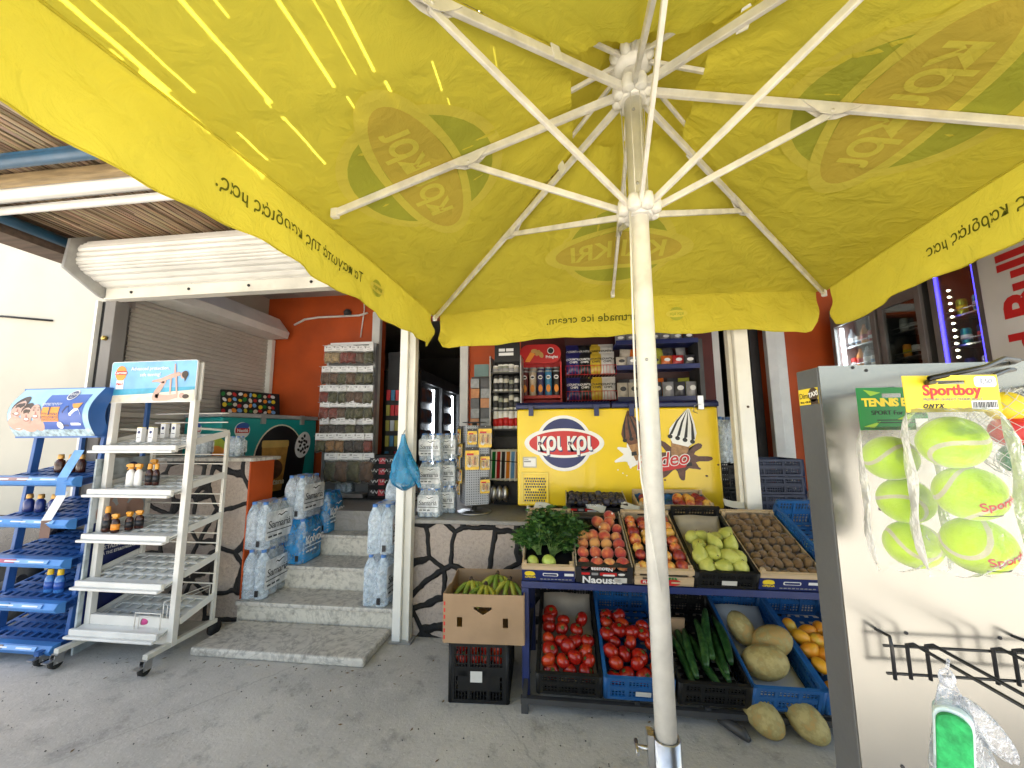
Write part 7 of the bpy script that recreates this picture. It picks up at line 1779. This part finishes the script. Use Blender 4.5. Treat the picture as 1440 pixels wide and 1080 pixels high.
def bananas(label, loc, rz, n, tilt=0):
    t = thing('banana_bunch', label, 'bananas', bb.matrix_basis @ V(loc), 0, 'banana bunches', rot=(rad(tilt), 0, rz+bb.rotation_euler.z))
    for k in range(n):
        a = (k-(n-1)/2)*.50+RD.uniform(-.06, .06); b = MB(); pts = []; rs = []; R0 = RD.uniform(.115, .135)
        for i in range(11):
            u = i/10; ang = 1.25*u-.05; x = R0*math.sin(ang); z = -R0*(1-math.cos(ang))
            pts.append(V((math.sin(a)*x*1.15, -math.cos(a)*x*.9+.02, z+.035-.01*abs(a)))); rs.append((.0065 if u < .12 else .0155*min(1, (u-.05)*5)) if u < .8 else .0155*(1-((u-.8)/.2)**1.6)+.003)
        b.tube(pts, rs, 5); b.cur = 1; b.tube([pts[-1], pts[-1]+(pts[-1]-pts[-2])*.5], .003, 5); b.build('banana', [FM['banana'], DSTEM], t)
    b = MB(); b.tube([(0, .035, .045), (0, .012, .034)], [.010, .015], 8); b.build('crown', DSTEM, t)
bananas('green banana bunch at the left end of the cardboard box', (.12, .20, .215), .3, 5)
bananas('banana bunch in front of the others in the cardboard box', (.205, .16, .205), -.1, 4, -10)
bananas('tall banana bunch in the middle of the cardboard box', (.27, .25, .235), .0, 5)
bananas('banana bunch at the right end of the cardboard box', (.345, .20, .22), -.3, 5)
bananas('yellow green banana bunch seen through the slot of the box', (.22, .12, .165), .0, 4, -35)

# grit and leaf litter swept along the foot of the steps, stall and stands
b = MB(); rg = random.Random(5)
for k in range(420):
    x, y = rg.uniform(-3.4, 1.2), rg.uniform(1.3, 2.75)
    if -2.47 < x < -1.25 and y > 2.45: y = 2.44-abs(rg.gauss(0, .03))
    r_ = rg.uniform(.0015, .0045)
    if k % 9 == 0: b.cur = 1; X = MX.Translation((x, y, .0025)) @ MX.Rotation(rg.uniform(0, 6), 4, 'Z') @ MX.Rotation(rg.uniform(-.3, .3), 4, 'X'); b.prism([(-.012, 0), (0, -.004), (.013, 0), (0, .005)], X, 0, .0006)
    else: b.cur = 0 if k % 3 else 2; b.ball((x, y, r_*.6), r_, 6, 4, 1, rg.uniform(.6, 1), .7)
tag(b.build('litter', [M['dgrey'], mat('dry_leaf', (.16, .10, .04), .8), mat('pale_grit', (.4, .38, .34), .8)]), kind='stuff')
# ---------------------------------------------------------------- metal display panel at the right and what hangs on it
PYY = .75
PX0 = ony(1150, 515, PYY).x; PZ1 = ony(1150, 515, PYY).z
def gloss_panel():
    m, t, N, L = nt('cream_gloss_panel'); out = N.new('ShaderNodeOutputMaterial'); p = N.new('ShaderNodeBsdfPrincipled'); L.new(p.outputs[0], out.inputs[0])
    tc = N.new('ShaderNodeTexCoord'); n = N.new('ShaderNodeTexNoise'); n.inputs['Scale'].default_value = 14; n.inputs['Detail'].default_value = 6; L.new(tc.outputs['Object'], n.inputs['Vector'])
    x = N.new('ShaderNodeMix'); x.data_type = 'RGBA'; x.inputs['A'].default_value = (.29, .285, .26, 1); x.inputs['B'].default_value = (.25, .245, .225, 1); L.new(n.outputs['Fac'], x.inputs['Factor']); L.new(x.outputs['Result'], p.inputs['Base Color'])
    p.inputs['Metallic'].default_value = .8; p.inputs['Roughness'].default_value = .27; p.inputs['Coat Weight'].default_value = .3; p.inputs['Coat Roughness'].default_value = .12
    return m
M['gloss_panel'] = gloss_panel(); M['panel_grey'] = mat('panel_side_grey', (.085, .088, .088), .4, .1, 5, bump=.04, dirt=.2)
pn = thing('metal_panel', 'tall cream metal display panel with grey side at the right edge', 'panel', (PX0+.45, PYY+.03, 0))
b = MB(); b.bx(PX0+.001, PX0+.9, PYY, PYY+.003, .02, PZ1); b.build('front_sheet', M['gloss_panel'], pn, w=True)
b = MB(); b.bx(PX0, PX0+.9, PYY+.0035, PYY+.066, .02, PZ1-.001); b.build('panel_frame', M['panel_grey'], pn, w=True, bevel=.002)
b = MB(); b.bx(PX0-.02, PX0+.9, PYY-.12, PYY+.18, .002, .02); b.build('foot_plate', M['panel_grey'], pn, w=True)
def onp(px, py, d=.0): return ony(px, py, PYY-d)
b = MB()
for px, py in ((1199, 517), (1218, 521), (1238, 716), (1281, 706), (1274, 890), (1406, 897), (1269, 1078)):
    p = onp(px, py); b.lathe([(.001, 0), (.0028, 0), (.0028, .0008), (.001, .0009)], 8, FY(p.x, PYY-.0002, p.z))
b.build('screw_hole', M['blackprint'], pn, w=True)
# sticker on the grey side
a_, c_ = onx(1116, 540, PX0), onx(1152, 566, PX0)
Xs = frame((PX0-.0006, PYY+.064, a_.z), (0, -1, 0), (0, 0, 1)); sw, sh = .056, .030; Xs = frame((PX0-.0006, PYY+.062, c_.z-.002), (0, -1, 0), (0, 0, 1))
tk = thing('taxi_sticker', 'small yellow taxi sticker on the grey side of the metal panel', 'sticker', (PX0-.0006, PYY+.03, c_.z))
b = MB(); b.cur = 0; b.rect(Xs, 0, sw, 0, sh, 0, .0006); b.cur = 1; b.ell(Xs, sw*.77, sh*.58, sw*.24, sh*.44, .0007, .001, rot=.2); b.rect(Xs, sw*.62, sw, 0, sh*.3, .0007, .001); b.build('sticker_base', [M['yellow_print'], M['hair']], tk, w=True)
text('Dimi', .015, Xs @ MX.Translation((sw*.29, sh*.55, .0002)), M['blackprint'], tk, w=True, off=.0006, bold=.0, ext=.0002)
text('TAXI', .012, Xs @ MX.Translation((sw*.78, sh*.6, .0012)) @ MX.Rotation(.15, 4, 'Z'), M['white'], tk, w=True, off=.0002, bold=.03, ext=.0002)
text('Mob.: +30 697', .0055, Xs @ MX.Translation((sw*.36, sh*.16, .0008)), M['blackprint'], tk, w=True, off=.0002, bold=.01, ext=.0002)
# long prong hooks
def hook(name, label, pts, r, parent=None):
    t = thing(name, label, 'hook', pts[0]); b = MB(); b.tube(pts, r, 8); b.build('hook_wire', M['black_metal'], t, w=True); return t
def dep(px, py, Y): return ony(px, py, Y)
# sportboy bag: depth about .37 m from the lens
SBY = .555

hk = thing('display_hook', 'black wire prong looping through the yellow header card', 'hook', (PX0+.2, PYY, 1.5))
tip = dep(1308, 532, SBY-.02); base = V((dep(1425, 520, PYY).x, PYY-.001, dep(1425, 520, PYY).z))
loop = [V((base.x, base.y, base.z+.012)), dep(1432, 507, .69), dep(1412, 504, .64), dep(1385, 516, .61), tip, tip+V((.006, .012, -.004)), dep(1392, 530, .63), dep(1418, 520, .69), base]
b = MB(); b.tube(loop, .0034, 8); b.build('hook_wire', M['black_metal'], hk, w=True)
tip2 = dep(1240, 548, .655); base2 = V((tip2.x+.09, PYY-.001, tip2.z+.012))
hk2 = thing('display_hook', 'black wire prong holding the green tennis ball card', 'hook', base2)
b = MB(); b.tube([base2, tip2, tip2+V((.004, .006, -.003)), base2+V((.012, 0, -.004))], .0024, 8); b.build('hook_wire', M['black_metal'], hk2, w=True)
tip3 = dep(1405, 560, .64)
hk3 = thing('display_hook', 'black wire prong at the right holding the net of coloured balls', 'hook', (tip3.x+.2, PYY, 1.5))
b = MB(); b.tube([V((tip3.x+.17, PYY-.001, tip3.z+.03)), tip3+V((.02, 0, 0)), tip3, tip3+V((.004, .012, -.004)), V((tip3.x+.175, PYY-.001, tip3.z+.02))], .0024, 8); b.build('hook_wire', M['black_metal'], hk3, w=True)
# balls
def felt():
    m, t, N, L = nt('tennis_felt'); out = N.new('ShaderNodeOutputMaterial'); p = N.new('ShaderNodeBsdfPrincipled'); L.new(p.outputs[0], out.inputs[0])
    tc = N.new('ShaderNodeTexCoord'); n = N.new('ShaderNodeTexNoise'); n.inputs['Scale'].default_value = 260; n.inputs['Detail'].default_value = 4; L.new(tc.outputs['Object'], n.inputs['Vector'])
    at = N.new('ShaderNodeAttribute'); at.attribute_name = 'seam'
    r = N.new('ShaderNodeMapRange'); r.inputs['From Min'].default_value = .075; r.inputs['From Max'].default_value = .095; r.inputs['To Min'].default_value = 1; r.inputs['To Max'].default_value = 0; L.new(at.outputs['Fac'], r.inputs['Value'])
    x0 = N.new('ShaderNodeMix'); x0.data_type = 'RGBA'; x0.inputs['A'].default_value = (.44, .64, .008, 1); x0.inputs['B'].default_value = (.38, .56, .007, 1); L.new(n.outputs['Fac'], x0.inputs['Factor'])
    x = N.new('ShaderNodeMix'); x.data_type = 'RGBA'; L.new(x0.outputs['Result'], x.inputs['A']); x.inputs['B'].default_value = (.50, .47, .33, 1); L.new(r.outputs[0], x.inputs['Factor']); L.new(x.outputs['Result'], p.inputs['Base Color'])
    p.inputs['Roughness'].default_value = .9; p.inputs['Sheen Weight'].default_value = .5; p.inputs['Specular IOR Level'].default_value = .2
    b = N.new('ShaderNodeBump'); b.inputs['Strength'].default_value = .5; b.inputs['Distance'].default_value = .002; L.new(n.outputs['Fac'], b.inputs['Height']); L.new(b.outputs[0], p.inputs['Normal'])
    return m
M['felt'] = felt()
def ball_mesh():
    b = MB(); b.ball((0, 0, 0), .0325, 64, 40); curve = []
    for i in range(160):
        t = 2*PI*i/160; A, B_ = .75, .25; curve.append(V((A*math.cos(t)+B_*math.cos(3*t), A*math.sin(t)-B_*math.sin(3*t), 2*math.sqrt(A*B_)*math.sin(2*t))).normalized())
    me = b.mesh('tennis_ball', [M['felt']]); at = me.attributes.new('seam', 'FLOAT', 'POINT')
    vals = []
    for v in me.vertices:
        d = v.co.normalized(); vals.append(min((d-c).length for c in curve))
        if vals[-1] < .08: v.co = v.co*.985
    at.data.foreach_set('value', vals); return me
TB = ball_mesh()
M['pbag'] = film_mat('clear_bag', (.95, .96, .95), .05, .07, .7, 34)
def card_bag(name, label, c, w, ch, cardcol, hb, balls, rz=0, lean=0):
    """header card (w x ch) at c = its top centre, clear bag of height hb below"""
    t = thing(name, label, 'bag of balls', c, rz)
    X = FY(0, 0, 0)
    b = MB(); holes = [(-w*.13, w*.16, -ch*.24, -ch*.14)]
    wall_with_holes(b, X, -w/2, w/2, -ch, 0, .0012, holes); b.build('header_card', M[cardcol], t)
    b = MB()
    def f(sd):
        def g(i, j):
            u = i*2-1; e = (1-abs(u)**3)*min(1, j*5)*min(1, (1-j)*7+.0)
            return V((u*w*.49*(1+.03*math.sin(j*9+sd)), .0005+sd*(.0345*max(0, e)**.6*(1.12-.05*math.sin(j*19+u*4))+.0015*math.sin(u*21+j*15)), -ch+.006-(hb)*j-.006*j*math.sin(u*5)*sd))
        return g
    b.grid(f(-1), 18, 30); b.grid(f(1), 18, 30); b.build('clear_bag', M['pbag'], t)
    return t, X
def tball(t, p, label, rot, txt=None):
    q = thing('tennis_ball', label, 'tennis ball', t.matrix_basis @ V(p), 0, 'tennis balls in bags', rot=rot)
    o = bpy.data.objects.new('felt_ball', TB); COL.objects.link(o); o.parent = q
    if txt:
        me = text_mesh(txt, .015, bold=.02, ext=.0).copy(); me.materials.clear(); me.materials.append(M['red']); Rm = q.rotation_euler.to_matrix().inverted() @ MX.Rotation(-.30, 3, 'Y')
        for v in me.vertices:
            u, w_ = v.co.x/.0325+.25, v.co.y/.0325-.28; d = V((math.sin(u)*math.cos(w_), -math.cos(u)*math.cos(w_), math.sin(w_))); v.co = Rm @ (d*.0331)
        o = bpy.data.objects.new('lettering', me); COL.objects.link(o); o.parent = q
        b = MB(); pts = []
        for k in range(10):
            u, w_ = -.75+.12*k, -.62-.03*k; d = V((math.sin(u)*math.cos(w_), -math.cos(u)*math.cos(w_), math.sin(w_))); pts.append(Rm @ (d*.0329))
        b.tube(pts, .0006, 4); b.build('swoosh_line', M['blackprint'], q)
# yellow card bag
cA = dep(1333, 528, SBY); wA = (dep(1405, 570, SBY)-dep(1262, 570, SBY)).length*1.0; chA = (dep(1335, 526, SBY)-dep(1335, 577, SBY)).length
bA, X = card_bag('tennis_ball_bag', 'clear bag of three tennis balls under a yellow header card', cA, wA, chA, 'yellow_print', .200, 3, rad(4))
text('Sportboy', chA*.40, X @ MX.Translation((0, -chA*.42, .0012)), M['red'], bA, off=.0004, bold=.03, ext=.0002)
text('PREMIUM QUALITY TENNIS BALLS', chA*.10, X @ MX.Translation((0, -chA*.66, .0012)), M['greyprint'], bA, off=.0004, ext=.0002)
text('ONYX', chA*.15, X @ MX.Translation((-wA*.22, -chA*.84, .0012)), M['blackprint'], bA, off=.0004, bold=.04, ext=.0002, shear=.4, spacing=1.4)
b = MB(); b.cur = 0; b.rect(X, wA*.19, wA*.46, -chA*.93, -chA*.70, .0013, .0017)
b.cur = 1; rr_ = random.Random(3); x = wA*.20
while x < wA*.45: d = rr_.uniform(.0004, .0013); b.rect(X, x, x+d, -chA*.89, -chA*.73, .0018, .002); x += d+rr_.uniform(.0005, .0012)
b.cur = 2; b.rect(X, wA*.25, wA*.48, -chA*.33, -chA*.04, .0013, .0018, .004); b.build('card_print', [M['white'], M['blackprint'], mat('price_tag', (.62, .66, .8), .5)], bA)
text('3,50', chA*.2, X @ MX.Translation((wA*.36, -chA*.18, .0018)), M['greyprint'], bA, off=.0003, ext=.0002, shear=.2)
tball(bA, (-.008, .0, -chA-.038), 'top tennis ball in the bag with the yellow card', (.4, 1.57, .2))
tball(bA, (.002, -.002, -chA-.100), 'middle tennis ball with red lettering under the yellow card', (.3, .9, .5), 'Sportboy')
tball(bA, (.004, .0, -chA-.162), 'lowest tennis ball with red lettering under the yellow card', (.2, .8, 1.3), 'Sportboy')
# green card bag
SG = .655
cB = dep(1250, 545, SG); wB = (dep(1302, 570, SG)-dep(1202, 570, SG)).length; chB = (dep(1235, 543, SG)-dep(1235, 602, SG)).length
bB, X = card_bag('tennis_ball_bag', 'clear bag of three smaller looking tennis balls under a green header card', cB, wB, chB, 'green_print', .205, 3, rad(3))
text('TENNIS BALL', chB*.26, X @ MX.Translation((-wB*.44, -chB*.36, .0012)), M['yellow_print'], bB, off=.0004, bold=.04, ext=.0002, align='LEFT', spacing=.9)
text('SPORT For training', chB*.15, X @ MX.Translation((-wB*.32, -chB*.60, .0012)), M['blackprint'], bB, off=.0004, ext=.0002, align='LEFT')
b = MB(); b.cur = 0; b.prism([(-wB*.45, -chB*.92), (-wB*.2, -chB*.80), (-wB*.3, -chB*.95)], X, .0013, .0018); b.prism([(wB*.05, -chB*.75), (wB*.35, -chB*.55), (wB*.2, -chB*.8)], X, .0013, .0018); b.prism([(-wB*.4, -chB*.05), (-wB*.15, -chB*.12), (-wB*.3, -chB*.2)], X, .0013, .0018)
b.cur = 1
for k in range(2): b.rect(X, -wB*.25, wB*.4, -chB*(.78+.06*k), -chB*(.76+.06*k), .0019, .0022)
b.cur = 2; b.rect(X, wB*.30, wB*.48, -chB*1.0, -chB*.74, .0023, .0026); b.build('card_print', [mat('lime_leaf', (.3, .5, .03), .4), M['blackprint'], M['white']], bB)
tball(bB, (-.012, .0, -chB-.042), 'top tennis ball in the bag with the green card', (.8, .3, .9)); tball(bB, (.002, .0, -chB-.104), 'middle tennis ball in the bag with the green card', (1.3, .2, .3)); tball(bB, (.004, .0, -chB-.166), 'lowest tennis ball in the bag with the green card', (.2, .7, 2.2))
# net of coloured balls
M['net'] = mat('white_net', (.7, .7, .68), .6)
t = thing('ball_net', 'white net of yellow red and green balls cut by the right edge', 'net bag', tip3+V((.0, 0, -.005)))
for k, (px, py, c, lab) in enumerate(((1408, 572, 'yellow_print', 'yellow ball at the top of the net'), (1432, 590, 'red', 'red ball right of the yellow one in the net'), (1415, 606, 'red', 'red ball left above the green one in the net'), (1428, 645, 'green_print', 'dark green ball at the bottom of the net'))):
    p = dep(px+6, py, .62+.012*(k % 2)); q = thing('plastic_ball', lab, 'ball', p); b = MB(); b.ball((0, 0, 0), .021, 24, 16); b.build('ball_shell', M[c], q)
cN = dep(1428, 600, .625)
b = MB()
def np_(a, z, tw): r = .012+.036*math.sin(PI*min(1, max(.02, z)))**.7; return V((cN.x+r*math.cos(a+tw*z*3), cN.y+r*math.sin(a+tw*z*3), cN.z+.055-.125*z))
for k in range(14):
    for tw in (-1, 1): b.tube([np_(2*PI*k/14, i/14, tw) for i in range(15)], .0005, 3)
b.tube([np_(0, 0, 1), tip3], .001, 4); b.build('net_mesh', M['net'], t, w=True)
# wire grid rack
gr = thing('wire_rack', 'black wire bracket rail with long prongs fixed low on the metal panel', 'rack', onp(1340, 920, .02))
Yg = PYY-.022
gl, gr_ = dep(1246, 905, Yg), dep(1440, 918, Yg); zt_, zb_ = dep(1250, 908, Yg).z, dep(1255, 947, Yg).z
b = MB()
for z in (zt_, zb_): b.tube([(gl.x-.004, Yg, z), (gl.x+.40, Yg, z)], .0022, 8)
b.build('rail', M['black_metal'], gr, w=True)
for px in (1250, 1272, 1299, 1391, 1420):
    x = dep(px, 910, Yg).x; b = MB(); first = px in (1250, 1440)
    if px == 1250: b.tube([(x, PYY-.001, zt_+.014), (x, Yg-.004, zt_+.016), (x, Yg-.006, zt_), (x, Yg-.005, zb_-.006)], .0026, 8)
    else: b.tube([(x, Yg-.005, zb_-.004), (x, Yg-.005, zt_+.006), (x+.004, Yg-.012, zt_+.010), (x+.06, Yg-.30, zt_-.016)], .0026, 8)
    b.build('prong', M['black_metal'], gr, w=True)
for x in (gl.x+.20, gl.x+.33):
    b = MB(); b.tube([(x, PYY-.001, zt_+.014), (x, Yg-.004, zt_+.016), (x, Yg-.006, zt_), (x, Yg-.005, zb_-.006)], .0026, 8); b.build('prong', M['black_metal'], gr, w=True)
# green sponge bat in a net hanging from the prongs
SP = .53
top_ = dep(1331, 948, SP)
sp = thing('sponge_net', 'net bag with a green and white sponge hanging from the wire prongs', 'net bag', top_)
M['sponge'] = mat('green_sponge', (.02, .36, .10), .8, .2, 90, bump=.5, bscale=200); M['foam'] = mat('white_foam', (.62, .74, .74), .7, .06, 60, bump=.2); M['netf'] = film_mat('fine_net', (.85, .86, .9), .14, .4, .9, 60)
p0 = dep(1328, 1016, SP)
Xb = frame((p0.x, SP-.005, p0.z-.042), (.78, -.62, 0), (0, 0, 1))
def rr(w, h, r=.02): 
    pts = []
    for cx, cy, a in ((w-r, h-r, 0), (-w+r, h-r, PI/2)): pts += [(cx+r*math.cos(a+PI/2*k/6), cy+r*math.sin(a+PI/2*k/6)) for k in range(7)]
    return [(w, -.09)]+pts+[(-w, -.09)]
Xb = Xb @ MX.Rotation(-.08, 4, 'Z')
b = MB(); b.prism(rr(.0135, .058, .012), Xb, .002, .010); b.build('green_pad', M['sponge'], sp, w=True, bevel=.002)
b = MB(); b.prism(rr(.0155, .061, .013), Xb, -.012, .0018); b.build('white_foam', M['foam'], sp, w=True, bevel=.002)
b = MB(); b.prism(rr(.0155, .061, .013), Xb, -.022, -.0135); b.build('grey_foam', mat('pale_teal_foam', (.40, .55, .55), .7), sp, w=True, bevel=.002)
b = MB()
def nf(i, j):
    a = 2*PI*i; r = .004+.029*min(1, j*1.7)**.8; return V((top_.x+.002+.012*j+r*math.cos(a)*(1+.05*math.sin(a*7)), SP+.004+r*.55*math.sin(a), top_.z-.005-.16*j))
b.grid(nf, 40, 16); b.build('net_skin', M['netf'], sp, w=True)
b = MB()
def nf2(i, j):
    a = 2*PI*i; r = .003+.014*math.sin(PI*j)**.8+.003*math.sin(a*5); return V((top_.x+.010+.040*j+r*math.cos(a), SP-.002+r*.6*math.sin(a), top_.z-.022-.062*j))
b.grid(nf2, 20, 14); b.ball(V((top_.x, SP, top_.z-.004)), .008, 12, 8, 1, .7, 1.3); b.tube([top_, top_+V((.004, 0, .016))], .0015, 5); b.build('net_knot', M['netf'], sp, w=True)
# ---------------------------------------------------------------- light, sky, camera
W = bpy.data.worlds.new('World'); SC.world = W; W.use_nodes = True
nt_ = W.node_tree; nt_.nodes.clear()
sk = nt_.nodes.new('ShaderNodeTexSky'); sk.sky_type = 'NISHITA'; sk.sun_disc = False
sk.sun_elevation = math.asin(SUN.z); sk.sun_rotation = math.atan2(SUN.x, SUN.y); sk.dust_density = 3.; sk.ozone_density = .2; sk.air_density = .8
bg = nt_.nodes.new('ShaderNodeBackground'); bg.inputs['Strength'].default_value = .15
wo = nt_.nodes.new('ShaderNodeOutputWorld'); wb = nt_.nodes.new('ShaderNodeMix'); wb.data_type = 'RGBA'; wb.blend_type = 'MULTIPLY'; wb.inputs['Factor'].default_value = 1; wb.inputs['B'].default_value = (1., .885, .71, 1); nt_.links.new(sk.outputs[0], wb.inputs['A']); nt_.links.new(wb.outputs['Result'], bg.inputs[0]); nt_.links.new(bg.outputs[0], wo.inputs[0])
ld = bpy.data.lights.new('sun', 'SUN'); ld.energy = 4.6; ld.angle = rad(.5); ld.color = (1, .95, .87)
lo = bpy.data.objects.new('sun', ld); COL.objects.link(lo); lo.rotation_euler = (-SUN).to_track_quat('-Z', 'Y').to_euler(); lo.location = SUN*30
cd = bpy.data.cameras.new('camera'); co = bpy.data.objects.new('camera', cd); COL.objects.link(co); SC.camera = co
cd.sensor_width = 36; cd.lens = F_/1440*36; cd.clip_start = .02; cd.clip_end = 500
Rv = V((math.cos(YAW), math.sin(YAW), 0)); Fh = V((-math.sin(YAW), math.cos(YAW), 0))
Fv = Fh*math.cos(PITCH)+V((0, 0, math.sin(PITCH))); Uv = -Fh*math.sin(PITCH)+V((0, 0, math.cos(PITCH)))
c, s = math.cos(ROLL), math.sin(ROLL)
xr = Rv*c-Uv*s; yu = Rv*s+Uv*c
mm = MX.Identity(4)
for i in range(3): mm[i][0], mm[i][1], mm[i][2] = xr[i], yu[i], -Fv[i]
mm.translation = (0, 0, H_); co.matrix_world = mm
vs_ = SC.view_settings; vs_.view_transform = 'Standard'; vs_.look = 'None'; vs_.exposure = 2.55; vs_.gamma = 1; vs_.use_curve_mapping = False
SC.cycles.use_denoising = True
SC.cycles.max_bounces = 10; SC.cycles.diffuse_bounces = 5; SC.cycles.transparent_max_bounces = 20; SC.cycles.sample_clamp_indirect = 6
SC.cycles.caustics_reflective = False; SC.cycles.caustics_refractive = False
